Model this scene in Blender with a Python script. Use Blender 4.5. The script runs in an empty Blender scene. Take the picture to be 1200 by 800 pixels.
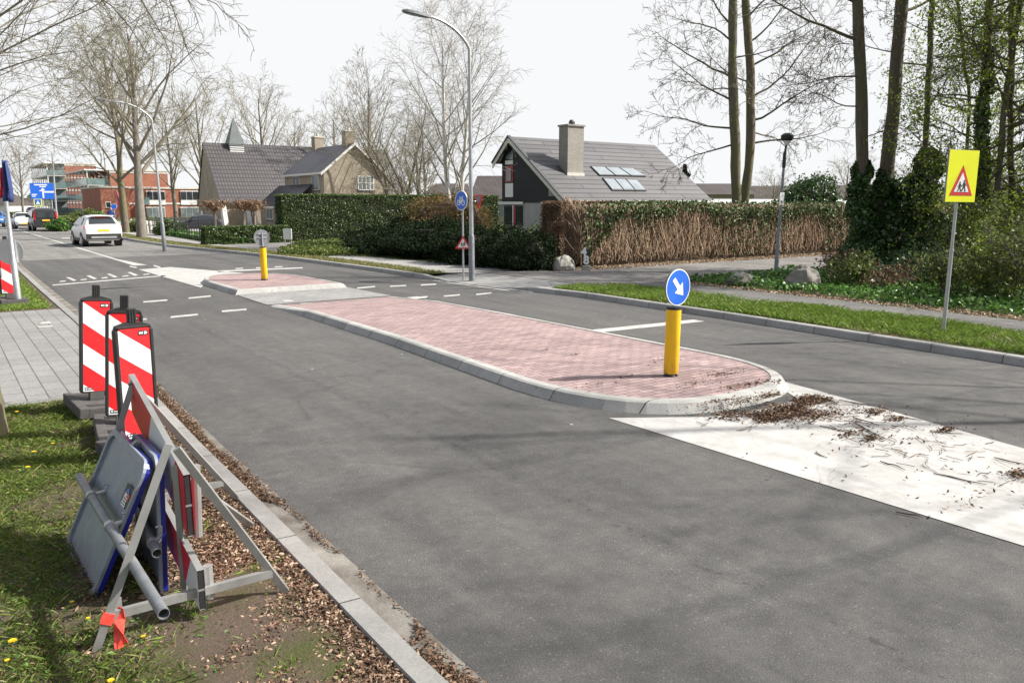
import bpy, bmesh, math, random
import numpy as np
from mathutils import Vector, Matrix
from mathutils.geometry import tessellate_polygon

SC = bpy.context.scene
COL = SC.collection
R = math.radians
# ------------------------------------------------------------------ camera model (world: X across the road, Y along the road)
F, HZ, CH = 930.0, 238.0, 2.15
P = math.atan((400 - HZ) / F)
A = R(35.8)
CAM = Vector((0, 0, CH))
RT = Vector((math.cos(A), -math.sin(A), 0)); FW = Vector((math.sin(A), math.cos(A), 0))

def ray(px, py):
    b = 400 - py
    return RT * (px - 600) + FW * (F * math.cos(P) + b * math.sin(P)) + Vector((0, 0, -F * math.sin(P) + b * math.cos(P)))
def G(px, py, z=0.0):
    d = ray(px, py); s = (z - CH) / d.z
    return (d.x * s, d.y * s)
def onX(px, py, x):
    d = ray(px, py); s = x / d.x
    return Vector((x, d.y * s, CH + d.z * s))
def onY(px, py, y):
    d = ray(px, py); s = y / d.y
    return Vector((d.x * s, y, CH + d.z * s))
def onP(px, py, p, n):
    d = ray(px, py); s = (Vector(p) - CAM).dot(n) / d.dot(n)
    return CAM + d * s
def at(px, py, dist):
    d = ray(px, py); f = d.dot(FW)
    return CAM + d * (dist / f)

# ------------------------------------------------------------------ object helpers
def props(o, label=None, cat=None, group=None, kind=None):
    if label: o['label'] = label
    if cat: o['category'] = cat
    if group: o['group'] = group
    if kind: o['kind'] = kind
    return o
def thing(name, label, cat, loc=(0, 0, 0), rot=0.0, group=None):
    o = bpy.data.objects.new(name, None); COL.objects.link(o)
    o.empty_display_size = .2
    o.location = loc; o.rotation_euler = (0, 0, rot)
    return props(o, label, cat, group)
def copy_tree(o, parent=None):
    c = o.copy(); COL.objects.link(c); c.parent = parent
    for ch in list(o.children): copy_tree(ch, c)
    return c
def link_mesh(name, me, parent=None):
    o = bpy.data.objects.new(name, me); COL.objects.link(o)
    if parent is not None: o.parent = parent
    return o

class MB:
    def __init__(s): s.v = []; s.f = []; s.m = []; s.mi = 0
    def add(s, vs, fs):
        n = len(s.v); s.v += [tuple(v) for v in vs]
        for f in fs: s.f.append(tuple(i + n for i in f)); s.m.append(s.mi)
        return s
    def quad(s, *vs): return s.add(vs, [tuple(range(len(vs)))])
    def box(s, x0, x1, y0, y1, z0, z1, bev=0.0):
        if bev <= 0:
            return s.add([(x0,y0,z0),(x1,y0,z0),(x1,y1,z0),(x0,y1,z0),(x0,y0,z1),(x1,y0,z1),(x1,y1,z1),(x0,y1,z1)],
                         [(0,3,2,1),(4,5,6,7),(0,1,5,4),(1,2,6,5),(2,3,7,6),(3,0,4,7)])
        bm = bmesh.new(); bmesh.ops.create_cube(bm, size=1)
        for v in bm.verts: v.co = Vector(((x0+x1)/2+v.co.x*(x1-x0), (y0+y1)/2+v.co.y*(y1-y0), (z0+z1)/2+v.co.z*(z1-z0)))
        bmesh.ops.bevel(bm, geom=bm.edges[:], offset=bev, segments=2, affect='EDGES', profile=.6)
        bm.verts.ensure_lookup_table()
        for i, v in enumerate(bm.verts): v.index = i
        s.add([v.co for v in bm.verts], [[v.index for v in f.verts] for f in bm.faces]); bm.free(); return s
    def tube(s, pts, rad, n=8, caps=True):
        pts = [Vector(p) for p in pts]; m = len(pts)
        if not hasattr(rad, '__len__'): rad = [rad] * m
        base = len(s.v); up = None
        for i, p in enumerate(pts):
            t = (pts[min(i+1, m-1)] - pts[max(i-1, 0)]).normalized()
            if up is None: up = Vector((0, 0, 1)) if abs(t.z) < .9 else Vector((1, 0, 0))
            x = t.cross(up).normalized(); y = x.cross(t).normalized(); up = y
            for k in range(n):
                a = 2*math.pi*k/n; q = p + (x*math.cos(a) + y*math.sin(a)) * rad[i]; s.v.append(tuple(q))
        for i in range(m-1):
            for k in range(n):
                k2 = (k+1) % n
                s.f.append((base+i*n+k, base+i*n+k2, base+(i+1)*n+k2, base+(i+1)*n+k)); s.m.append(s.mi)
        if caps:
            s.f.append(tuple(base+k for k in range(n-1, -1, -1))); s.m.append(s.mi)
            s.f.append(tuple(base+(m-1)*n+k for k in range(n))); s.m.append(s.mi)
        return s
    def bar(s, p0, p1, w, h, up=(0, 0, 1)):
        p0 = Vector(p0); p1 = Vector(p1); t = (p1-p0).normalized(); x = t.cross(Vector(up)).normalized(); y = x.cross(t).normalized()
        vs = []
        for p in (p0, p1):
            for a, b in ((-1,-1),(1,-1),(1,1),(-1,1)): vs.append(p + x*(a*w/2) + y*(b*h/2))
        return s.add(vs, [(3,2,1,0),(4,5,6,7),(0,1,5,4),(1,2,6,5),(2,3,7,6),(3,0,4,7)])
    def plate(s, pts, y0, y1):   # polygon in local x,z (seen from -Y, anticlockwise), from depth y0 (front) to y1 (back)
        n = len(pts)
        tri = tessellate_polygon([[Vector((a, b, 0)) for a, b in pts]])
        vs = [(a, y0, b) for a, b in pts] + [(a, y1, b) for a, b in pts]
        fs = [t for t in tri] + [(t[2]+n, t[1]+n, t[0]+n) for t in tri] + [(i, (i+1) % n, (i+1) % n+n, i+n) for i in range(n)]
        return s.add(vs, fs)
    def sheet(s, pts, z):
        tri = tessellate_polygon([[Vector((p[0], p[1], 0)) for p in pts]])
        fs = []
        for t in tri:
            a, b, c = (pts[i] for i in t)
            cr = (b[0]-a[0])*(c[1]-a[1]) - (b[1]-a[1])*(c[0]-a[0])
            fs.append(t if cr > 0 else (t[2], t[1], t[0]))
        return s.add([(p[0], p[1], z) for p in pts], fs)
    def prism(s, pts, z0, z1):   # polygon x,y
        n = len(pts); tri = tessellate_polygon([[Vector((p[0], p[1], 0)) for p in pts]])
        return s.add([(p[0],p[1],z0) for p in pts] + [(p[0],p[1],z1) for p in pts],
                     [t for t in tri] + [tuple(i+n for i in t) for t in tri] + [(i,(i+1)%n,(i+1)%n+n,i+n) for i in range(n)])
    def build(s, name, mats, parent=None, off=None, smooth=False, autosm=None):
        me = bpy.data.meshes.new(name)
        v = s.v if off is None else [(a-off[0], b-off[1], c-off[2]) for a, b, c in s.v]
        me.from_pydata(v, [], s.f)
        if not isinstance(mats, (list, tuple)): mats = [mats]
        for m in mats: me.materials.append(m)
        me.polygons.foreach_set('material_index', s.m)
        bm = bmesh.new(); bm.from_mesh(me); bmesh.ops.recalc_face_normals(bm, faces=bm.faces[:])
        if smooth:
            ang = R(autosm or 40)
            for f in bm.faces: f.smooth = True
            for e in bm.edges:
                if len(e.link_faces) == 2 and e.calc_face_angle(0) > ang: e.smooth = False
        bm.to_mesh(me); bm.free(); me.update()
        return link_mesh(name, me, parent)

def np_obj(name, V, Fc, mat, parent=None, smooth=False):
    V = np.asarray(V, dtype=np.float32); Fc = np.asarray(Fc, dtype=np.int32)
    k = Fc.shape[1]; me = bpy.data.meshes.new(name)
    me.vertices.add(len(V)); me.vertices.foreach_set('co', V.ravel())
    me.loops.add(Fc.size); me.loops.foreach_set('vertex_index', Fc.ravel())
    me.polygons.add(len(Fc)); me.polygons.foreach_set('loop_start', np.arange(0, Fc.size, k, dtype=np.int32))
    me.polygons.foreach_set('loop_total', np.full(len(Fc), k, dtype=np.int32))
    if smooth: me.polygons.foreach_set('use_smooth', np.ones(len(Fc), dtype=bool))
    me.materials.append(mat); me.update(calc_edges=True)
    return link_mesh(name, me, parent)

# ------------------------------------------------------------------ materials
def new_mat(name):
    m = bpy.data.materials.new(name); m.use_nodes = True
    nt = m.node_tree; b = nt.nodes['Principled BSDF']
    return m, nt, b
def nd(nt, t, **kw):
    n = nt.nodes.new(t)
    for k, v in kw.items():
        if k in n.inputs: n.inputs[k].default_value = v
        else: setattr(n, k, v)
    return n
def lk(nt, a, b): nt.links.new(a, b)
def mathn(nt, op, a=None, b=None, c=None):
    n = nt.nodes.new('ShaderNodeMath'); n.operation = op
    for i, x in enumerate((a, b, c)):
        if x is None: continue
        if isinstance(x, (int, float)): n.inputs[i].default_value = x
        else: lk(nt, x, n.inputs[i])
    return n.outputs[0]
def mixc(nt, fac, a, b, mode='MIX'):
    n = nt.nodes.new('ShaderNodeMix'); n.data_type = 'RGBA'; n.blend_type = mode
    for sock, x in ((n.inputs[0], fac), (n.inputs[6], a), (n.inputs[7], b)):
        if isinstance(x, (int, float)): sock.default_value = x
        elif isinstance(x, (tuple, list)): sock.default_value = (*x[:3], 1)
        else: lk(nt, x, sock)
    return n.outputs[2]
def ramp(nt, fac, stops, interp='LINEAR'):
    n = nt.nodes.new('ShaderNodeValToRGB'); n.color_ramp.interpolation = interp
    e = n.color_ramp.elements
    while len(e) < len(stops): e.new(.5)
    for x, (p, c) in zip(e, stops): x.position = p; x.color = (*c, 1) if len(c) == 3 else c
    lk(nt, fac, n.inputs[0]); return n.outputs[0]
def coords(nt, kind='Object'):
    return nt.nodes.new('ShaderNodeTexCoord').outputs[kind]
def wpos(nt): return nt.nodes.new('ShaderNodeNewGeometry').outputs['Position']
def noise(nt, vec, scale, detail=4, rough=.55, out='Fac'):
    n = nd(nt, 'ShaderNodeTexNoise', Scale=scale, Detail=detail, Roughness=rough)
    lk(nt, vec, n.inputs['Vector']); return n.outputs[out]
def bumpn(nt, h, strength, dist=.01, prev=None):
    n = nd(nt, 'ShaderNodeBump', Strength=strength, Distance=dist); lk(nt, h, n.inputs['Height'])
    if prev is not None: lk(nt, prev, n.inputs['Normal'])
    return n.outputs['Normal']
def simple(name, c, rough=.6, var=.12, scale=6, bump=0, bscale=60, metal=0.0, c2=None, pos=False):
    m, nt, b = new_mat(name)
    v = wpos(nt) if pos else coords(nt)
    f = noise(nt, v, scale, 5)
    f = ramp(nt, f, [(.3, (0,0,0)), (.7, (1,1,1))])
    hi = c2 or tuple(min(1, x*(1+var)) for x in c); lo = tuple(x*(1-var) for x in c) if c2 is None else c
    lk(nt, mixc(nt, f, lo, hi), b.inputs['Base Color'])
    b.inputs['Roughness'].default_value = rough; b.inputs['Metallic'].default_value = metal
    if bump: lk(nt, bumpn(nt, noise(nt, v, bscale, 4), bump, .01), b.inputs['Normal'])
    return m
def island(name, stops, rough=.6, trans=0.0, spec=.3, patch=None):
    m, nt, b = new_mat(name)
    g = nt.nodes.new('ShaderNodeNewGeometry')
    c = ramp(nt, g.outputs['Random Per Island'], stops)
    if patch:
        f = ramp(nt, noise(nt, g.outputs['Position'], patch[0], 3), [(.35, (0,0,0)), (.65, (1,1,1))])
        c = mixc(nt, f, c, patch[1], 'MULTIPLY')
    lk(nt, c, b.inputs['Base Color']); b.inputs['Roughness'].default_value = rough
    b.inputs['Specular IOR Level'].default_value = spec
    if trans > 0:
        t = nt.nodes.new('ShaderNodeBsdfTranslucent'); lk(nt, c, t.inputs['Color'])
        mx = nt.nodes.new('ShaderNodeMixShader'); mx.inputs[0].default_value = trans
        lk(nt, b.outputs[0], mx.inputs[1]); lk(nt, t.outputs[0], mx.inputs[2])
        lk(nt, mx.outputs[0], nt.nodes['Material Output'].inputs['Surface'])
    return m
def sep(nt, v):
    s = nt.nodes.new('ShaderNodeSeparateXYZ'); lk(nt, v, s.inputs[0]); return s.outputs
def comb(nt, x, y, z=0.0):
    n = nt.nodes.new('ShaderNodeCombineXYZ')
    for i, q in enumerate((x, y, z)):
        if isinstance(q, (int, float)): n.inputs[i].default_value = q
        else: lk(nt, q, n.inputs[i])
    return n.outputs[0]
def bricks(name, c1, c2, mortar, bw, bh, ms, mode='wall', rough=.85, bump=.4, offset=.5, dirt=None, pvar=.35, spec=.3):
    m, nt, b = new_mat(name)
    p = wpos(nt); s = sep(nt, p)
    if mode == 'wall': v = comb(nt, mathn(nt, 'ADD', s[0], s[1]), s[2])
    elif mode == 'xy': v = comb(nt, s[0], s[1])
    else: v = comb(nt, s[1], s[0])
    t = nd(nt, 'ShaderNodeTexBrick'); t.inputs['Scale'].default_value = 1.0
    t.offset = offset
    t.inputs['Brick Width'].default_value = bw; t.inputs['Row Height'].default_value = bh; t.inputs['Mortar Size'].default_value = ms
    t.inputs['Mortar Smooth'].default_value = .15; t.inputs['Bias'].default_value = 0
    t.inputs['Color1'].default_value = (*c1, 1); t.inputs['Color2'].default_value = (*c2, 1); t.inputs['Mortar'].default_value = (*mortar, 1)
    lk(nt, v, t.inputs['Vector'])
    c = t.outputs['Color']
    f = noise(nt, p, .7, 5)
    c = mixc(nt, 1.0, c, ramp(nt, f, [(.25, (1-pvar,)*3), (.75, (1.12,)*3)]), 'MULTIPLY')
    f2 = noise(nt, p, 30, 3)
    c = mixc(nt, 1.0, c, ramp(nt, f2, [(.3, (.82,)*3), (.7, (1.1,)*3)]), 'MULTIPLY')
    if dirt: c = mixc(nt, ramp(nt, noise(nt, p, dirt[0], 6), [(.5, (0,0,0)), (.72, (dirt[2],)*3)]), c, dirt[1])
    lk(nt, c, b.inputs['Base Color']); b.inputs['Roughness'].default_value = rough
    b.inputs['Specular IOR Level'].default_value = spec
    inv = mathn(nt, 'SUBTRACT', 1.0, t.outputs['Fac'])
    lk(nt, bumpn(nt, inv, bump, .01, bumpn(nt, f2, .15, .01)), b.inputs['Normal'])
    return m
def glass(name, c=(.03, .035, .04), rough=.06):
    m, nt, b = new_mat(name)
    f = noise(nt, wpos(nt), 1.3, 2)
    lk(nt, mixc(nt, f, tuple(x*.6 for x in c), tuple(x*1.5 for x in c)), b.inputs['Base Color'])
    b.inputs['Roughness'].default_value = rough; b.inputs['Specular IOR Level'].default_value = .8
    return m

def asphalt(name, base, worn=True, tint=(1, .985, .965)):
    m, nt, b = new_mat(name); p = wpos(nt); s = sep(nt, p)
    c0 = tuple(base*t for t in tint)
    fine = noise(nt, p, 120, 4, .8)
    agg = nd(nt, 'ShaderNodeTexVoronoi', Scale=95.0); lk(nt, p, agg.inputs['Vector'])
    c = mixc(nt, ramp(nt, fine, [(.35, (0,0,0)), (.65, (1,1,1))]), tuple(x*.45 for x in c0), tuple(x*1.55 for x in c0))
    sp = ramp(nt, agg.outputs['Color'], [(.82, (0,0,0)), (.93, (1,1,1))])
    c = mixc(nt, mathn(nt, 'MULTIPLY', sp, .45), c, tuple(x*2.4 for x in c0))
    big = noise(nt, p, .55, 5, .6)
    c = mixc(nt, 1.0, c, ramp(nt, big, [(.28, (.78,)*3), (.72, (1.18,)*3)]), 'MULTIPLY')
    # lengthwise wear streaks
    st = noise(nt, comb(nt, mathn(nt, 'MULTIPLY', s[0], 1.6), mathn(nt, 'MULTIPLY', s[1], .09)), 1.5, 4)
    c = mixc(nt, 1.0, c, ramp(nt, st, [(.3, (.8,)*3), (.7, (1.16,)*3)]), 'MULTIPLY')
    mid = noise(nt, p, 7.0, 6, .75)
    c = mixc(nt, 1.0, c, ramp(nt, mid, [(.3, (.74,)*3), (.7, (1.18,)*3)]), 'MULTIPLY')
    wx = mathn(nt, 'ADD', s[0], mathn(nt, 'MULTIPLY', noise(nt, p, .6, 2), .5))     # polished wheel tracks
    for x0 in (2.95, 4.75, 9.45, 11.0):
        k_ = ramp(nt, mathn(nt, 'ABSOLUTE', mathn(nt, 'SUBTRACT', wx, x0+.25)), [(0, (.13,)*3), (.45, (0,0,0))])
        c = mixc(nt, k_, c, tuple(x*1.7 for x in c0))
    oil = ramp(nt, noise(nt, p, 1.9, 3), [(.66, (0,0,0)), (.76, (.4,)*3)]); c = mixc(nt, oil, c, tuple(x*.4 for x in c0))
    if worn:
        # weathered fretting seam along the lane and fine cracks
        w = nd(nt, 'ShaderNodeTexVoronoi', Scale=.32); w.feature = 'DISTANCE_TO_EDGE'
        dv = mixc(nt, .12, p, noise(nt, p, 3.0, 4, .6, 'Color')); lk(nt, dv, w.inputs['Vector'])
        cr = ramp(nt, w.outputs['Distance'], [(.0, (1,1,1)), (.012, (0,0,0))])
        msk = ramp(nt, noise(nt, p, .4, 2), [(.5, (0,0,0)), (.6, (1,1,1))])
        c = mixc(nt, mathn(nt, 'MULTIPLY', mathn(nt, 'MULTIPLY', cr, msk), .3), c, tuple(x*.35 for x in c0))
        seam = mathn(nt, 'ABSOLUTE', mathn(nt, 'SUBTRACT', mathn(nt, 'ADD', s[0], mathn(nt, 'MULTIPLY', noise(nt, p, 1.1, 3), .35)), 3.75))
        sm = ramp(nt, seam, [(0, (1,1,1)), (.09, (0,0,0))])
        sm = mathn(nt, 'MULTIPLY', sm, ramp(nt, noise(nt, p, 14, 4, .7), [(.5, (0,0,0)), (.6, (1,1,1))]))
        c = mixc(nt, mathn(nt, 'MULTIPLY', sm, .7), c, tuple(x*.3 for x in c0))
        spk = nd(nt, 'ShaderNodeTexVoronoi', Scale=1.7); lk(nt, p, spk.inputs['Vector'])
        c = mixc(nt, ramp(nt, spk.outputs['Distance'], [(.018, (.8,)*3), (.03, (0,0,0))]), c, (.55, .55, .53))
    lk(nt, c, b.inputs['Base Color']); b.inputs['Roughness'].default_value = .88
    b.inputs['Specular IOR Level'].default_value = .35
    lk(nt, bumpn(nt, fine, .55, .006, bumpn(nt, agg.outputs['Distance'], .3, .006)), b.inputs['Normal'])
    return m
def paint(name, c=(.47, .465, .45), wear=.5):
    m, nt, b = new_mat(name); p = wpos(nt)
    f = noise(nt, p, 9, 6, .7); g2 = noise(nt, p, .9, 4)
    k = ramp(nt, mathn(nt, 'ADD', mathn(nt, 'MULTIPLY', f, .6), mathn(nt, 'MULTIPLY', g2, .4)), [(.52, (0,0,0)), (.66, (wear,)*3)])
    cc = mixc(nt, k, c, (.30, .29, .28))
    s = sep(nt, p)
    stv = noise(nt, comb(nt, mathn(nt, 'MULTIPLY', s[0], 9), mathn(nt, 'MULTIPLY', s[1], .6)), 1.0, 5)
    cc = mixc(nt, 1.0, cc, ramp(nt, stv, [(.3, (.84,)*3), (.65, (1.04,)*3)]), 'MULTIPLY')
    dn = noise(nt, p, 2.3, 7, .75); cc = mixc(nt, ramp(nt, dn, [(.42, (0,0,0)), (.7, (.62,)*3)]), cc, (.24, .22, .20))
    ck = nd(nt, 'ShaderNodeTexVoronoi', Scale=1.1); ck.feature = 'DISTANCE_TO_EDGE'
    lk(nt, mixc(nt, .1, p, noise(nt, p, 3.0, 4, .6, 'Color')), ck.inputs['Vector'])
    cc = mixc(nt, ramp(nt, ck.outputs['Distance'], [(0, (.45,)*3), (.008, (0,0,0))]), cc, (.25, .24, .23))
    lk(nt, cc, b.inputs['Base Color']); b.inputs['Roughness'].default_value = .7
    lk(nt, bumpn(nt, noise(nt, p, 150, 2), .3, .004), b.inputs['Normal'])
    return m
def kerbmat(name, c, joint=1.0):
    m, nt, b = new_mat(name); p = wpos(nt); s = sep(nt, p)
    fr = mathn(nt, 'FRACT', mathn(nt, 'DIVIDE', mathn(nt, 'ADD', s[1], 50.3), joint))
    j = mathn(nt, 'LESS_THAN', fr, .012/joint)
    cc = mixc(nt, ramp(nt, noise(nt, p, 2.2, 6, .65), [(.3, (0,0,0)), (.7, (1,1,1))]), tuple(x*.78 for x in c), tuple(x*1.12 for x in c))
    cc = mixc(nt, 1.0, cc, ramp(nt, noise(nt, p, 60, 3), [(.3, (.85,)*3), (.7, (1.08,)*3)]), 'MULTIPLY')
    cc = mixc(nt, ramp(nt, noise(nt, p, 7, 5, .7), [(.58, (0,0,0)), (.72, (.5,)*3)]), cc, (.16, .15, .12))
    blk = nt.nodes.new('ShaderNodeTexWhiteNoise'); blk.noise_dimensions = '1D'
    lk(nt, mathn(nt, 'FLOOR', mathn(nt, 'DIVIDE', mathn(nt, 'ADD', s[1], 50.3), joint)), blk.inputs['W'])
    cc = mixc(nt, 1.0, cc, ramp(nt, blk.outputs['Value'], [(0, (.86,)*3), (1, (1.08,)*3)]), 'MULTIPLY')
    cc = mixc(nt, j, cc, (.05, .047, .04))
    lk(nt, cc, b.inputs['Base Color']); b.inputs['Roughness'].default_value = .9
    lk(nt, bumpn(nt, noise(nt, p, 120, 3), .25, .004), b.inputs['Normal'])
    return m
def soilmat(name, soil, green, bias=.5):
    m, nt, b = new_mat(name); p = wpos(nt)
    f = noise(nt, p, 1.6, 6, .65)
    k = ramp(nt, f, [(bias-.08, (0,0,0)), (bias+.08, (1,1,1))])
    g2 = noise(nt, p, 55, 5, .75)
    a = mixc(nt, g2, tuple(x*.5 for x in soil), tuple(x*1.5 for x in soil)); c = mixc(nt, g2, tuple(x*.55 for x in green), tuple(x*1.4 for x in green))
    lk(nt, mixc(nt, k, a, c), b.inputs['Base Color']); b.inputs['Roughness'].default_value = .95
    b.inputs['Specular IOR Level'].default_value = .1
    lk(nt, bumpn(nt, g2, .8, .02), b.inputs['Normal'])
    return m
def bark(name, c1, c2, moss=None, zs=.25, scale=14):
    m, nt, b = new_mat(name); p = coords(nt); s = sep(nt, p)
    v = comb(nt, s[0], s[1], mathn(nt, 'MULTIPLY', s[2], zs))
    f = noise(nt, v, scale, 6, .7)
    c = mixc(nt, ramp(nt, f, [(.3, (0,0,0)), (.7, (1,1,1))]), c1, c2)
    if moss: c = mixc(nt, ramp(nt, noise(nt, p, 1.3, 4), [(.4, (0,0,0)), (.62, (.8,)*3)]), c, moss)
    lk(nt, c, b.inputs['Base Color']); b.inputs['Roughness'].default_value = .9
    lk(nt, bumpn(nt, f, .7, .03), b.inputs['Normal'])
    return m

MA = {}
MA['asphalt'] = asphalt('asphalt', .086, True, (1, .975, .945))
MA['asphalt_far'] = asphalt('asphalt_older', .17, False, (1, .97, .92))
MA['path'] = asphalt('path_asphalt', .17, False, (1, .95, .9))
MA['walk'] = asphalt('footpath_asphalt', .13, False, (1, .97, .93))
MA['white'] = paint('road_paint', wear=.45)
MA['white_solid'] = paint('road_paint_area', (.44, .435, .42), wear=.8)
MA['kerb'] = kerbmat('kerb_concrete', (.40, .395, .375))
MA['kerb_l'] = kerbmat('edging_concrete', (.25, .245, .235), 1.0)
MA['gutter'] = simple('gutter_concrete', (.065, .05, .038), .95, .3, 3.2, .5, 60, c2=(.25, .235, .21), pos=True)
MA['red_pave'] = bricks('red_pavers', (.40, .29, .28), (.27, .195, .195), (.12, .095, .09), .21, .105, .007, 'xy', dirt=(3.0, (.30, .21, .20), .5), pvar=.2)
MA['grey_pave'] = bricks('grey_pavers', (.25, .247, .243), (.215, .212, .208), (.10, .097, .09), .42, .21, .008, 'yx', dirt=(2.0, (.23, .22, .2), .6), pvar=.2)
MA['cross_pave'] = bricks('crossing_pavers', (.285, .28, .272), (.24, .235, .23), (.17, .165, .155), .3, .3, .008, 'xy', pvar=.2)
MA['soil_l'] = soilmat('verge_soil', (.115, .088, .068), (.08, .085, .035), .54)
MA['soil_r'] = soilmat('bed_soil', (.11, .08, .055), (.06, .075, .025), .5)
MA['field'] = soilmat('ground_soil', (.13, .11, .07), (.075, .10, .03), .42)
MA['lightpave'] = bricks('yard_pavers', (.34, .33, .31), (.30, .29, .28), (.2, .19, .18), .2, .1, .006, 'xy', pvar=.15)
MA['galv'] = simple('galvanised_steel', (.42, .43, .44), .42, .14, 9, .05, 80, .55)
MA['galv_dull'] = simple('dull_galvanised', (.20, .21, .225), .5, .25, 9, .08, 60, .3)

def scratched(name, c, c2, rough, metal):
    m, nt, b = new_mat(name); p = wpos(nt); s_ = sep(nt, p)
    f = noise(nt, comb(nt, mathn(nt, 'MULTIPLY', s_[0], 22), mathn(nt, 'MULTIPLY', s_[1], 22), mathn(nt, 'MULTIPLY', s_[2], 5)), 1.0, 8, .8)
    g = noise(nt, p, 5, 5, .6)
    cc = mixc(nt, ramp(nt, g, [(.3, (0,0,0)), (.7, (1,1,1))]), tuple(x*.82 for x in c), tuple(x*1.1 for x in c))
    cc = mixc(nt, ramp(nt, f, [(.6, (0,0,0)), (.68, (.55,)*3)]), cc, c2)
    mud = ramp(nt, mathn(nt, 'ADD', mathn(nt, 'MULTIPLY', s_[2], -2.2), noise(nt, p, 14, 5, .7)), [(.1, (0,0,0)), (.6, (.7,)*3)])
    cc = mixc(nt, mud, cc, (.13, .105, .08))
    lk(nt, cc, b.inputs['Base Color']); b.inputs['Metallic'].default_value = metal
    lk(nt, ramp(nt, f, [(.3, (rough-.1,)*3), (.7, (rough+.2,)*3)]), b.inputs['Roughness'])
    lk(nt, bumpn(nt, f, .12, .003), b.inputs['Normal']); return m
MA['signback'] = scratched('sign_back_grey', (.25, .28, .33), (.42, .44, .46), .4, .2)
MA['blue'] = simple('sign_blue', (.02, .13, .62), .35, .06, 4)
MA['blue_dark'] = simple('sign_edge_blue', (.008, .016, .21), .3, .1, 9)
MA['sign_white'] = simple('sign_white', (.85, .85, .85), .4, .05, 5)
MA['sign_red'] = simple('sign_red', (.62, .03, .03), .4, .08, 5)
MA['yellow'] = simple('bollard_yellow', (.85, .50, .004), .45, .05, 5)
m, nt, b = new_mat('grimy_yellow'); p = coords(nt); s3 = sep(nt, p)
g3 = mathn(nt, 'ADD', mathn(nt, 'MULTIPLY', noise(nt, comb(nt, mathn(nt, 'MULTIPLY', s3[0], 3), mathn(nt, 'MULTIPLY', s3[1], 3), s3[2]), 5, 7, .75), .9), mathn(nt, 'MULTIPLY', mathn(nt, 'POWER', mathn(nt, 'SUBTRACT', 1.0, s3[2]), 6.0), .3))
lk(nt, mixc(nt, ramp(nt, g3, [(.5, (0,0,0)), (.85, (.75,)*3)]), (.85, .50, .004), (.28, .18, .05)), b.inputs['Base Color']); b.inputs['Roughness'].default_value = .5
MA['yellow'] = m
MA['fluo'] = simple('fluorescent_yellow', (.83, .86, .0), .45, .04, 3)
MA['black'] = simple('black_rubber', (.018, .018, .019), .6, .3, 9, .1, 50)
MA['darksym'] = simple('black_symbol', (.02, .02, .02), .5, .1)
MA['foot'] = simple('recycled_plastic', (.075, .07, .068), .85, .25, 12, .3, 70)
MA['redtape'] = simple('red_tape', (.85, .07, .05), .45, .25, 25, .3, 30)
MA['stone'] = simple('boulder', (.12, .11, .095), .9, .3, 5, .9, 18, c2=(.25, .235, .21))
MA['stone_w'] = simple('pale_boulder', (.22, .21, .18), .9, .3, 4, .9, 14, c2=(.36, .345, .31))
MA['glass'] = glass('window_glass'); MA['glass_l'] = glass('pale_glass', (.16, .19, .2), .12)
MA['skyglass'] = glass('skylight_glass', (.24, .27, .29), .1)  # pale bluish reflection of the sky is put into the glass colour
MA['balcony'] = glass('green_balcony_glass', (.15, .215, .21), .15)
MA['frame_w'] = simple('white_frame', (.74, .74, .72), .5, .06)
MA['frame_r'] = simple('red_frame', (.33, .03, .04), .45, .1)
MA['frame_d'] = simple('dark_frame', (.06, .06, .065), .5, .1)
MA['clad'] = bricks('black_cladding', (.026, .028, .033), (.021, .023, .027), (.012, .013, .015), 40, .16, .008, 'wall', .6, .3)
MA['render_w'] = simple('grey_render', (.36, .36, .35), .9, .12, 2.5, .2, 60)
MA['trim'] = simple('pale_trim', (.62, .61, .57), .6, .08, 5)
MA['chimney'] = bricks('pale_chimney_brick', (.36, .335, .30), (.30, .28, .25), (.28, .26, .24), .21, .065, .008, pvar=.15)
MA['tanbrick'] = bricks('tan_brick', (.36, .305, .23), (.30, .25, .185), (.36, .32, .26), .22, .07, .01, pvar=.2)
MA['brownbrick'] = bricks('church_brick', (.36, .305, .225), (.29, .24, .175), (.33, .28, .22), .22, .07, .01, pvar=.25)
MA['redbrick'] = bricks('red_brick', (.40, .14, .085), (.33, .11, .07), (.30, .18, .14), .22, .07, .01, pvar=.2)
MA['band'] = simple('concrete_band', (.55, .53, .48), .8, .1, 3)
MA['tile_m'] = bricks('grey_roof_tile', (.115, .112, .115), (.088, .086, .09), (.024, .023, .025), 7.0, .34, .03, 'xy', .55, .9, pvar=.15, spec=.45)
MA['tile_c'] = bricks('church_roof_tile', (.075, .065, .068), (.058, .051, .054), (.018, .016, .017), .27, .30, .045, 'xy', .5, 1.0, offset=0, pvar=.15, spec=.5)
MA['tile_b'] = bricks('blue_roof_tile', (.062, .059, .082), (.048, .046, .066), (.03, .028, .036), .32, .30, .03, 'yx', .45, .8, pvar=.15, spec=.5)
MA['tile_x'] = bricks('far_roof_tile', (.10, .085, .08), (.08, .07, .068), (.05, .04, .04), .3, .3, .03, 'xy', .7, .6)
MA['lead'] = simple('grey_green_lead', (.085, .10, .10), .55, .15, 2)
MA['bark_g'] = bark('grey_bark', (.10, .085, .07), (.24, .21, .175))
MA['bark_m'] = bark('mossy_bark', (.075, .06, .045), (.20, .165, .125), (.13, .135, .05))
MA['bark_d'] = bark('dark_bark', (.06, .046, .037), (.17, .135, .105), (.10, .10, .05))
MA['twig'] = simple('twig_bark', (.15, .13, .105), .9, .3, 3, c2=(.21, .19, .125))
MA['twig_l'] = simple('pale_twig_bark', (.21, .18, .14), .9, .3, 2, c2=(.26, .235, .16))
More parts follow.
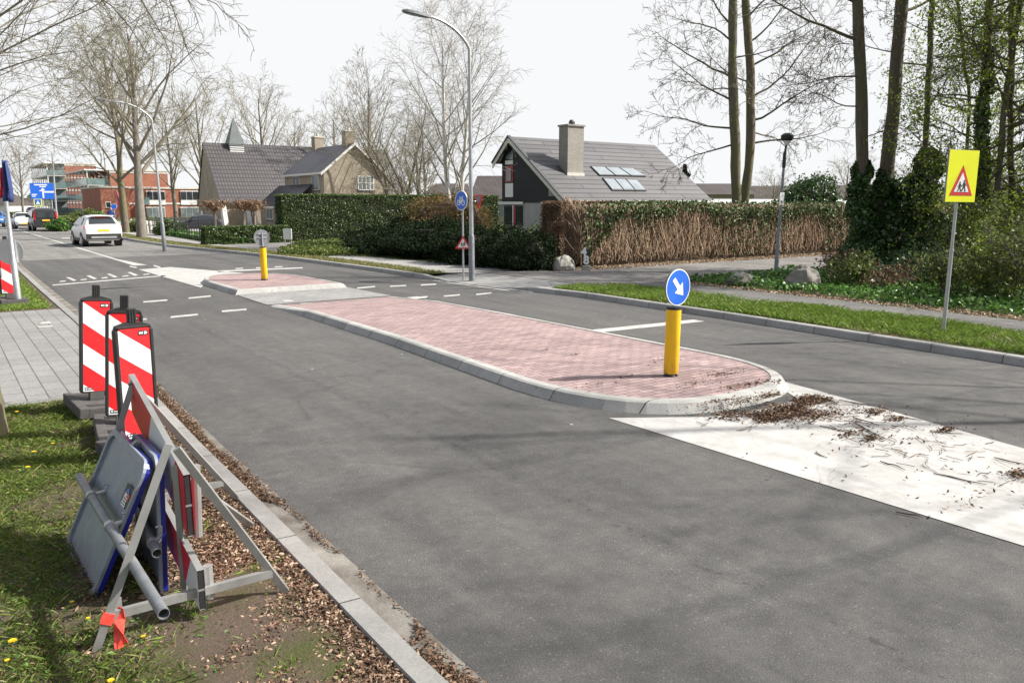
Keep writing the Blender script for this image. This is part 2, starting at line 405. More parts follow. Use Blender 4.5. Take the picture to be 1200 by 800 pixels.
MA['twig_d'] = simple('dark_twig_bark', (.085, .067, .052), .9, .3, 3, c2=(.14, .12, .08))
MA['birch_twig'] = simple('birch_twig', (.26, .235, .20), .9, .3, 2, c2=(.44, .42, .38))
MA['birch'] = bark('birch_bark', (.62, .61, .57), (.78, .76, .72), (.36, .34, .30), 3.0, 5)
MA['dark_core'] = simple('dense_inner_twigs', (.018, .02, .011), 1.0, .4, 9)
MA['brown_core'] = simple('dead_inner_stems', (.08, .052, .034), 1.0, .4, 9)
MA['hedge'] = island('hedge_leaf', [(0, (.035, .065, .016)), (.6, (.075, .125, .032)), (1, (.17, .23, .07))], .4, .15, .5)
MA['yew'] = island('yew_leaf', [(0, (.006, .013, .005)), (.7, (.013, .025, .009)), (1, (.034, .05, .018))], .8, .08, .1)
MA['ivy'] = island('ivy_leaf', [(0, (.024, .058, .017)), (.65, (.055, .115, .033)), (1, (.14, .21, .07))], .35, .12, .5)
MA['ivy_pale'] = island('variegated_ivy_leaf', [(0, (.03, .06, .022)), (.6, (.085, .13, .05)), (.9, (.15, .19, .08)), (1, (.20, .23, .11))], .6, .1, .25)
MA['ground_ivy'] = island('ground_cover_leaf', [(0, (.04, .10, .018)), (.6, (.085, .20, .035)), (1, (.18, .31, .065))], .4, .2, .4)
MA['spring'] = island('spring_leaf', [(0, (.14, .21, .02)), (.6, (.24, .33, .035)), (1, (.36, .43, .06))], .5, .45, .3)
MA['spring_d'] = island('shrub_leaf', [(0, (.05, .085, .02)), (.6, (.11, .15, .032)), (1, (.21, .24, .06))], .5, .35, .3)
MA['copper'] = island('beech_leaf', [(0, (.11, .065, .04)), (.6, (.19, .115, .07)), (1, (.30, .20, .13))], .7, .2, .2)
MA['reddish'] = island('reddish_spring_leaf', [(0, (.14, .13, .03)), (.5, (.2, .17, .05)), (.8, (.3, .15, .09)), (1, (.35, .2, .13))], .6, .3, .2)
MA['strand'] = island('dry_stem', [(0, (.15, .10, .065)), (.5, (.31, .215, .145)), (1, (.52, .40, .29))], .85, 0, .2)
MA['blade'] = island('grass_blade', [(0, (.085, .15, .02)), (.55, (.16, .255, .035)), (.9, (.24, .33, .06)), (1, (.36, .33, .14))], .55, .3, .3)
MA['blade_d'] = island('lawn_blade', [(0, (.06, .10, .018)), (.5, (.125, .185, .03)), (.85, (.20, .26, .055)), (1, (.34, .29, .14))], .55, .3, .3)
MA['verge_y'] = island('dry_grass_blade', [(0, (.12, .14, .04)), (.55, (.22, .22, .08)), (1, (.36, .32, .15))], .6, .3, .3)
MA['litter'] = island('leaf_litter', [(0, (.04, .026, .018)), (.5, (.105, .062, .038)), (.85, (.2, .125, .08)), (1, (.36, .26, .18))], .85, 0, .2)
MA['husk'] = island('seed_husk', [(0, (.07, .04, .028)), (.35, (.17, .10, .065)), (.75, (.31, .205, .14)), (1, (.43, .33, .24))], .6, 0, .3)
MA['stick'] = simple('stick_bark', (.075, .05, .035), .9, .4, 20)
MA['petal'] = simple('dandelion_petal', (.85, .60, .01), .6, .1, 40)
MA['stem'] = simple('dandelion_stem', (.14, .2, .05), .6, .2)
MA['car_white'] = simple('white_car_paint', (.78, .78, .78), .25, .03, 2)
MA['car_grey'] = simple('dark_grey_car_paint', (.055, .055, .062), .25, .1, 2, 0, 1, .4)
MA['car_blue'] = simple('blue_car_paint', (.06, .16, .42), .25, .08, 2, 0, 1, .3)
MA['car_black'] = simple('black_car_plastic', (.02, .02, .021), .55, .2, 6)
MA['silver'] = simple('silver_trim', (.5, .5, .5), .35, .08, 5, 0, 1, .7)
MA['tail'] = simple('red_lamp_lens', (.55, .03, .035), .2, .15, 8)
MA['headlamp'] = simple('clear_lamp_lens', (.6, .62, .65), .15, .1, 8)
MA['plate_y'] = simple('yellow_number_plate', (.75, .48, .03), .5, .1, 10)
MA['concrete'] = simple('pale_concrete', (.5, .49, .47), .85, .12, 3, .2, 40)
MA['flag_r'] = simple('red_flag_cloth', (.5, .03, .06), .8, .2, 4)
MA['flag_b'] = simple('navy_flag_cloth', (.03, .05, .16), .8, .2, 4)
MA['pink'] = simple('pink_banner_cloth', (.65, .1, .14), .8, .2, 4)
MA['skin'] = simple('skin', (.5, .3, .22), .6, .1); MA['coat'] = simple('blue_coat', (.03, .06, .25), .8, .2); MA['trouser'] = simple('dark_trousers', (.03, .03, .04), .8, .2)
MA['purple'] = simple('purple_panel', (.12, .06, .25), .5, .2)

MA['alu'] = scratched('aluminium_profile', (.29, .29, .28), (.16, .155, .15), .42, .35)
def stripe_mat(name, zref, period=.42, slope=.8, axis='z'):
    m, nt, b = new_mat(name); p = coords(nt); s = sep(nt, p)
    if axis == 'z': val = mathn(nt, 'ADD', s[2], mathn(nt, 'MULTIPLY', s[0], slope))
    else: val = mathn(nt, 'ADD', s[0], mathn(nt, 'MULTIPLY', s[2], slope))
    fr = mathn(nt, 'FRACT', mathn(nt, 'ADD', mathn(nt, 'DIVIDE', mathn(nt, 'SUBTRACT', val, zref), period), 20.0))
    k = mathn(nt, 'LESS_THAN', fr, .5)
    c = mixc(nt, k, (.80, .80, .82), (.72, .02, .025))
    sc = ramp(nt, noise(nt, comb(nt, mathn(nt, 'MULTIPLY', s[0], 4), mathn(nt, 'MULTIPLY', s[2], 1.2)), 9, 6, .75), [(.60, (0,0,0)), (.75, (.6,)*3)])
    c = mixc(nt, sc, c, (.35, .32, .31))
    lk(nt, c, b.inputs['Base Color']); b.inputs['Roughness'].default_value = .4
    return m
MA['stripe'] = stripe_mat('red_white_reflective', .9 + .12)
MA['stripe_board'] = stripe_mat('red_white_board', 0, .5, .8, 'x')

# ------------------------------------------------------------------ vegetation tools (numpy)
def cards(Pn, size, rng, aspect=.6, flat=0.0, droop=None):
    """leaf-sized folded diamonds at points Pn; flat -> leaves lie level"""
    n = len(Pn); size = np.broadcast_to(size, n)[:, None]
    a = rng.normal(size=(n, 3)); a /= np.linalg.norm(a, axis=1)[:, None]
    b = rng.normal(size=(n, 3))
    if flat > 0: a[:, 2] *= (1-flat); b[:, 2] *= (1-flat); a /= np.linalg.norm(a, axis=1)[:, None]
    b -= (a*b).sum(1)[:, None]*a; b /= np.linalg.norm(b, axis=1)[:, None]+1e-9
    V = np.empty((n, 4, 3)); V[:, 0] = Pn - a*size*.5; V[:, 2] = Pn + a*size*.5
    c = np.cross(a, b)*.18*size
    V[:, 1] = Pn + b*size*.5*aspect + c; V[:, 3] = Pn - b*size*.5*aspect + c
    return V.reshape(-1, 3), np.arange(n*4).reshape(n, 4)
def merge(parts):
    Vs, Fs, o = [], [], 0
    for V, Fc in parts:
        Vs.append(V); Fs.append(Fc+o); o += len(V)
    return np.concatenate(Vs), np.concatenate(Fs)
def tubes(chains):
    """chains: list of (pts(m,3), radii(m), sides) -> V, quads"""
    Vs, Fs, o = [], [], 0
    for pts, rad, n in chains:
        pts = np.asarray(pts); m = len(pts)
        t = np.gradient(pts, axis=0); t /= np.linalg.norm(t, axis=1)[:, None]+1e-9
        ref = np.array([0, 0, 1.]) if abs(t[:, 2]).mean() < .8 else np.array([1., 0, 0])
        x = np.cross(t, ref); x /= np.linalg.norm(x, axis=1)[:, None]+1e-9
        y = np.cross(x, t)
        ang = np.arange(n)*2*np.pi/n
        ring = pts[:, None, :] + (x[:, None, :]*np.cos(ang)[None, :, None] + y[:, None, :]*np.sin(ang)[None, :, None])*np.asarray(rad)[:, None, None]
        Vs.append(ring.reshape(-1, 3))
        k = np.arange(n); k2 = (k+1) % n; base = (np.arange(m-1)*n)[:, None]
        q = np.stack([base+k, base+k2, base+n+k2, base+n+k], -1).reshape(-1, 4)
        Fs.append(q+o); o += m*n
    return np.concatenate(Vs), np.concatenate(Fs)

def grow(rng, out, p, d, L, r, lev, spec, rmin):
    sp = spec[lev]; seg = sp.get('seg', 5); pts = [np.array(p, float)]; d = np.array(d, float); d /= np.linalg.norm(d)
    st = L/seg; W = rng.normal(0, sp.get('wob', .12), (seg, 3)); dirs = []
    up = sp.get('up', 0)
    for i in range(seg):
        d = d + W[i]; d[2] += up*st; d /= np.linalg.norm(d); dirs.append(d.copy()); pts.append(pts[-1]+d*st)
    pts = np.array(pts); t = np.linspace(0, 1, seg+1)
    rad = np.maximum(r*(1-t*sp.get('taper', .85)), rmin)
    out.setdefault(lev, []).append((pts, rad, sp.get('n', 3)))
    if lev+1 >= len(spec): return
    c = spec[lev+1]; k = c['count']
    k = max(1, int(round(k*(rng.uniform(.75, 1.25) if lev else 1))))
    az = rng.uniform(0, 6.28)
    for i in range(k):
        tt = c.get('t0', .25) + (c.get('t1', 1)-c.get('t0', .25))*(i+rng.uniform(0, 1))/k
        j = min(int(tt*seg), seg-1); fpos = tt*seg-j
        q = pts[j]*(1-fpos)+pts[j+1]*fpos; dd = dirs[j]; rr = np.interp(tt, t, rad)
        az += 2.4+rng.uniform(-.5, .5)
        a1 = np.cross(dd, [.3, .2, 1.0] if abs(dd[2]) < .9 else [1., .1, 0]); a1 /= np.linalg.norm(a1); a2 = np.cross(dd, a1)
        an = R(rng.normal(c.get('ang', 45), c.get('angv', 9)))
        cd = dd*math.cos(an)+(a1*math.cos(az)+a2*math.sin(az))*math.sin(an)
        if c.get('bias') is not None: cd = cd + np.array(c['bias'])
        LL = L*c.get('lr', .5)*(1.15-c.get('sh', .6)*tt)*rng.uniform(.65, 1.25)
        grow(rng, out, q, cd, LL, max(rr*c.get('rr', .5), rmin), lev+1, spec, rmin)

def tree_meshes(seed, stems, spec, rmin=.006, leaf=None):
    """returns (trunk V,F), (crown V,F), leaves or None"""
    rng = np.random.default_rng(seed); out = {}
    for p, d, L, r in stems: grow(rng, out, p, d, L, r, 0, spec, rmin)
    tr = tubes(out[0]); cr = tubes([c for l in sorted(out) if l > 0 for c in out[l]])
    lv = None
    if leaf:
        tips = np.concatenate([c[0][1:] for l in sorted(out)[-2:] for c in out[l]])
        idx = rng.integers(0, len(tips), leaf[0]); pts = tips[idx]+rng.normal(0, leaf[2], (leaf[0], 3))
        lv = cards(pts, rng.uniform(leaf[1]*.6, leaf[1]*1.3, leaf[0]), rng, .6)
    return tr, cr, lv
def plant_tree(label, loc, tm, barkm, twigm, leafm=None, group=None, rot=0, scale=1, name='bare_tree', cat='tree', shear=None):
    t = thing(name, label, cat, loc, rot, group); t.scale = (scale,)*3
    np_obj('trunk', *tm[0], barkm, t, True); np_obj('crown', *tm[1], twigm, t, True)
    if tm[2] is not None: np_obj('leaves', *tm[2], leafm, t)
    return t

def in_poly(pts, poly):
    x, y = pts[:, 0], pts[:, 1]; res = np.zeros(len(pts), bool); n = len(poly)
    for i in range(n):
        x1, y1 = poly[i]; x2, y2 = poly[(i+1) % n]
        c = ((y1 > y) != (y2 > y)) & (x < (x2-x1)*(y-y1)/(y2-y1+1e-12)+x1); res ^= c
    return res
def scatter(poly, n, rng):
    a = np.array(poly); lo, hi = a.min(0), a.max(0); out = np.empty((0, 2))
    while len(out) < n:
        q = rng.uniform(lo, hi, (n*2, 2)); out = np.concatenate([out, q[in_poly(q, poly)]])
    return out[:n]
def vnoise(xy, scale, seed=0):   # cheap smooth 2-D value noise 0..1
    r = np.random.default_rng(seed).uniform(0, 1, (64, 64)); q = xy*scale; i = np.floor(q).astype(int); f = q-i; f = f*f*(3-2*f)
    g = lambda a, b: r[(i[:, 0]+a) % 64, (i[:, 1]+b) % 64]
    return (g(0,0)*(1-f[:,0])+g(1,0)*f[:,0])*(1-f[:,1])+(g(0,1)*(1-f[:,0])+g(1,1)*f[:,0])*f[:,1]
def blades(xy, z, h, w, rng, lean=.5):
    n = len(xy); h = np.broadcast_to(h, n); w = np.broadcast_to(w, n)
    B = np.column_stack([xy, np.broadcast_to(z, n)]); a = rng.uniform(0, 6.28, n); side = np.column_stack([np.cos(a), np.sin(a), np.zeros(n)])
    l = rng.normal(0, lean, (n, 2)); tip = B+np.column_stack([l[:, 0]*h, l[:, 1]*h, h*rng.uniform(.6, 1, n)])
    mid = B+(tip-B)*.5; mid[:, 2] += h*.14
    V = np.empty((n, 4, 3)); V[:, 0] = B-side*w[:, None]*.5; V[:, 1] = B+side*w[:, None]*.5; V[:, 2] = mid+side*w[:, None]*.32; V[:, 3] = tip
    return V.reshape(-1, 3), np.arange(n*4).reshape(n, 4)
def ellipsoids(Pn, size, rng):
    n = len(Pn); rings = [(-.9, .4), (-.35, .95), (.35, .95), (.9, .4)]; k = 6; T = []
    for z, r in rings:
        for j in range(k): T.append((z, r*math.cos(j*6.283/k)*.5, r*math.sin(j*6.283/k)*.5))
    T = np.array(T); m = len(T)
    q = rng.uniform(0, 6.28, n); tl = rng.normal(0, .3, n)
    ax = np.column_stack([np.cos(q)*np.cos(tl), np.sin(q)*np.cos(tl), np.sin(tl)]); bx = np.column_stack([-np.sin(q), np.cos(q), np.zeros(n)]); cx = np.cross(ax, bx)
    s = np.asarray(size)[:, None, None]*.5
    V = Pn[:, None, :]+s*(T[None, :, 0:1]*ax[:, None, :]+T[None, :, 1:2]*bx[:, None, :]+T[None, :, 2:3]*cx[:, None, :])
    f = []
    for i in range(3):
        for j in range(k): f.append((i*k+j, i*k+(j+1) % k, (i+1)*k+(j+1) % k, (i+1)*k+j))
    f += [(0, 1, 2, 3), (0, 3, 4, 5), (18, 21, 20, 19), (18, 23, 22, 21)]
    f = np.array(f); Fc = (np.arange(n)*m)[:, None, None]+f[None]
    return V.reshape(-1, 3), Fc.reshape(-1, 4)
def blob_mesh(mb, c, r, seed, n=14, amp=.18):
    rng = np.random.default_rng(seed); ph = rng.uniform(0, 6.28, 9); vs, fs = [], []
    for i in range(n+1):
        th = math.pi*i/n
        for j in range(2*n):
            f = math.pi*j/n; d = Vector((math.sin(th)*math.cos(f), math.sin(th)*math.sin(f), math.cos(th)))
            k = 1+amp*(math.sin(2.3*d.x*2+ph[0])*.5+math.sin(3.1*d.y*2+ph[1])*.5+math.sin(3.7*d.z*2+ph[2])*.4+math.sin(6*d.x+4*d.y+ph[3])*.25)
            vs.append((c[0]+d.x*r[0]*k, c[1]+d.y*r[1]*k, c[2]+d.z*r[2]*k))
    for i in range(n):
        for j in range(2*n):
            j2 = (j+1) % (2*n); fs.append((i*2*n+j, i*2*n+j2, (i+1)*2*n+j2, (i+1)*2*n+j))
    return mb.add(vs, fs)
def box_hedge(name, label, x0, x1, y0, y1, z1, leafm, corem, n, size, seed, thick=.10, z0=.1, cat='hedge', wav=.05):
    t = thing(name, label, cat, ((x0+x1)/2, (y0+y1)/2, z0)); off = ((x0+x1)/2, (y0+y1)/2, z0)
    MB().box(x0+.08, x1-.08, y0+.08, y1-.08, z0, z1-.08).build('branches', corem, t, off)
    rng = np.random.default_rng(seed); lx, ly, lz = x1-x0, y1-y0, z1-z0
    ar = np.array([lx*lz, lx*lz, ly*lz, ly*lz, lx*ly]); ar[4] *= 1.2; cnt = (n*ar/ar.sum()).astype(int); pts = []
    for k, c in enumerate(cnt):
        a, b = rng.uniform(0, 1, c), rng.uniform(0, 1, c); dpt = np.abs(rng.normal(0, thick, c))
        w = (vnoise(np.column_stack([a*lx+b*3, b*lz*2+k*7]), 1.7, seed)-.5)*wav*2
        if k == 0: q = np.column_stack([x0+a*lx, y0+dpt+w, z0+b*lz])
        elif k == 1: q = np.column_stack([x0+a*lx, y1-dpt+w, z0+b*lz])
        elif k == 2: q = np.column_stack([x0+dpt+w, y0+a*ly, z0+b*lz])
        elif k == 3: q = np.column_stack([x1-dpt+w, y0+a*ly, z0+b*lz])
        else: q = np.column_stack([x0+a*lx, y0+b*ly, z1-dpt*.6+w])
        pts.append(q)
    pts = np.concatenate(pts)-np.array(off)
    np_obj('leaves', *cards(pts, rng.uniform(size*.6, size*1.3, len(pts)), rng), leafm, t)
    return t
def bush(name, label, blobs, leafm, corem, n, size, seed, cat='bush', group=None, spread=.16, lift=0):
    """blobs: list of (x,y,z,rx,ry,rz) in world"""
    c = np.array(blobs)[:, :3].mean(0); off = (c[0], c[1], .1)
    t = thing(name, label, cat, off, 0, group); rng = np.random.default_rng(seed)
    mb = MB(); pts = []
    vol = np.array([b[3]*b[4]+b[4]*b[5]+b[3]*b[5] for b in blobs]); cnt = (n*vol/vol.sum()).astype(int)
    for k, (b, m) in enumerate(zip(blobs, cnt)):
        blob_mesh(mb, (b[0], b[1], b[2]), (b[3]*.8, b[4]*.8, b[5]*.8), seed+k, 8, .2)
        d = rng.normal(size=(m, 3)); d /= np.linalg.norm(d, axis=1)[:, None]
        ph = rng.uniform(0, 6.28, 6)
        rr = 1+.13*np.sin(d[:, 0]*5+ph[0])+.12*np.sin(d[:, 1]*6+ph[1])+.1*np.sin(d[:, 2]*7+ph[2])+.09*np.sin(d[:, 0]*11+d[:, 2]*9+ph[3])
        rr += rng.normal(0, spread, m)*rng.uniform(0, 1, m)
        q = np.array(b[:3])+d*np.array(b[3:])*rr[:, None]; pts.append(q[q[:, 2] > .08])
    pts = np.concatenate(pts)-np.array(off)
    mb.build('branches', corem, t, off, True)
    np_obj('leaves', *cards(pts, rng.uniform(size*.6, size*1.35, len(pts)), rng), leafm, t)
    return t
def disc(cx, cz, r, n=28): return [(cx+r*math.cos(2*math.pi*i/n), cz+r*math.sin(2*math.pi*i/n)) for i in range(n)]
def text_part(name, s, size, mat, parent, loc, rot=(R(90), 0, 0), ext=.001, align='CENTER', bold=0):
    cu = bpy.data.curves.new(name, 'FONT'); cu.body = s; cu.size = size; cu.extrude = ext; cu.align_x = align; cu.align_y = 'CENTER'; cu.offset = bold
    o = bpy.data.objects.new('tmp_text', cu); COL.objects.link(o)
    dg = bpy.context.evaluated_depsgraph_get(); me = bpy.data.meshes.new_from_object(o.evaluated_get(dg))
    bpy.data.objects.remove(o); me.materials.clear(); me.materials.append(mat)
    q = link_mesh(name, me, parent); q.location = loc; q.rotation_euler = rot
    return q

# ================================================================== camera, light, sky
cam = bpy.data.cameras.new('camera'); cam.sensor_width = 36; cam.lens = F/1200*36; cam.clip_end = 4000; cam.clip_start = .05
co = bpy.data.objects.new('camera', cam); COL.objects.link(co); co.location = CAM
co.rotation_euler = (R(90)-P, 0, -A); SC.camera = co
EL = R(41); sunh = Vector((.857, -.495)).normalized()
sv = Vector((sunh.x*math.cos(EL), sunh.y*math.cos(EL), math.sin(EL)))
sl = bpy.data.lights.new('sun', 'SUN'); sl.energy = 5.0; sl.angle = R(.55); sl.color = (1, .955, .88)
so = bpy.data.objects.new('sun', sl); COL.objects.link(so); so.rotation_euler = sv.to_track_quat('Z', 'Y').to_euler(); so.location = (30, -20, 40)
w = bpy.data.worlds.new('World'); SC.world = w; w.use_nodes = True; nt = w.node_tree
bg = nt.nodes['Background']; bg.inputs['Strength'].default_value = .11
sky = nt.nodes.new('ShaderNodeTexSky'); sky.sky_type = 'NISHITA'; sky.sun_disc = False
sky.sun_elevation = EL; sky.sun_rotation = math.atan2(sunh.x, sunh.y); sky.dust_density = 3; sky.air_density = 1.0
hs = nt.nodes.new('ShaderNodeHueSaturation'); hs.inputs['Saturation'].default_value = .45; lk(nt, sky.outputs[0], hs.inputs['Color']); lk(nt, hs.outputs[0], bg.inputs['Color'])
bg2 = nt.nodes.new('ShaderNodeBackground'); bg2.inputs['Color'].default_value = (.97, .985, 1, 1); bg2.inputs['Strength'].default_value = .565
tc = coords(nt, 'Generated'); sz = sep(nt, tc)[2]
mr = nd(nt, 'ShaderNodeMapRange'); mr.interpolation_type = 'SMOOTHSTEP'; mr.inputs[1].default_value = .36; mr.inputs[2].default_value = .75
lk(nt, mathn(nt, 'ADD', sz, mathn(nt, 'MULTIPLY', mathn(nt, 'SUBTRACT', noise(nt, tc, 3, 4), .5), .25)), mr.inputs[0])
sx_ = sep(nt, tc); dt = mathn(nt, 'ADD', mathn(nt, 'MULTIPLY', sx_[0], math.sin(A)), mathn(nt, 'MULTIPLY', sx_[1], math.cos(A)))
mr2 = nd(nt, 'ShaderNodeMapRange'); mr2.interpolation_type = 'SMOOTHSTEP'; mr2.inputs[1].default_value = .72; mr2.inputs[2].default_value = -.1; lk(nt, dt, mr2.inputs[0])
clr = mathn(nt, 'MAXIMUM', mr.outputs[0], mathn(nt, 'MULTIPLY', mr2.outputs[0], .85))
mxs = nt.nodes.new('ShaderNodeMixShader'); lk(nt, clr, mxs.inputs[0]); lk(nt, bg2.outputs[0], mxs.inputs[1]); lk(nt, bg.outputs[0], mxs.inputs[2])
lk(nt, mxs.outputs[0], nt.nodes['World Output'].inputs['Surface'])
SC.view_settings.view_transform = 'Standard'; SC.view_settings.look = 'None'; SC.view_settings.exposure = .78; SC.view_settings.gamma = 1
SC.render.engine = 'CYCLES'; SC.cycles.max_bounces = 6; SC.cycles.use_denoising = True

# ================================================================== ground and road
S = 'structure'
def struct(name, mb, m): return props(mb.build(name, m), kind=S)
struct('ground', MB().sheet([(-1500, -600), (1500, -600), (1500, 2500), (-1500, 2500)], -.05), MA['field'])
KL = [(-8, 1.62), (3, 1.66), (7.3, 1.74), (10, 1.84), (16, 2.02), (23, 2.08), (31, 2.18), (40, 2.42), (60, 2.7), (120, 2.9), (320, 3.0)]
KR = [(-8, 11.62), (4.4, 11.62), (7, 11.74), (9.5, 11.9), (13.9, 11.98), (15.8, 11.75), (17.5, 11.5), (19.6, 11.35), (23, 11.3), (28, 11.05), (32.8, 10.65), (37, 10.05), (41.6, 9.4), (49, 9.1), (60, 9.2), (120, 9.4), (320, 9.4)]
def inter(tab, u): return float(np.interp(u, [a for a, b in tab], [b for a, b in tab]))
ys = sorted(set(list(np.arange(-8, 60, 1.0)) + [60, 80, 120, 320]))
asp = [(inter(KL, y)+.17, y) for y in ys]; rgt = [(inter(KR, y), y) for y in ys]
def strip(mb, tabL, tabR, y0, y1, z, zr=None, step=1.0):
    yy = list(np.arange(y0, y1, step))+[y1]
    vs = [(tabL(y), y, z) for y in yy]+[(tabR(y), y, z if zr is None else zr) for y in yy]; n = len(yy)
    return mb.add(vs, [(i, i+n, i+n+1, i+1) for i in range(n-1)])
kl = lambda y: inter(KL, y); kr = lambda y: inter(KR, y)
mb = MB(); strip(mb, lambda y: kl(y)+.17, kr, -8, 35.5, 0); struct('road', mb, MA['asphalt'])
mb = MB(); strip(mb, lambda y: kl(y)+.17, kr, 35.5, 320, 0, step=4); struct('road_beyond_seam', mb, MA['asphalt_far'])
# left gutter + edging slab
mb = MB(); strip(mb, kl, lambda y: kl(y)+.17, -8, 120, .006); struct('gutter', mb, MA['gutter'])
def kerb_profile(mb, line, prof, y0, y1, step=.5):
    yy = list(np.arange(y0, y1, step))+[y1]; n = len(prof)
    vs = [(line(y)+a, y, b) for y in yy for a, b in prof]
    fs = [(i*n+j, (i+1)*n+j, (i+1)*n+j+1, i*n+j+1) for i in range(len(yy)-1) for j in range(n-1)]
    fs += [tuple(range(n)), tuple((len(yy)-1)*n+j for j in range(n-1, -1, -1))]
    return mb.add(vs, fs)
mb = MB(); kerb_profile(mb, kl, [(0, -.03), (0, .045), (-.008, .055), (-.128, .06), (-.136, .05), (-.136, -.03)], -8, 320, .5)
props(mb.build('edging_kerb', MA['kerb_l']), kind=S)
# right kerb, near and far lengths
kp = [(0, -.03), (.035, .10), (.055, .115), (.16, .118), (.17, .09), (.17, -.03)]
mb = MB(); kerb_profile(mb, kr, kp, -8, 15.4)
mb.add([(kr(15.4)+a, 15.4, b) for a, b in kp]+[(kr(16.6)+a+.05, 16.6, min(b, .012)) for a, b in kp], [(j, j+6, j+7, j+1) for j in range(5)])
mb.add([(kr(19.0)+a+.05, 19.0, min(b, .012)) for a, b in kp]+[(kr(20.3)+a, 20.3, b) for a, b in kp], [(j, j+6, j+7, j+1) for j in range(5)])
kerb_profile(mb, kr, kp, 20.3, 120)
props(mb.build('kerb', kerbmat('kerb_concrete_dark', (.33, .325, .315), 1.0)), kind=S)
# raised ground on the right (z .1) with the lowered crossing cut out
ZR = .10
pr = [(kr(y)+.16, y) for y in np.arange(-8, 15.5, .5)]+[(13.2, 15.4), (13.2, 20.3)]+[(kr(y)+.16, y) for y in np.arange(20.3, 60, .7)]+[(9.6, 120), (9.6, 400), (400, 400), (400, -8)]
struct('raised_ground', MB().sheet(pr, ZR), MA['field'])
mb = MB(); mb.quad((kr(16)-.02, 15.4, .004), (13.25, 15.4, ZR+.004), (13.25, 20.3, ZR+.004), (kr(20)-.02, 20.3, .004)); struct('crossing_ramp', mb, MA['cross_pave'])
mb = MB(); mb.sheet([(11.62, 15.9), (11.95, 15.9), (11.62, 19.6), (11.32, 19.6)], .016)
mb.box(11.9, 12.9, 15.35, 15.55, 0, .09); mb.box(11.6, 12.9, 20.2, 20.36, 0, .09)
# side road, footpath, pavement
struct('side_road', MB().sheet([(13.2, 14.6), (14.0, 14.2), (15.6, 14.9), (40, 14.6), (60, 14.4), (60, 18.3), (40, 18.4), (16.5, 18.9), (13.2, 20.2)], ZR+.006), MA['path'])
struct('footpath', MB().sheet([(13.95, -8), (15.25, -8), (15.35, 5), (15.6, 10), (15.7, 14.95), (14.0, 14.4), (13.95, 9)], ZR+.010), MA['walk'])
fp = [(kr(y)+.9, y) for y in np.arange(20.4, 34, .8)]+[(kr(y)+1.4, y) for y in np.arange(34, 60, 2)]+[(10.6, 60), (10.6, 120), (12.4, 120), (12.4, 60), (11.6, 44), (11.6, 40.5), (12.9, 33), (13.2, 30), (14.0, 25), (15.6, 20.3), (14, 19.9), (12.4, 20.2)]
struct('pavement', MB().sheet(fp, ZR+.006), MA['lightpave'])
struct('driveway', MB().sheet([(12.0, 33.5), (13.2, 37.2), (22, 37.6), (28, 39), (28, 42), (15.5, 41.3), (11.4, 40.6)], ZR+.011), MA['path'])
struct('church_yard', MB().sheet([(12.2, 47), (30, 44), (30, 66), (24, 66), (20.5, 74), (20.5, 100), (12.5, 100)], ZR+.009), MA['lightpave'])
struct('verge_soil', MB().sheet([(kr(y)+.165, y) for y in np.arange(-8, 15.3, .7)]+[(14.0, 15.2), (13.95, -8)], ZR+.004), MA['soil_r'])
struct('bed_soil', MB().sheet([(15.25, -8), (40, -8), (40, 14.6), (15.7, 14.85)], ZR+.003), MA['soil_r'])
struct('verge_strip', MB().sheet([(kr(y)+.165, y) for y in np.arange(20.4, 60, .8)]+[(kr(y)+.95, y) for y in np.arange(60, 20, -.8)], ZR+.004), MA['soil_r'])
# left: verge in front, paved exit, grass beyond
rng = np.random.default_rng(3)
def left_sheet(name, x0, y0, y1, m, z, amp, nx, ny, soft=True):
    yy = np.linspace(y0, y1, ny); tt = np.linspace(0, 1, nx)**.6; V = []
    for y in yy:
        xr = kl(y)-.130
        for t in tt: V.append((x0+(xr-x0)*t, y, 0))
    V = np.array(V); e = np.clip((np.array([kl(y)-.130 for y in V[:, 1]])-V[:, 0])/.25, 0, 1)
    V[:, 2] = z+amp*(vnoise(V[:, :2], 1.2, 1)-.35)*e+amp*.6*(vnoise(V[:, :2], 5, 2)-.5)*e
    q = [(j*nx+i, j*nx+i+1, (j+1)*nx+i+1, (j+1)*nx+i) for j in range(ny-1) for i in range(nx-1)]
    o = np_obj(name, V, q, m, None, True); return props(o, kind=S)
left_sheet('grass_verge', -14, -6, 9.72, MA['soil_l'], .035, .05, 60, 90)
mb = MB(); strip(mb, lambda y: -25, lambda y: kl(y)-.136, 9.72, 18.3, .045); struct('paved_exit', mb, MA['grey_pave'])
mb = MB(); mb.box(-14, kl(9.7)-.14, 9.62, 9.74, -.02, .06); struct('paving_edge', mb, MA['kerb_l'])
mb = MB(); strip(mb, lambda y: .6, lambda y: kl(y)-.136, 18.3, 29, .04); struct('far_verge', mb, MA['soil_l'])
mb = MB(); strip(mb, lambda y: -30, lambda y: .6, 18.3, 29, .02)
strip(mb, lambda y: -30, lambda y: kl(y)-.136, 29, 320, .03, step=6); struct('left_pavement', mb, MA['lightpave'])

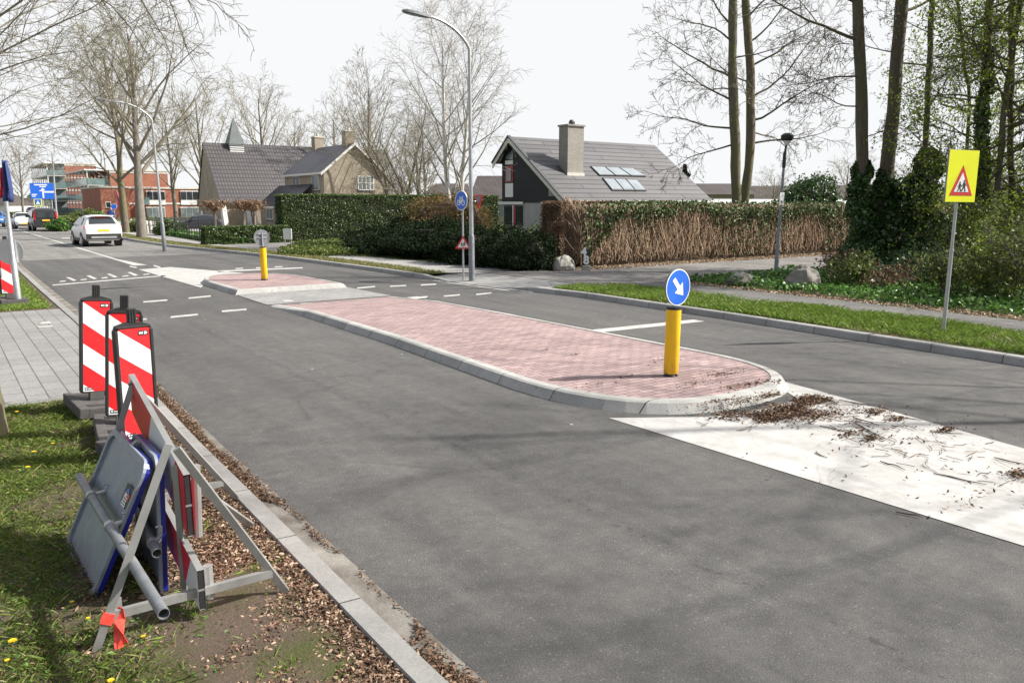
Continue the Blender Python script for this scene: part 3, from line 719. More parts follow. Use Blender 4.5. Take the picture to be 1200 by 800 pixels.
# islands
def offset(poly, d):
    n = len(poly); out = []
    for i in range(n):
        a, b, c = Vector(poly[i-1]), Vector(poly[i]), Vector(poly[(i+1) % n])
        n1 = (b-a).normalized(); n2 = (c-b).normalized(); m = Vector((-(n1.y+n2.y), n1.x+n2.x)).normalized(); k = max(.4, m.dot(Vector((-n1.y, n1.x))))
        q = b+m*d/k; out.append((q.x, q.y))
    return out
def island_obj(name, poly, hf, topm, kerbm, kw=.2):
    r0 = poly; r1 = offset(poly, .085); r2 = offset(poly, .12); r3 = offset(poly, kw); n = len(poly)
    mb = MB(); zf = [lambda p: -.02, lambda p: hf(p)*.86, lambda p: hf(p), lambda p: hf(p)+.003]
    vs = [(p[0], p[1], z(p)) for r, z in zip((r0, r1, r2, r3), zf) for p in r]
    mb.add(vs, [(k*n+i, k*n+(i+1) % n, (k+1)*n+(i+1) % n, (k+1)*n+i) for k in range(3) for i in range(n)])
    props(mb.build(name+'_kerb', kerbm), kind=S)
    mt = MB(); tri = tessellate_polygon([[Vector((p[0], p[1], 0)) for p in r3]])
    mt.add([(p[0], p[1], hf(p)-.004) for p in r3], list(tri)); props(mt.build(name+'_paving', topm), kind=S)
    return r3
def nose(cx, y0, rx, ry, dirn, n=22, ex=2.5):
    out = []
    for i in range(n+1):
        a = math.pi*i/n; c, s = math.cos(a), math.sin(a)
        out.append((cx+rx*math.copysign(abs(c)**(2/ex), c), y0+dirn*ry*abs(s)**(2/ex)))
    return out
main_poly = [(p[0], p[1]) for p in nose(6.98, 7.3, -1.68, 2.08, -1)]   # runs left -> right round the near nose
main_poly = main_poly+[(8.66, 9), (8.66, 12), (8.6, 14.5), (8.55, 16.7), (5.6, 16.7), (5.58, 14.5), (5.52, 11), (5.4, 9)]
hf = lambda p: .012+.105*min(1, max(0, (16.6-p[1])/2.2))
INN = island_obj('traffic_island', main_poly, hf, MA['red_pave'], MA['kerb'], .22)
struct('island_crossing', MB().sheet([(5.6, 16.7), (8.55, 16.7), (8.5, 19.0), (5.65, 19.0)], .012), MA['cross_pave'])
head = [(p[0], p[1]) for p in [(5.62, 19.0), (8.5, 19.0), (8.5, 20.5)]]+[(p[0], p[1]) for p in nose(7.05, 21.0, 1.43, 2.7, 1, 16)]
island_obj('head_island', head, lambda p: .12, MA['red_pave'], MA['kerb'], .2)

# markings
def pxpoly(*pts): return [G(*p, 0) for p in pts]
mk = MB(); mw = MB()
mw.sheet([(5.36, 5.75), (5.42, 1.9), (5.55, -6), (5.95, -6), (6.75, -2), (7.66, 2.85), (8.14, 5.2), (8.3, 6.1), (7.6, 5.1), (6.98, 5.05), (6.2, 5.2)], .005)
mw.sheet([(5.42, 21.2), (5.3, 28.3), (6.4, 28.8), (7.6, 25.2), (8.45, 22.4), (8.3, 21.8), (7.05, 23.6), (6.2, 23.4), (5.7, 22)], .005)
struct('painted_area', mw, MA['white_solid'])
mk.sheet([(5.52, 30.2), (5.95, 30.2), (5.66, 34), (5.64, 120), (5.52, 120)], .005)
mk.sheet([(8.7, 9.86), (11.35, 9.66), (11.35, 9.94), (8.7, 10.16)], .005)
mk.sheet([(2.4, 24.05), (5.5, 25.3), (5.5, 25.58), (2.4, 24.33)], .005)
def dash(*p): mk.sheet(pxpoly(*p), .005)
for (xa, ya, xb, yb, t) in ((168,353.2,196,351,1.6),(221,348.8,247,346.2,1.6),(200,370.8,232,367.6,2),(260,364,289,361.6,2),(165,373.5,172,373,2),
        (418.5,337,439.5,335.2,1.5),(457,335,476,334,1.4),(493,333.4,511,332.4,1.4),(480,348.8,501,347,1.6),(520,346.4,539,344.8,1.6),(558,344.4,576,342.6,1.6),
        (180,310.5,188,312.5,1.6),(152,311.5,160,313,1.4)):
    dash((xa, ya), (xb, yb), (xb, yb+t), (xa, ya+t))
# row of slanted teeth and dots before the left line
for i in range(5):
    x = 70+i*24.5; y = 329.4-i*2.05
    dash((x, y), (x+7, y-.6), (x+7, y+.6), (x, y+1.2))
for i in range(4):
    x = 77+i*24; y = 325.2-i*2
    dash((x, y), (x+4, y-.3), (x+13, y+3.2), (x+9, y+4.2))
dash((254, 317.2), (354, 313.4), (355, 314.6), (256, 318.8))
for x, y in ((276, 314.3), (300, 313.4), (322, 312.4)): dash((x, y), (x+9, y-.4), (x+9, y+.7), (x, y+1.1))
dash((98, 279.6), (112, 279), (113, 280.2), (99, 280.8)); dash((72, 279), (84, 278.6), (85, 279.6), (73, 280))
mk.sheet([(11.4, 16.0), (11.5, 16.0), (11.3, 19.4), (11.2, 19.4)], .006)
for pts in (((352,355.5),(366,354.7),(372,357),(357,358)), ((476,348.3),(490,347.2),(500,349),(486,350.2)), ((330,352),(341,351.3),(346,353),(334,353.8))): mk.sheet([G(*p, .018) for p in pts], .018)
struct('road_markings', mk, MA['white'])
mk2 = MB()
for pts in (((46,378),(58,376.2),(60,378.8),(48,379.8)), ((43,382.5),(62,381),(62,382.8),(46,384))): mk2.sheet([G(*p, .05) for p in pts], .05)
struct('paving_markings', mk2, MA['white_solid'])

# ================================================================== grass, ground cover, litter (uncountable)
rng = np.random.default_rng(11)
def stuff(o): return props(o, kind='stuff')
# near left lawn: patchy
n = 420000; ppoly = [(-4.5, 1.6), (1.35, 1.6), (1.5, 9.62), (-6, 9.62)]
q = scatter(ppoly, n, rng); u_ = q[:, 1]; edge = np.interp(u_, [2, 4, 6, 9.6], [.62, .62, .85, 1.3]); kx = np.array([kl(y) for y in u_])-.22
den = np.clip((edge-.1-q[:, 0])/.5+.5, .02, 1)*np.clip((vnoise(q, 1.5, 4)*.6+vnoise(q, 4.5, 5)*.55-.26)*2.6, .07, 1)
q = q[rng.uniform(0, 1, n) < den]
z = .035+.05*(vnoise(q, 1.2, 1)-.35)
o = np_obj('lawn', *blades(q, z-.01, rng.uniform(.02, .065, len(q))*(.7+.7*vnoise(q, 2, 8)), rng.uniform(.002, .005, len(q)), rng, .8), MA['blade_d']); stuff(props(o, 'short patchy green grass on the verge beside the leaning barrier', 'grass'))
# broad weeds
q = scatter([(-3.5, 2.2), (.9, 2.2), (1.2, 8), (-5, 8)], 9000, rng); q = q[vnoise(q, 1.1, 21)*.6+vnoise(q, 3, 22)*.5 > .62]
V = np.column_stack([q, .04+.04*(vnoise(q, 1.2, 1)-.35)+rng.uniform(0, .03, len(q))])
o = np_obj('weeds', *cards(V, rng.uniform(.012, .03, len(V)), rng, .6, .6), MA['ground_ivy']); stuff(props(o, 'low broad leaved weeds among the grass of the left verge', 'weeds'))
tc_ = scatter([(.2, 2.4), (1.45, 2.4), (1.5, 6), (.8, 6)], 26, rng); q = np.concatenate([c+rng.normal(0, .035, (60, 2)) for c in tc_])
o = np_obj('grass_tufts', *blades(q, .035, rng.uniform(.02, .07, len(q)), rng.uniform(.002, .005, len(q)), rng, .9), MA['blade']); stuff(props(o, 'small grass tufts on the bare soil beside the barrier feet', 'grass'))
# husks and litter by the left edging
def near_edge(n, w, y0, y1):
    y = y0+(y1-y0)*rng.uniform(0, 1, n)**1.5; x = np.array([kl(a) for a in y])-.145-np.abs(rng.normal(0, w, n)); return np.column_stack([x, y])
q = np.concatenate([near_edge(3600, .30, 2.0, 9.5), near_edge(1500, .55, 2.2, 5.0)]); q = np.concatenate([q, scatter([(.35, 2.2), (1.5, 2.2), (1.5, 5.8), (.8, 5.8)], 3600, rng)]); q = q[(vnoise(q, 3.2, 31) > .3)]
V = np.column_stack([q, .045+rng.uniform(0, .015, len(q))])
o = np_obj('fallen_husks', *ellipsoids(V, rng.uniform(.012, .024, len(V))+.018*rng.uniform(0, 1, len(V))**4, rng), MA['husk'], None, True); stuff(props(o, 'tan seed husks scattered over bare soil along the edging', 'seed husks'))
q = near_edge(24000, .40, 2.0, 9.5); V = np.column_stack([q, .04+rng.uniform(0, .02, len(q))])
yg = 2.0+14*rng.uniform(0, 1, 42000)**1.6; xg = np.array([kl(a) for a in yg])+np.abs(rng.normal(.0, .085, len(yg))); xg = xg+.0; keep = (vnoise(np.column_stack([xg*.3, yg]), 1.6, 9)*.7+vnoise(np.column_stack([xg, yg]), 6, 10)*.5 > .40+.12*rng.uniform(-1, 1, len(yg)))
keep &= (xg-np.array([kl(a) for a in yg]) < .15+rng.exponential(.012, len(yg))) & (vnoise(np.column_stack([xg*2, yg]), 2.6, 44) > .25)
Vg = np.column_stack([xg, yg, .008+rng.uniform(0, .022, len(yg))])[keep]
q3 = scatter([(-4.5, 2), (1.2, 2), (1.4, 9.5), (-5, 9.5)], 15000, rng); V3 = np.column_stack([q3, .05+rng.uniform(0, .015, len(q3))])
q4 = scatter([(.15, 2.3), (1.5, 2.3), (1.5, 6.2), (.6, 6.2)], 16000, rng); V = np.concatenate([V, Vg, V3, np.column_stack([q4, .045+rng.uniform(0, .012, len(q4))])]); o = np_obj('leaf_litter', *cards(V, rng.uniform(.008, .026, len(V))+.03*rng.uniform(0, 1, len(V))**3, rng, .32, .7), MA['litter']); stuff(props(o, 'brown leaf and twig litter in the gutter and beside the edging', 'leaf litter'))
# debris on the island nose and painted area
def ring_pts(n):
    i = rng.integers(0, 23, n); t = rng.uniform(0, 1, n); a = np.array(main_poly)
    return a[i]*(1-t)[:, None]+a[i+1]*t[:, None]
def pile(c, s, n, h): return np.column_stack([rng.normal(c[0], s[0], n), rng.normal(c[1], s[1], n), .012+np.abs(rng.normal(0, h, n))])
parts = []
for i in range(26):
    t = i/25; a = G(840+t*115, 489+(-20 if t > .5 else 0)*((t-.5)*2)+rng.uniform(-3, 3)); parts.append(pile(a, (.09, .05), 90 if t > .4 else 35, .018))
for c, s, k in (((930, 484), (.13, .10), 900), ((955, 470), (.10, .10), 600), ((905, 492), (.13, .05), 450), ((985, 484), (.2, .06), 120), ((1025, 484), (.09, .05), 190), ((1050, 492), (.07, .04), 110), ((1110, 505), (.06, .03), 90), ((1195, 558), (.07, .05), 200), ((1000, 510), (.12, .04), 90), ((1020, 515), (.06, .03), 60), ((1040, 515), (.7, .2), 110), ((1120, 560), (.7, .4), 60), ((950, 490), (.22, .1), 420), ((1130, 590), (.3, .02), 20)):
    parts.append(pile(G(*c), s, k, .014))
V = np.concatenate(parts); o = np_obj('dead_leaves', *cards(V, rng.uniform(.014, .05, len(V)), rng, .4, .6), MA['litter']); stuff(props(o, 'brown dead leaf debris heaped against the island nose and painted area', 'dead leaves'))
parts = []
for c, s, k in (((730, 442), (.12, .03), 25), ((845, 438), (.16, .06), 160), ((868, 452), (.2, .06), 200), ((905, 447), (.13, .06), 140), ((880, 468), (.25, .05), 260), ((840, 470), (.25, .04), 120), ((905, 462), (.1, .05), 160), ((690, 452), (.2, .05), 25), ((640, 410), (.12, .04), 18), ((675, 415), (.1, .04), 18), ((780, 422), (.15, .08), 40), ((815, 450), (.2, .08), 60)):
    a = G(*c, .115); p = pile(a, s, k, .006); p[:, 2] += .10; parts.append(p)
V = np.concatenate(parts); o = np_obj('dead_leaves', *cards(V, rng.uniform(.015, .045, len(V)), rng, .4, .8), MA['litter']); stuff(props(o, 'dead leaf scraps scattered on the red paving of the island', 'dead leaves'))
tw = []
for k in range(230):
    c = ((930, 484), (1000, 500), (1060, 520), (890, 492), (1120, 540), (960, 478))[k % 6]; a = np.array(G(*c))+rng.normal(0, .16 if k % 6 < 2 else .3, 2); an = rng.uniform(0, 6.28); L = rng.uniform(.04, .2); f = np.linspace(0, 1, 4)[:, None]
    p = np.column_stack([a+f*L*np.array([math.cos(an), math.sin(an)])+rng.normal(0, .008, (4, 2)), np.full(4, .012+rng.uniform(0, .01))]); tw.append((p, np.full(4, rng.uniform(.0015, .004)), 3))
o = np_obj('twig_litter', *tubes(tw), MA['litter']); stuff(props(o, 'fine brown twigs strewn over the white painted area by the island nose', 'twigs'))
# right verge grass
n = 100000; q = scatter([(11.85, -6), (13.98, -6), (14.0, 14.3), (13.0, 15.2), (12.2, 15.2)], n, rng)
q = q[(q[:, 0] > np.array([kr(y) for y in q[:, 1]])+.19)]; q = q[rng.uniform(0, 1, len(q)) < np.clip(vnoise(q, 1.8, 14)*1.4+.1, .15, 1)]
q = q[np.hypot(q[:, 0]-13.3, q[:, 1]-6.3) > .25*rng.uniform(.3, 1.3, len(q))]
o = np_obj('verge_grass', *blades(q, ZR, rng.uniform(.05, .13, len(q))*(.6+.8*vnoise(q, 1.6, 15)), rng.uniform(.006, .011, len(q)), rng, .6), MA['blade']); stuff(props(o, 'bright green grass between the right kerb and the footpath', 'grass'))
# ground cover bed
q = scatter([(15.75, -8), (21, -8), (26, 2), (26, 13.6), (18, 14.5), (15.95, 14.7)], 42000, rng); dd = vnoise(q, 1.1, 17)
V = np.column_stack([q, ZR+rng.uniform(.02, .26, len(q))*(.35+.9*dd)*np.clip((q[:, 0]-15.7)/.3, .25, 1)])
o = np_obj('ground_cover', *cards(V, rng.uniform(.06, .13, len(V)), rng, .7, .35), MA['ground_ivy']); stuff(props(o, 'low green ground cover between the footpath and the trees', 'ground cover'))
q = scatter([(15.2, -6), (15.9, -6), (16.0, 14.7), (15.5, 14.7)], 5000, rng); V = np.column_stack([q, ZR+.014+rng.uniform(0, .02, len(q))])
qb = scatter([(16.3, 18.55), (34, 18.2), (34, 19.2), (16.3, 19.4)], 9000, rng); Vb = np.column_stack([qb, ZR+.012+rng.uniform(0, .03, len(qb))])
V = np.concatenate([V, Vb]); o = np_obj('leaf_litter', *cards(V, rng.uniform(.03, .08, len(V)), rng, .5, .7), MA['strand']); stuff(props(o, 'pale dry leaf litter along the foot of the brown hedge', 'leaf litter'))
# thin verge strips farther along
yy = rng.uniform(20.4, 60, 26000); q = np.column_stack([np.array([kr(y) for y in yy])+.2+rng.uniform(0, .75, len(yy)), yy]); q = q[vnoise(q, .8, 19) > np.interp(q[:, 1], [20, 26, 60], [.55, .3, .2])]
o = np_obj('verge_grass', *blades(q, ZR, rng.uniform(.04, .12, len(q)), .02, rng, .6), MA['verge_y']); stuff(props(o, 'thin yellowish grass between the far kerb and the pavement', 'grass'))
q = scatter([(.3, 18.5), (1.75, 18.5), (1.85, 28), (.9, 28)], 22000, rng); o = np_obj('verge_grass', *blades(q, .04, rng.uniform(.04, .1, len(q)), .012, rng, .6), MA['blade']); stuff(props(o, 'bright green grass patch past the paved exit, beside the sign pole', 'grass'))
q = scatter([(11.7, 41.2), (13.0, 41.2), (13.2, 60), (12.2, 60)], 9000, rng); V = np.column_stack([q, ZR+rng.uniform(0, .3, len(q))])
o = np_obj('ground_cover', *cards(V, rng.uniform(.1, .2, len(V)), rng, .6, .3), MA['ground_ivy']); stuff(props(o, 'green ground cover below the low black railing', 'ground cover'))
bedp = [G(325, 299, ZR), G(352, 288, ZR), G(408, 284, ZR), G(420, 300, ZR), G(372, 301, ZR)]
q = scatter(bedp, 9000, rng); V = np.column_stack([q, ZR+rng.uniform(.02, .28, len(q))]); o = np_obj('ground_cover', *cards(V, rng.uniform(.08, .16, len(V)), rng, .6, .3), MA['spring_d']); stuff(props(o, 'light green low planting beside the driveway and dark yew', 'ground cover'))

# ================================================================== striped traffic panels
def make_panel():
    t = thing('striped_beacon', 'x', 'road beacon')
    # reflective face
    MB().plate([(-.118, .20), (.118, .20), (.118, 1.11), (.105, 1.125), (-.105, 1.125), (-.118, 1.11)], -.034, -.028).build('striped_face', MA['stripe'], t)
    mb = MB()
    out = [(-.14, .19), (.14, .19), (.142, 1.10), (.125, 1.145), (.045, 1.17), (-.045, 1.17), (-.125, 1.145), (-.142, 1.10)]
    mb.plate(out, -.026, .03)
    for a, b in (((-.131, .2), (-.131, 1.11)), ((.131, .2), (.131, 1.11))): mb.box(a[0]-.012, a[0]+.012, -.042, .04, a[1], b[1], .006)
    mb.box(-.13, .13, -.04, .035, 1.125, 1.142, .005); mb.box(-.13, .13, -.04, .035, .18, .198, .005)
    mb.build('rubber_frame', MA['black'], t)
    h = MB(); h.box(-.032, .032, -.024, .024, 1.16, 1.285, .005)
    for k in (-.02, 0, .02): h.box(k-.005, k+.005, -.029, .029, 1.165, 1.28)
    h.build('handle', MA['black'], t)
    l = MB(); l.plate([(-.105, .215), (-.04, .215), (-.04, .243), (-.105, .243)], -.0365, -.0345); lb2 = l.build('small_label', MA['darksym'], t)
    l = MB(); l.plate([(.03, 1.06), (.105, 1.06), (.105, 1.098), (.03, 1.098)], -.0365, -.0345); lb = l.build('maker_label', MA['darksym'], t)
    m = MB(); m.plate([(-.1, .222), (-.086, .222), (-.086, .236), (-.1, .236)], -.0385, -.0367); m.plate([(-.08, .225), (-.048, .225), (-.048, .233), (-.08, .233)], -.0385, -.0367); m.build('label_mark', MA['sign_white'], lb2)
    m = MB()
    for k in range(3): m.plate([(.036+k*.011, 1.07), (.043+k*.011, 1.07), (.043+k*.011, 1.088), (.036+k*.011, 1.088)], -.0385, -.0367)
    m.plate([(.072, 1.068), (.09, 1.068), (.1, 1.079), (.09, 1.09), (.072, 1.09), (.08, 1.079)], -.0385, -.0367)
    m.build('label_mark', MA['sign_white'], lb)
    f = MB()
    for x0, x1 in ((-.22, -.14), (.14, .22)): f.box(x0, x1, -.42, .42, .0, .11, .012)
    for y0, y1 in ((-.42, -.33), (-.2, -.06), (-.06, .06), (.06, .2), (.33, .42)): f.box(-.145, .145, y0, y1, .006, .104, .008)
    f.box(-.06, .06, -.05, .05, .1, .19)
    f.build('foot', MA['foot'], t)
    return t
gp = 'striped traffic panels left by the kerb'
p0 = make_panel()
spots = [(G(111, 459, .24), 3, 1.0, 'red and white striped panel farthest back of the three, on the paving edge'),
         (G(143, 486, .24), -6, 1.0, 'red and white striped panel half hidden in the middle of three'),
         (G(164, 512, .24), 9, .98, 'scratched red and white striped panel just behind the leaning barrier'),
         (G(11, 345, .24), 8, 1.1, 'red and white striped panel cut by the left edge, beside the sign pole')]
for i, ((x, y), a, s, lab) in enumerate(spots):
    o = p0 if i == 0 else copy_tree(p0)
    o.location = (x, y, .055); o.rotation_euler = (0, R((4.5, 4.5, .5, 1)[i]), R(a)); o.scale = (s*1.06, s, s); props(o, lab, 'road beacon', gp)

# ================================================================== folded barrier with two boards
def cw(X, Y, Z): return (RT*X + FW*Y + Vector((0, 0, Z)))      # from camera-aligned metres
bt = thing('road_barrier', 'aluminium A-frame road barrier with red boards, tilted over the litter by the edging', 'barrier', cw(-1.7, 4.2, .04))
bo = tuple(bt.location)
def leg(name, a, b, w=.038, h=.026, m='alu'): return MB().bar(cw(*a), cw(*b), w, h, up=(0.3, .9, .1)).build(name, MA[m], bt, bo)
nl, nr, na = (-1.985, 3.47, .04), (-1.235, 4.04, .06), (-1.685, 3.77, 1.0)
ext = lambda a, b, k: tuple(a[i]+(b[i]-a[i])*k for i in range(3))
l1 = leg('leg', nl, ext(nl, na, .98)); leg('leg', nr, ext(nr, na, .95))
fl, fr_, fa = (-2.72, 4.75, .04), (-1.99, 5.46, .05), (-2.44, 4.98, 1.0)
leg('leg', fl, ext(fl, fa, 1.0)); leg('leg', fr_, ext(fr_, fa, 1.02))
leg('leg', (-1.72, 4.95, .06), (-2.2, 4.45, .78))
MB().bar(cw(*ext(nl, na, .17)), cw(*ext(nr, na, .135)), .03, .042, up=(0, 0, 1)).build('cross_bar', MA['alu'], bt, bo)
MB().bar(cw(*ext(fl, fa, .17)), cw(*ext(fr_, fa, .15)), .03, .042, up=(0, 0, 1)).build('cross_bar', MA['alu'], bt, bo)
def board(n0, n1, zt0, zb0, zt1, zb1, th=.034):
    """hollow board between near end n0 and far end n1 (camera-aligned x,y), tops/bottoms per end"""
    d = Vector((n1[0]-n0[0], n1[1]-n0[1], 0)).normalized(); sx = Vector((d.y, -d.x, 0))*th/2
    def P4(n, zt, zb, e=0): c = Vector((n[0], n[1], 0)); return [cw(*(c-sx+Vector((0,0,zb+e)))), cw(*(c+sx+Vector((0,0,zb+e)))), cw(*(c+sx+Vector((0,0,zt-e)))), cw(*(c-sx+Vector((0,0,zt-e))))]
    a, b = P4(n0, zt0, zb0), P4(n1, zt1, zb1)
    mb = MB(); mb.add(a+b, [(0, 1, 5, 4), (2, 3, 7, 6), (4, 5, 6, 7)])
    o = mb.build('board_rail', MA['alu'], bt, bo)
    fc = MB(); fc.add([a[0], a[3], b[3], b[0], a[1], a[2], b[2], b[1]], [(0, 1, 2, 3), (4, 5, 6, 7)])
    m, nt2, bb = new_mat('board_stripe'); p = wpos(nt2); s_ = sep(nt2, p)
    val = mathn(nt2, 'FRACT', mathn(nt2, 'DIVIDE', mathn(nt2, 'ADD', mathn(nt2, 'ADD', s_[1], 20.35), mathn(nt2, 'MULTIPLY', s_[2], .8)), 1.3))
    k = mathn(nt2, 'LESS_THAN', val, .5); lk(nt2, mixc(nt2, k, (.72, .72, .73), (.62, .022, .04)), bb.inputs['Base Color']); bb.inputs['Roughness'].default_value = .35
    fc.build('striped_face', m, o, bo)
    # open end: dark hollow with a middle web
    e = MB(); c = Vector((n0[0], n0[1], 0))+d*.004
    q = [c-sx*.8, c+sx*.8]; zm = (zt0+zb0)/2
    for lo, hi in ((zb0+.008, zm-.006), (zm+.006, zt0-.008)): e.quad(cw(q[0].x, q[0].y, lo), cw(q[1].x, q[1].y, lo), cw(q[1].x, q[1].y, hi), cw(q[0].x, q[0].y, hi))
    e.build('hollow_end', MA['black'], o, bo)
    w_ = MB(); q = [Vector((n0[0], n0[1], 0))+d*.002-sx, Vector((n0[0], n0[1], 0))+d*.002+sx]
    for lo, hi in ((zm-.006, zm+.006),): w_.quad(cw(q[0].x, q[0].y, lo), cw(q[1].x, q[1].y, lo), cw(q[1].x, q[1].y, hi), cw(q[0].x, q[0].y, hi))
    w_.build('end_web', MA['alu'], o, bo)
    return o
def cpt(px, py, Y):     # camera-aligned point on a pixel ray at forward distance Y
    q = at(px, py, Y); return q.dot(RT), q.dot(FW), q.z
ut, ub = cpt(219, 556, 3.95), cpt(219, 628, 3.95); u1t, u1b = cpt(154, 438, 5.05), cpt(162, 482, 5.05)
board((ut[0], 3.95), (u1t[0], 5.05), ut[2], ub[2], u1t[2], u1b[2])
lt_, lb_ = cpt(235, 668, 3.74), cpt(235, 714, 3.74); l1t, l1b = cpt(170, 545, 4.75), cpt(172, 585, 4.75)
board((lt_[0], 3.74), (l1t[0], 4.75), lt_[2], lb_[2], l1t[2], l1b[2])
# hanging sleeves of the boards
for px, y0, y1, Y, ln in ((229, 545, 628, 4.03, 1), (243, 662, 700, 3.83, 1)):
    a, b = cpt(px, y0, Y), cpt(px+3, y1, Y); MB().tube([cw(*a), cw(*b)], .024, 10).build('post_sleeve', MA['alu'], bt, bo)
for a, b in ((cpt(205, 545, 4.05), cpt(216, 690, 3.98)),): MB().bar(cw(*a), cw(*b), .05, .008, up=(.5, .2, 0)).build('strap', MA['alu'], bt, bo)
# red tape round the leg and its tail
tp = MB(); a = ext(nl, na, .135); b = ext(nl, na, .185); tp.bar(cw(*a), cw(*b), .054, .036, up=(.3, .9, .1)); 
tp.build('tape_wrap', MA['redtape'], l1, bo)
tl = MB(); pts = [cpt(141, 712, 3.55), cpt(140, 727, 3.53), cpt(139, 742, 3.51), cpt(143, 758, 3.49), cpt(139, 776, 3.47)]
lv = []
for i, q in enumerate(pts):
    wv = (.02, .022, .03, .03, .036)[i]; k = .012*(-1)**i; lv += [cw(q[0]-wv, q[1]+k, max(q[2], .04)), cw(q[0]+wv, q[1]-k, max(q[2], .04)), cw(q[0]+wv*.9, q[1]-k+.006, max(q[2], .04)), cw(q[0]-wv*.9, q[1]+k+.006, max(q[2], .04))]
tl.add(lv, [(i*4+j, i*4+(j+1) % 4, (i+1)*4+(j+1) % 4, (i+1)*4+j) for i in range(4) for j in range(4)])
tl.build('tape_tail', MA['redtape'], l1, bo)
a, b = cpt(138, 700, 3.62), cpt(142, 740, 3.6); MB().bar(cw(*a), cw(*b), .03, .02, up=(0, 1, 0)).build('leg_clip', MA['alu'], l1, bo)

# ================================================================== blue signs leaning on the barrier, seen from behind
def panel_sign(name, label, c4, th, tube, clampts, rad=.09, group=None):
    """c4: near-bottom, far-bottom, far-top, near-top (world Vectors); back faces the camera side"""
    nb, fb, ft, nt_ = c4; o0 = (nb+fb)/2; t = thing(name, label, 'road sign', o0, 0, group); off = tuple(o0)
    ux = (fb-nb); uy = (nt_-nb); n = uy.cross(ux).normalized()
    if n.dot(CAM-o0) < 0: n = -n
    lx, ly = ux.length, uy.length; exx, eyy = ux/lx, uy/ly
    outl = []
    for cx, cy, a0 in ((rad, rad, 180), (lx-rad, rad, 270), (lx-rad, ly-rad, 0), (rad, ly-rad, 90)):
        for k in range(6): a = R(a0+k*18); outl.append((cx+rad*math.cos(a), cy+rad*math.sin(a)))
    m = len(outl); P3 = lambda p, d: nb+exx*p[0]+eyy*p[1]+n*d
    inn = [(lx/2+(p[0]-lx/2)*(1-.035/lx*2), ly/2+(p[1]-ly/2)*(1-.035/ly*2)) for p in outl]
    b = MB(); b.add([P3(p, th*.35) for p in inn], [tuple(range(m))]); b.build('back_plate', MA['signback'], t, off)
    r = MB(); r.add([P3(p, th) for p in outl]+[P3(p, th) for p in inn]+[P3(p, th*.3) for p in inn]+[P3(p, th*.45) for p in outl],
        [(k*m+i, k*m+(i+1) % m, (k+1)*m+(i+1) % m, (k+1)*m+i) for k in range(2) for i in range(m)]+[(i, (i+1) % m, 3*m+(i+1) % m, 3*m+i) for i in range(m)])
    r.build('folded_rim', MA['signback'], t, off)
    f = MB(); f.add([P3(p, th*.45) for p in outl]+[P3(p, -.012) for p in outl], [(i, (i+1) % m, m+(i+1) % m, m+i) for i in range(m)]+[tuple(range(m, 2*m))])
    f.build('blue_face', MA['blue_dark'], t, off)
    # tube with hollow ends
    if tube == 'front': tube = (onP(93, 558, nb+n*.075, n), onP(192, 719, nb+n*.075, n))
    tb = MB(); a, c = tube; dr = (c-a).normalized(); tb.tube([a, c], .0255, 16, False); tb.tube([c, a], .0225, 16, False)
    up = Vector((0, 0, 1)); x = dr.cross(up).normalized(); y = x.cross(dr)
    for p in (a, c):
        vs = [p+(x*math.cos(6.2832*k/16)+y*math.sin(6.2832*k/16))*q for q in (.0255, .0225) for k in range(16)]; tb.add(vs, [(k, (k+1) % 16, 16+(k+1) % 16, 16+k) for k in range(16)])
    po = tb.build('support_tube', MA['galv_dull'], t, off, True, 60)
    cl = MB(); cl.quad(*[c-dr*.04+(x*math.cos(6.2832*k/12)+y*math.sin(6.2832*k/12))*.0222 for k in range(12)]); cl.build('hollow_end', MA['black'], po, off)
    for k in clampts:
        p = a+(c-a)*k; q = MB(); q.tube([p-dr*.018, p+dr*.018], .031, 16)
        back = p-n*((p-nb).dot(n)-th*.4)
        q.bar(p+n*-.02+eyy*.02, back+eyy*.045, .012, .03, up=dr); q.tube([back+eyy*.045, back+eyy*.085, back+eyy*.085+n*.03], .007, 6)
        q.build('clamp', MA['galv'], t, off, True)
    return t, exx, eyy, n, off
nb = Vector(cw(*cpt(112, 706, 4.02))); fb = Vector(cw(*cpt(80, 641, 4.74))); nt0 = Vector(cw(*cpt(179, 543, 4.12))); ft = fb+(nt0-nb)
s1, exx, eyy, n1, off1 = panel_sign('blue_road_sign', 'large blue road sign leaning face away, grey back and clamped tube towards us', (nb, fb, ft, nt0), .03,
    'front', (.2, .46))
# sticker on the back plate
def on_back(px, py): return onP(px, py, nb+n1*.022, n1)
st = MB(); qd = [on_back(140, 589), on_back(147, 597.5), on_back(157, 574), on_back(150, 564.5)]; st.quad(*qd); so_ = st.build('maker_sticker', MA['darksym'], s1, off1)
def on_st(a, b): return qd[0]*(1-a)*(1-b)+qd[1]*a*(1-b)+qd[2]*a*b+qd[3]*(1-a)*b+n1*.003
m = MB(); m.quad(on_st(.2, .66), on_st(.75, .66), on_st(.55, .9)); m.build('blue_triangle', MA['blue'], so_, off1)
m = MB(); m.quad(on_st(.45, .66), on_st(.9, .66), on_st(.9, .3)); m.build('red_triangle', MA['sign_red'], so_, off1)
m = MB()
def stroke(a, b, c, d, wd=.035):
    p, q = on_st(a, b), on_st(c, d); t_ = (q-p).normalized(); s_ = t_.cross(n1).normalized()*.0042; m.quad(p-s_, p+s_, q+s_, q-s_)
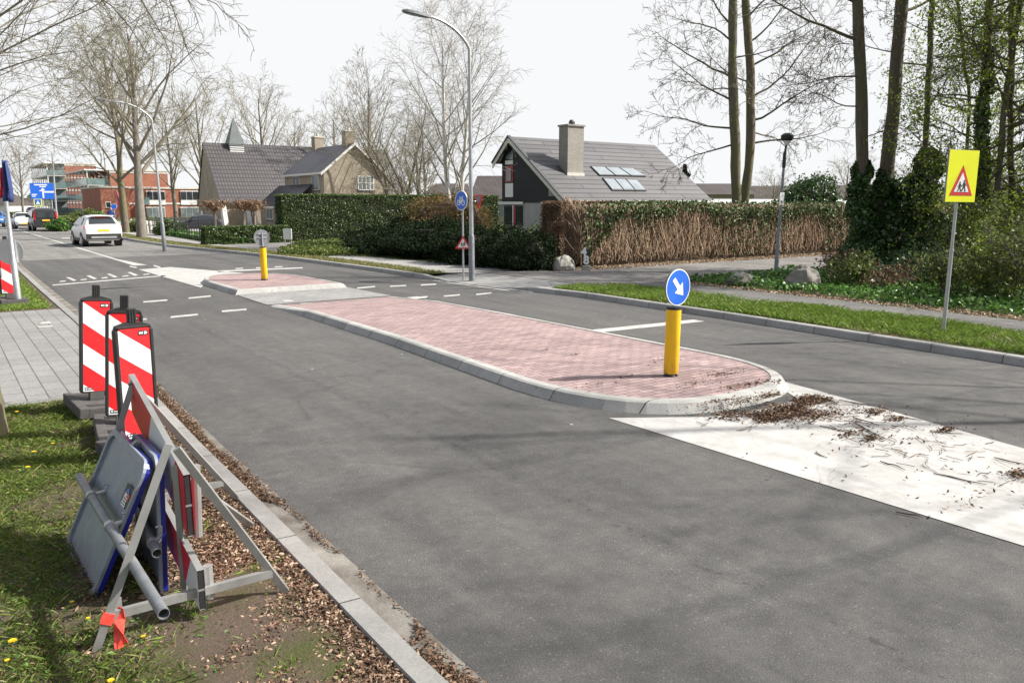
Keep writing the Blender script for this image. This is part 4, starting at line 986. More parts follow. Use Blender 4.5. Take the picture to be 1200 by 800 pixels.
for b0 in (.06, .25, .44):    # three white capitals running up the sticker: B T M
    k = .13
    if b0 < .1:
        for s4 in ((.2, b0, .75, b0), (.2, b0, .2, b0+k), (.47, b0, .47, b0+k), (.75, b0, .75, b0+k), (.2, b0+k, .75, b0+k)): stroke(*s4)
    elif b0 < .3:
        stroke(.25, b0, .25, b0+k); stroke(.25, b0+k/2, .75, b0+k/2)
    else:
        for s4 in ((.2, b0, .75, b0), (.2, b0+k, .75, b0+k), (.2, b0, .5, b0+k/2), (.2, b0+k, .5, b0+k/2)): stroke(*s4)
m.build('lettering', MA['sign_white'], so_, off1)
nb2 = Vector(cw(*cpt(195, 703, 4.05))); fb2 = Vector(cw(*cpt(166, 655, 4.62))); nt2_ = Vector(cw(*cpt(189, 535, 4.15))); 
panel_sign('blue_road_sign', 'narrow looking blue road sign seen edge on between larger sign and red boards', (nb2, fb2, fb2+(nt2_-nb2), nt2_), .03,
    (Vector(cw(*cpt(160, 590, 4.7))), Vector(cw(*cpt(184, 648, 3.92)))), (.82,), .06)

# ================================================================== bollards
def round_sign(mb_parent, r, z, y0=-.012, y1=.0, back='galv_dull'): pass
def arrow_pts(c, r, ang):
    base = [(-.13, .62), (.13, .62), (.13, -.02), (.42, -.02), (0, -.62), (-.42, -.02), (-.13, -.02)]; ca, sa = math.cos(ang), math.sin(ang)
    return [(c[0]+(x*ca-z*sa)*r, c[1]+(x*sa+z*ca)*r) for x, z in base]
def make_bollard(label, loc, rot, h=.80, r=.088):
    t = thing('traffic_bollard', label, 'bollard', loc, rot, 'yellow bollards on the islands')
    b = MB(); pts = [(0, 0, .03), (0, 0, .045), (0, 0, h)]; b.tube(pts, [r*.9, r, r], 28); b.build('post', MA['yellow'], t, None, True)
    c = MB(); c.tube([(0, 0, h), (0, 0, h+.03)], r*1.01, 28); c.build('cap', MA['black'], t, None, True)
    c = MB(); c.tube([(0, 0, 0), (0, 0, .03)], [r*1.1, r*.85], 24)
    for k in range(4): c.tube([(r*.95*math.cos(k*1.57), r*.95*math.sin(k*1.57), .0), (r*.95*math.cos(k*1.57), r*.95*math.sin(k*1.57), .035)], .012, 8)
    c.build('base', MA['black'], t, None, True)
    c = MB(); c.tube([(0, 0, h+.03), (0, 0, h+.38)], .022, 12); c.build('sign_stub', MA['galv'], t, None, True)
    zc = h+.05+.215; R0 = .215
    s = MB(); s.plate(disc(0, zc, R0, 40), -.050, -.026); sp = s.build('round_sign', MA['galv_dull'], t, None, True, 60)
    s = MB(); s.plate(disc(0, zc, R0*1.0, 40), -.053, -.0505); s.build('white_ring', MA['sign_white'], sp)
    s = MB(); s.plate(disc(0, zc, R0*.94, 40), -.0555, -.0535); s.build('blue_disc', MA['blue'], sp)
    s = MB(); s.plate(arrow_pts((0, zc), R0, R(42)), -.058, -.056); s.build('arrow', MA['sign_white'], sp)
    b = MB(); b.bar((-.12, -.02, zc), (.12, -.02, zc), .03, .02); b.bar((-.12, -.02, zc+.1), (.12, -.02, zc+.1), .03, .02); b.build('bracket', MA['galv'], sp)
    return t
bx, by = G(786, 440, .115)
make_bollard('yellow bollard with blue arrow sign on the near island nose', (bx, by, .113), R(3)).rotation_euler = (0, R(1.0), R(3))
bx, by = G(310, 328, .12)
make_bollard('yellow bollard with grey sign back on the far island', (bx, by, .118), R(180), .86, .085)

# ================================================================== signs on poles
def pole(mb, h, r, n=14, z0=-.1): return mb.tube([(0, 0, z0), (0, 0, h)], r, n)
x, y = G(1105, 391, ZR)
t = thing('warning_sign', 'fluorescent yellow school crossing warning sign on grey pole in verge', 'road sign', (x, y, ZR), R(-17))
d = Vector((x, y)).length
zt = lambda px, py: at(px, py, Vector((x, y, 0)).dot(FW)).z-ZR
ztop, zbot = zt(1127, 176), zt(1124, 237)
p = MB(); p.tube([(0, 0, -.1), (0, 0, 1.32)], .030, 16); p.tube([(0, 0, 1.30), (0, 0, ztop-.1)], .024, 16); pl = p.build('pole', MA['galv'], t, None, True)
p = MB(); p.tube([(0, 0, 1.30), (0, 0, 1.34)], .036, 16); p.build('collar', MA['galv'], pl, None, True)
W = .30; bev = .02
p = MB(); p.plate([(-W, zbot), (W, zbot), (W, ztop), (-W, ztop)], -.058, -.030); bp = p.build('sign_plate', MA['galv_dull'], t)
p = MB(); p.plate([(-W+.004, zbot+.004), (W-.004, zbot+.004), (W-.004, ztop-.004), (-W+.004, ztop-.004)], -.061, -.0585); p.build('yellow_face', MA['fluo'], bp)
zc = (zbot+ztop)/2
def tri(cx, z0, w_, h_, y0, y1, k=1): 
    c = z0+h_/3; return MB().plate([(cx-w_/2*k, c-(h_/3)*k), (cx+w_/2*k, c-(h_/3)*k), (cx, c+(2*h_/3)*k)], y0, y1)
def walker(mb, cx, z0, s, y0, y1, flip=1):
    q = lambda pts: [(cx+a*s*flip, z0+b*s) for a, b in (pts if flip > 0 else pts[::-1])]
    mb.plate(disc(cx+.02*s*flip, z0+.92*s, .095*s, 12), y0, y1)
    mb.plate(q([(-.12, .4), (.12, .4), (.15, .8), (-.1, .8)]), y0, y1)
    mb.plate(q([(-.12, .42), (-.3, .0), (-.17, .0), (.02, .42)]), y0, y1); mb.plate(q([(0, .42), (.12, .0), (.25, .0), (.12, .42)]), y0, y1)
    mb.plate(q([(.1, .78), (.3, .5), (.25, .45), (.08, .68)]), y0, y1); mb.plate(q([(-.1, .68), (-.3, .5), (-.26, .44), (-.08, .58)]), y0, y1)
    return mb
tri(0, zbot+.10, .46, .46, -.0635, -.0615).build('red_triangle', MA['sign_red'], bp)
tri(0, zbot+.10, .46, .46, -.066, -.064, .64).build('white_triangle', MA['sign_white'], bp)
wk = MB(); walker(wk, .045, zbot+.165, .17, -.0685, -.0665); walker(wk, -.04, zbot+.165, .145, -.0685, -.0665); wk.build('walking_figures', MA['darksym'], bp)
b = MB(); b.bar((-.2, -.02, zbot+.15), (.2, -.02, zbot+.15), .03, .02); b.bar((-.2, -.02, ztop-.15), (.2, -.02, ztop-.15), .03, .02); b.bar((.05, -.02, zbot+.15), (.05, -.02, ztop-.15), .02, .02, up=(0, 1, 0)); b.build('bracket', MA['galv'], bp)
t.rotation_euler = (R(0), R(0.6), R(-17))

# cycle path sign with small warning triangle
x, y = G(543, 325, ZR); Yc = Vector((x, y, 0)).dot(FW); zz = lambda px, py: at(px, py, Yc).z-ZR
t = thing('cycle_path_sign', 'round blue cycle path sign above small walking triangle, on thin grey pole', 'road sign', (x, y, ZR), 0)
p = MB(); pole(p, zz(545, 224), .026); p.build('pole', MA['galv'], t, None, True)
rb = thing('tmp', 'x', 'x'); bpy.data.objects.remove(rb)
zc = zz(543, 235); r0 = (zz(543, 223.5)-zz(543, 246.5))/2
hd = MB(); hd.plate(disc(0, 0, r0, 36), -.05, -.03); h1 = hd.build('round_plate', MA['sign_white'], t); h1.location = (0, 0, zc); h1.rotation_euler = (0, 0, R(-84))
q = MB(); q.plate(disc(0, 0, r0*.93, 36), -.0535, -.0515); q.build('blue_disc', MA['blue'], h1)
q = MB(); s = r0
def ringp(mb, cx, cz, r, w_, y0, y1, n=18):
    for k in range(n):
        a0, a1 = 6.2832*k/n, 6.2832*(k+1)/n
        mb.plate([(cx+r*math.cos(a0), cz+r*math.sin(a0)), (cx+r*math.cos(a1), cz+r*math.sin(a1)), (cx+(r-w_)*math.cos(a1), cz+(r-w_)*math.sin(a1)), (cx+(r-w_)*math.cos(a0), cz+(r-w_)*math.sin(a0))][::-1], y0, y1)
def linep(mb, a, b, w_, y0, y1):
    a, b = Vector(a), Vector(b); d = (b-a).normalized(); nn = Vector((-d.y, d.x))*w_/2; mb.plate([tuple(a-nn), tuple(b-nn), tuple(b+nn), tuple(a+nn)], y0, y1)
for cx in (-.36, .36): ringp(q, cx*s, -.22*s, .29*s, .075*s, -.0565, -.0545)
fz = .085*s
for a, b in (((-.36, -.22), (-.12, .22)), ((-.12, .22), (.22, .22)), ((-.36, -.22), (-.02, -.22)), ((-.02, -.22), (.22, .22)), ((-.18, .12), (-.02, -.22)), ((.36, -.22), (.2, .4)), ((.2, .4), (.34, .42)), ((-.24, .34), (-.04, .34)), ((-.14, .34), (-.12, .2))):
    linep(q, (a[0]*s, a[1]*s), (b[0]*s, b[1]*s), fz, -.0565, -.0545)
q.build('bicycle_symbol', MA['sign_white'], h1)
z0 = zz(543, 291.5)-.0; hh = zz(543, 276)-z0
tw = MB(); tw.plate([(-.22, 0), (.22, 0), (0, hh)], -.05, -.03); h2 = tw.build('triangle_plate', MA['sign_red'], t); h2.location = (0, 0, z0); h2.rotation_euler = (0, 0, R(-32))
tri(0, 0, .44, hh, -.0535, -.0515, .68).build('white_triangle', MA['sign_white'], h2)
wk = MB(); walker(wk, .035, hh*.17, hh*.38, -.0565, -.0545); walker(wk, -.035, hh*.17, hh*.33, -.0565, -.0545); wk.build('walking_figures', MA['darksym'], h2)

# street lamps
def street_lamp(label, base_px, knee_px, tip_px, armdir, r, zb=ZR, head=True, collar=1.15, lean=(0, 0)):
    x, y = G(*base_px, zb); t = thing('street_lamp', label, 'street lamp', (x, y, zb), 0, 'tall street lamps along the road')
    yc = Vector((x, y, 0)).dot(FW); kz = at(*knee_px, yc); top = Vector((kz.x-x, kz.y-y, kz.z-zb)); 
    n = RT*0+Vector((-armdir[1], armdir[0], 0))
    tip = onP(*tip_px, (x+top.x, y+top.y, 0), n); tip = Vector((tip.x-x, tip.y-y, tip.z-zb))
    m = MB(); m.tube([(0, 0, -.1), top*(collar/top.z), top*((collar+.05)/top.z)], [r*1.4, r*1.35, r], 16); m.build('base_section', MA['galv_dull'], t, None, True)
    e = tip-top; pts = [top*(collar/top.z), top*.5, top*.92]
    for k in range(0, 9):
        a = k/8; pts.append(top+Vector((e.x*(a**1.25), e.y*(a**1.25), e.z*(1-(1-a)**1.9))))
    rr = list(np.interp(range(len(pts)), [0, 2, len(pts)-1], [r, r*.75, r*.5]))
    m = MB(); m.tube(pts, rr, 12); m.build('mast', MA['galv'], t, None, True)
    d = (pts[-1]-pts[-2]).normalized(); p = pts[-1]; sd = d.cross(Vector((0, 0, 1))).normalized(); u = sd.cross(d)
    m = MB(); vs = []
    for a, w_, h_ in ((-.12, .04, .04), (.05, .09, .05), (.35, .13, .055), (.6, .10, .045), (.68, .05, .025)):
        for sx, su in ((-1, -.7), (1, -.7), (1, .5), (.5, 1), (-.5, 1), (-1, .5)): vs.append(p+d*a+sd*(sx*w_)+u*(su*h_))
    m.add(vs, [(i*6+j, i*6+(j+1) % 6, (i+1)*6+(j+1) % 6, (i+1)*6+j) for i in range(4) for j in range(6)]+[tuple(range(5, -1, -1)), tuple(range(24, 30))]); hd = m.build('lamp_head', MA['galv_dull'], t, None, True)
    m = MB(); m.quad(*[p+d*a+sd*(sx*.08)-u*.046 for a, sx in ((.08, -1), (.08, 1), (.55, 1), (.55, -1))]); m.build('lamp_glass', MA['glass_l'], hd)
    return t
lamp1 = street_lamp('tall grey street lamp with curved arm rising beside the dark yew', (553, 326), (550, 58), (500, 19), (-1, 0), .060)
lx, ly = lamp1.location.x, lamp1.location.y
# give-way triangle on that lamp, seen nearly edge on
t = thing('give_way_sign', 'red edged triangular sign fixed to the lamp post, seen nearly edge on', 'road sign', (lx, ly, at(551, 238, Vector((lx, ly, 0)).dot(FW)).z), R(-58+180))
MB().plate([(-.02, .22), (-.30, .22), (-.16, -.16)], -.15, -.13).build('sign_plate', MA['sign_red'], t); MB().plate([(-.08, .18), (-.24, .18), (-.16, -.05)], -.1535, -.1515).build('white_face', MA['sign_white'], t)
MB().plate([(-.02, .22), (-.30, .22), (-.16, -.16)], -.127, -.124).build('sign_edge', MA['sign_red'], t); MB().plate([(-.07, .19), (-.25, .19), (-.16, -.06)], -.1215, -.119).build('sign_back', MA['galv_dull'], t)
MB().tube([(-.16, -.15, .05), (-.1, -.02, .05), (0, 0, .05)], .012, 6).build('bracket', MA['galv'], t)
street_lamp('tall grey street lamp leaning left beside the far right kerb', (193, 292), (178, 141), (135, 119), (-1, 0), .065)
street_lamp('slim pale street lamp before the balconies of the brick flats', (67, 262), (61, 178), (44, 172), (-1, 0), .10, .03)
# low park lamp
x, y = G(909, 321, ZR); t = thing('park_lamp', 'slim dark park lamp with drum head behind the boulders', 'street lamp', (x, y, ZR)); yc = Vector((x, y, 0)).dot(FW)
tp_ = at(920, 176, yc); ex_ = Vector((tp_.x-x, tp_.y-y, tp_.z-ZR)); hd_ = at(922.5, 163, yc); hx = Vector((hd_.x-x, hd_.y-y, hd_.z-ZR))
m = MB(); m.tube([(0, 0, -.1), ex_*.35, ex_*.36, ex_*.93], [.062, .058, .045, .036], 12); m.build('mast', MA['galv_dull'], t, None, True)
m = MB(); m.tube([ex_*.86, ex_*.97, ex_*.97+Vector((.02, 0, .1)), hx-Vector((0, 0, .02))], [.05, .05, .03, .03], 10); m.build('neck', MA['black'], t, None, True)
m = MB(); m.tube([hx-Vector((0, 0, .05)), hx, hx+Vector((0, 0, .10)), hx+Vector((0, 0, .16))], [.13, .17, .18, .10], 20); m.build('lamp_head', MA['black'], t, None, True)
m = MB(); m.tube([hx-Vector((0, 0, .17)), hx-Vector((0, 0, .052))], [.05, .12], 16); m.build('lamp_glass', MA['frame_w'], t, None, True)
q = at(914, 233, yc); m = MB(); m.box(q.x-x-.10, q.x-x+.10, q.y-y-.07, q.y-y-.06, q.z-ZR-.18, q.z-ZR+.18); nb_ = m.build('notice_plate', MA['sign_white'], t)
m = MB(); m.box(q.x-x-.05, q.x-x+.0, q.y-y-.074, q.y-y-.0715, q.z-ZR-.12, q.z-ZR-.05); m.build('notice_mark', MA['darksym'], nb_)
# left pole with round sign back
x, y = G(22, 357, .04); yc = Vector((x, y, 0)).dot(FW); q = at(7, 236, yc)
t = thing('sign_pole', 'thin leaning grey pole with round grey sign back at far left', 'road sign', (x, y, .04)); e = Vector((q.x-x, q.y-y, q.z-.04))
MB().tube([e*-.03, e*.42, e*.43, e], [.065, .06, .045, .042], 12).build('pole', MA['galv'], t, None, True)
q = at(12.5, 295, yc); m = MB(); m.plate(disc(0, 0, .27, 30), -.02, .0); o = m.build('round_sign_back', MA['silver'], t, None, True); o.location = (q.x-x, q.y-y+.09, q.z-.04); o.rotation_euler = (0, 0, R(-30))
for nm, lab, a, b, c, mt in (('flag', 'red cloth hanging at the extreme left edge of the street', (2, 197), (3, 232), .14, 'flag_r'), ('flag', 'folded navy blue cloth hanging beside the red one at the left edge', (5, 188), (9, 237), .22, 'flag_b')):
    a3, b3 = at(*a, yc*1.02), at(*b, yc*1.02); t2 = thing(nm, lab, 'flag', a3); vs = []
    for k in range(8):
        f = k/7; p = (b3-a3)*f; wd = c*(.25+.75*math.sin(1.2*f+.35))
        for j in range(7): g_ = j/6-.5; vs.append(p+RT*(g_*wd)+FW*(.05*math.sin(j*2.1+k*.3)))
    m = MB(); m.add(vs, [(k*7+j, k*7+j+1, (k+1)*7+j+1, (k+1)*7+j) for k in range(7) for j in range(6)]); o = m.build('cloth', MA[mt], t2, None, True); md = o.modifiers.new('s', 'SOLIDIFY'); md.thickness = .006
# big blue direction sign
q = at(50.5, 224, 92); hw = 13.0/944*92; hh = 9.0/944*92
t = thing('direction_sign', 'large blue direction board with white arrow above the far road', 'road sign', (q.x, q.y, 0), -A+R(28))
m = MB(); m.plate([(-hw, q.z-hh), (hw, q.z-hh), (hw, q.z+hh), (-hw, q.z+hh)], -.05, 0); bp = m.build('board', MA['blue'], t)
m = MB()
for a, b, c, d in ((-.65, .72, .35, .86), (-.25, .5, .25, .62), (0.08, -.2, .95, .0), (-.9, -.5, -.5, -.38), (-.9, -.72, -.6, -.62)): m.plate([(a*hw, q.z+b*hh), (c*hw, q.z+b*hh), (c*hw, q.z+d*hh), (a*hw, q.z+d*hh)], -.056, -.052)
m.plate([(-.07*hw, q.z-.9*hh), (.05*hw, q.z-.9*hh), (.05*hw, q.z+.15*hh), (.17*hw, q.z+.12*hh), (-.01*hw, q.z+.42*hh), (-.19*hw, q.z+.12*hh), (-.07*hw, q.z+.15*hh)], -.059, -.057)
m.plate([(-.3*hw, q.z-.02*hh), (-.08*hw, q.z-.02*hh), (-.08*hw, q.z+.08*hh), (-.3*hw, q.z+.08*hh)], -.056, -.052)
m.build('white_lettering', MA['sign_white'], bp)
m = MB(); m.tube([(-hw*.1, .08, 0), (-hw*.1, .08, q.z+hh)], .07, 10); m.tube([(hw*.6, .08, 0), (hw*.6, .08, q.z+hh)], .07, 10); m.build('posts', MA['galv'], t, None, True)
q = at(44.5, 237, 95); t = thing('crossing_sign', 'small square pedestrian crossing sign with yellow border under direction board', 'road sign', (q.x, q.y, 0), -A+R(25))
w_ = .42; MB().plate([(-w_, q.z-w_), (w_, q.z-w_), (w_, q.z+w_), (-w_, q.z+w_)], -.03, 0).build('plate', MA['fluo'], t); MB().plate([(-.32, q.z-.32), (.32, q.z-.32), (.32, q.z+.32), (-.32, q.z+.32)], -.036, -.032).build('blue_square', MA['blue'], t)
MB().plate([(-.22, q.z-.22), (.22, q.z-.22), (0, q.z+.2)], -.042, -.038).build('white_triangle', MA['sign_white'], t); MB().tube([(0, .05, 0), (0, .05, q.z+.3)], .04, 8).build('pole', MA['galv'], t)
q = at(133.5, 242, 58); t = thing('round_blue_sign', 'small round blue sign on thin pole before the brick flats', 'road sign', (q.x, q.y, 0), -A+R(22))
MB().plate(disc(0, q.z, .2, 24), -.03, 0).build('disc', MA['sign_white'], t); MB().plate(disc(0, q.z, .185, 24), -.036, -.032).build('blue_face', MA['blue'], t); MB().tube([(0, .04, 0), (0, .04, q.z+.1)], .022, 8).build('pole', MA['galv'], t)
q = at(140.5, 252, 57); t = thing('banner_flag', 'tall narrow pink banner flag beside the round blue sign', 'flag', (q.x, q.y, 0), -A)
vs = []
for k in range(9):
    f = k/8; z_ = 3.05-f*2.1; wd = .08+.22*math.sin(min(1, f*1.6)*1.57)
    for j in range(4): vs.append((-.16+f*.18+wd*j/3, .03*math.sin(j*2+k), z_))
m = MB().add(vs, [(k*4+j, k*4+j+1, (k+1)*4+j+1, (k+1)*4+j) for k in range(8) for j in range(3)]); o = m.build('cloth', MA['pink'], t, None, True); o.modifiers.new('s', 'SOLIDIFY').thickness = .01
MB().tube([(.1, 0, 0), (-.02, 0, 1.5), (-.17, 0, 3.1)], .018, 6).build('pole', MA['galv'], t)
# small white notice on two legs beside the hedge
x, y = G(338, 296, ZR); t = thing('notice_board', 'small white notice board on two thin legs before the hedges', 'sign', (x, y, ZR), -A+R(-12))
MB().box(-.19, .19, -.02, .01, .55, 1.0).build('board', MA['frame_w'], t)
for s_ in (-.14, .14): MB().tube([(s_, .03, 0), (s_, .03, .9)], .018, 8).build('leg', MA['galv'], t)
# house number marker
x, y = G(686, 317, ZR); t = thing('house_number_marker', 'white house number figures standing upright beside the pale boulder', 'house number', (x, y, ZR), -A)
text_part('figure', '4', .34, MA['frame_w'], t, (-.06, 0, .56), ext=.03, bold=.014); text_part('figure', '8', .34, MA['frame_w'], t, (.02, 0, .31), ext=.03, bold=.014)
MB().box(-.10, .14, .04, .07, .0, .66).build('back_board', MA['black'], t)
MB().box(-.10, .16, -.06, .05, 0, .16, .02).build('base', MA['stone_w'], t)

# boulders
def boulder(label, px, py, rx, ry, rz, m, seed, taper=.3):
    from mathutils import noise as NZ
    x, y = G(px, py, ZR); t = MB(); blob_mesh(t, (0, 0, 0), (1, 1, 1), seed, 22, .05); vs = []
    for v in t.v:
        d = Vector(v); q = d*1.3+Vector((seed*3.1, 0, 0))
        k = 1+.26*NZ.noise(q)+.13*NZ.noise(q*2.3)+.06*NZ.noise(q*5.5)+.03*NZ.noise(q*12)
        c = NZ.cell(q*1.1)*.0; d = d*k; w = 1-taper*max(0, d.z)
        vs.append((d.x*rx*w, d.y*ry*w, rz*.42+d.z*rz*.62))
    t.v = vs; o = t.build('boulder', MA[m], None, None, True, 25); o.location = (x, y, ZR-.05); props(o, label, 'boulder', 'boulders by the side road'); return o
boulder('pointed grey boulder in ground cover beside the park lamp', 941, 338, .42, .38, .60, 'stone', 5)
boulder('low brownish boulder at the tip of the ground cover bed', 869, 334, .42, .36, .36, 'stone', 8)
boulder('pale boulder at the corner between yew and brown hedge', 660, 317, .36, .32, .50, 'stone_w', 21)
# dandelions
ds = [(118, 722), (168, 676), (75, 470), (19, 455), (30, 748), (6, 722), (103, 718), (95, 560), (130, 793), (62, 645), (120, 575), (20, 668)]
dand = None
for i, (px, py) in enumerate(((168, 742), (130, 796), (15, 752), (8, 770), (74, 467), (20, 483), (103, 721), (62, 519), (40, 530), (84, 702), (5, 484), (33, 548))):
    x, y = G(px, py, .09)
    if dand is None:
        dand = thing('dandelion', 'x', 'dandelion'); m = MB()
        for k in range(26):
            a = k*2.4; r_ = .004+.013*((k/26)**.5); c, s_ = math.cos(a), math.sin(a); z_ = .052+.004*(1-k/26)
            m.quad((c*.002, s_*.002, z_-.003), (c*r_-s_*.0035, s_*r_+c*.0035, z_), (c*(r_+.006), s_*(r_+.006), z_+.002), (c*r_+s_*.0035, s_*r_-c*.0035, z_))
        m.build('flower_head', MA['petal'], dand); MB().tube([(0, 0, -.04), (.004, 0, .02), (0, 0, .05)], .0022, 5).build('stem', MA['stem'], dand); o = dand
    else: o = copy_tree(dand)
    o.location = (x, y, .045); o.rotation_euler = (0, 0, i*1.3); o.scale = (.62+.2*(i % 3),)*3
    props(o, 'small yellow dandelion blooming in the patchy left grass', 'flower', 'dandelions in the left verge')
# fallen sticks on painted area
sk = [((1012, 512), (1040, 518)), ((985, 470), (1040, 480)), ((1000, 490), (1030, 500)), ((1095, 556), (1160, 570)), ((1030, 541), (1062, 552)), ((1090, 508), (1130, 510)), ((1000, 497), (1046, 520)), ((955, 530), (968, 537)), ((1054, 602), (1080, 608)), ((960, 500), (1005, 512)), ((1055, 490), (1080, 494)), ((1165, 538), (1198, 545)), ((1045, 500), (1058, 502))]
for i, (a, b) in enumerate(sk):
    p, q = Vector((*G(*a), 0)), Vector((*G(*b), 0)); L = q-p; rs = random.Random(i); pts = [(L*f+Vector((rs.uniform(-.02, .02), rs.uniform(-.02, .02), .012+.006*rs.random()))) for f in (0, .3, .6, 1)]
    o = MB().tube(pts, [.004, .006, .005, .002], 6).build('fallen_stick', MA['stick'], None, None, True); o.location = p; props(o, 'thin dark fallen stick lying on the white painted area', 'stick', 'sticks on the painted area')

# ================================================================== vehicles (front towards +Y)
def vehicle(name, label, cat, st, W, paintm, loc, rot, wheels, glasses, lights, scale=1, extras=None):
    t = thing(name, label, cat, loc, rot); t.scale = (scale,)*3
    mb = MB(); n = None; vs = []
    for (y, zb, zl, zt, wl, wt) in st:
        h = [(0, zb), (wl*.86, zb), (wl*.97, zb+.10), (wl, zb+(zl-zb)*.5), (wl*.985, zl-.06), (wl*.95, zl), (wt+(wl*.95-wt)*.35, zl+(zt-zl)*.62), (wt, zt-.07*(zt-zl > .15)), (wt*.8, zt), (0, zt+.012)]
        sec = h+[(-a, b) for a, b in h[-2:0:-1]]; n = len(sec); vs += [(a, y, b) for a, b in sec]
    k = len(st); mb.add(vs, [(i*n+j, i*n+(j+1) % n, (i+1)*n+(j+1) % n, (i+1)*n+j) for i in range(k-1) for j in range(n)]+[tuple(range(n-1, -1, -1)), tuple((k-1)*n+j for j in range(n))])
    body = mb.build('body', MA[paintm], t, None, True, 80); sb_ = body.modifiers.new('round', 'SUBSURF'); sb_.levels = 1; sb_.render_levels = 2
    for (y, r) in wheels:
        for s in (-1, 1):
            x = s*(W/2-.10); m = MB(); m.tube([(x-.11, y, r), (x+.11, y, r)], r, 22); wh = m.build('wheel', MA['black'], t, None, True)
            m = MB(); m.tube([(x+s*.105, y, r), (x+s*.118, y, r)], r*.64, 12); m.build('rim', MA['silver'], wh)
            m = MB(); m.tube([(s*(W/2-.26), y, r+.02), (s*(W/2+.006), y, r+.02)], r*1.16, 22); m.build('wheel_arch', MA['car_black'], t, None, True)
    for nm, mat_, quads in glasses+lights:
        m = MB()
        for q in quads:
            m.add([Vector(p) for p in q], [tuple(range(len(q)))])
        o = m.build(nm, MA[mat_], t); md = o.modifiers.new('s', 'SOLIDIFY'); md.thickness = .02; md.offset = 0
    for nm, mat_, boxes in extras or []:
        m = MB()
        for b in boxes: m.box(*b)
        m.build(nm, MA[mat_], t)
    return t
def mirror(q): return [(-a, b, c) for a, b, c in q[::-1]]
suv = [(-2.10, .50, .80, .84, .74, .62), (-2.06, .36, .98, 1.02, .83, .72), (-1.98, .30, 1.03, 1.10, .875, .72), (-1.66, .26, 1.05, 1.47, .90, .60), (-1.45, .26, 1.05, 1.535, .90, .60), (-.4, .25, 1.02, 1.56, .90, .62), (.35, .25, .99, 1.50, .90, .60), (1.12, .25, .97, 1.03, .895, .72), (1.75, .27, .88, .92, .88, .68), (2.05, .33, .74, .78, .80, .60), (2.12, .42, .62, .66, .68, .5)]
sw = [(.85, -1.35, 1.08), (.67, -1.15, 1.43), (.66, .25, 1.43), (.84, .9, 1.05)]
x, y = G(120, 289)
vehicle('white_car', 'white compact crossover car seen from behind on the right lane', 'car', suv, 1.8, 'car_white', (x+.05, y+2.0, .0), R(1.5), [(-1.28, .33), (1.3, .33)],
    [('rear_window', 'glass', [[(-.62, -1.985, 1.12), (.62, -1.985, 1.12), (.52, -1.70, 1.44), (-.52, -1.70, 1.44)]]), ('side_window', 'glass', [[(a*1.012, b, c) for a, b, c in sw]]), ('side_window', 'glass', [[(a*1.012, b, c) for a, b, c in mirror(sw)]])],
    [('tail_light', 'tail', [[(.45, -2.075, .94), (.86, -2.03, .90), (.885, -1.93, 1.02), (.62, -2.03, 1.01)]]), ('tail_light', 'tail', [mirror([(.45, -2.075, .94), (.86, -2.03, .90), (.885, -1.93, 1.02), (.62, -2.03, 1.01)])]), ('brake_light', 'tail', [[(-.3, -1.74, 1.43), (.3, -1.74, 1.43), (.28, -1.70, 1.475), (-.28, -1.70, 1.475)]]), ('number_plate', 'plate_y', [[(-.26, -2.105, .76), (.26, -2.105, .76), (.26, -2.095, .87), (-.26, -2.095, .87)]])], 1.0,
    [('bumper', 'car_black', [(-.80, .80, -2.10, -1.9, .36, .64)]), ('skid_plate', 'silver', [(-.58, .58, -2.12, -2.0, .42, .52)]), ('sill', 'car_black', [(-.915, -.86, -1.9, 1.9, .27, .40), (.86, .915, -1.9, 1.9, .27, .40)]), ('roof_spoiler', 'car_white', [(-.56, .56, -1.82, -1.55, 1.50, 1.545)]), ('mirror', 'car_black', [(-1.06, -.88, .72, .88, 1.0, 1.14)]), ('mirror', 'car_black', [(.88, 1.06, .72, .88, 1.0, 1.14)]), ('roof_rail', 'car_black', [(-.58, -.54, -1.4, .3, 1.55, 1.585), (.54, .58, -1.4, .3, 1.55, 1.585)])])
van = [(-2.42, .42, 1.0, 1.70, .86, .74), (-2.36, .34, 1.08, 1.86, .92, .80), (-2.2, .28, 1.08, 1.92, .94, .80), (-.5, .26, 1.08, 1.95, .95, .80), (.8, .26, 1.06, 1.90, .95, .78), (1.55, .27, 1.05, 1.20, .94, .8), (2.2, .3, .92, .96, .9, .72), (2.42, .42, .7, .74, .76, .6)]
x, y = G(54.5, 271)
vehicle('dark_van', 'dark grey van with yellow plate driving ahead of the white crossover', 'van', van, 1.9, 'car_grey', (x+.02, y+2.4, 0), R(1), [(-1.45, .33), (1.5, .33)],
    [('rear_window', 'glass', [[(-.70, -2.435, 1.12), (.70, -2.435, 1.12), (.64, -2.42, 1.62), (-.64, -2.42, 1.62)]]), ('side_window', 'glass', [[(-.955, -1.9, 1.12), (-.86, -1.9, 1.72), (-.86, .7, 1.72), (-.955, 1.2, 1.12)]])],
    [('tail_light', 'tail', [[(.76, -2.44, .92), (.90, -2.39, .92), (.86, -2.39, 1.62), (.74, -2.44, 1.6)]]), ('tail_light', 'tail', [mirror([(.76, -2.44, .92), (.90, -2.39, .92), (.86, -2.39, 1.62), (.74, -2.44, 1.6)])]), ('number_plate', 'plate_y', [[(-.28, -2.45, .84), (.28, -2.45, .84), (.28, -2.45, .97), (-.28, -2.45, .97)]])], .92,
    [('bumper', 'car_black', [(-.88, .88, -2.46, -2.2, .36, .62)]), ('mirror', 'car_black', [(-1.12, -.93, 1.2, 1.34, 1.1, 1.35)]), ('mirror', 'car_black', [(.93, 1.12, 1.2, 1.34, 1.1, 1.35)])])
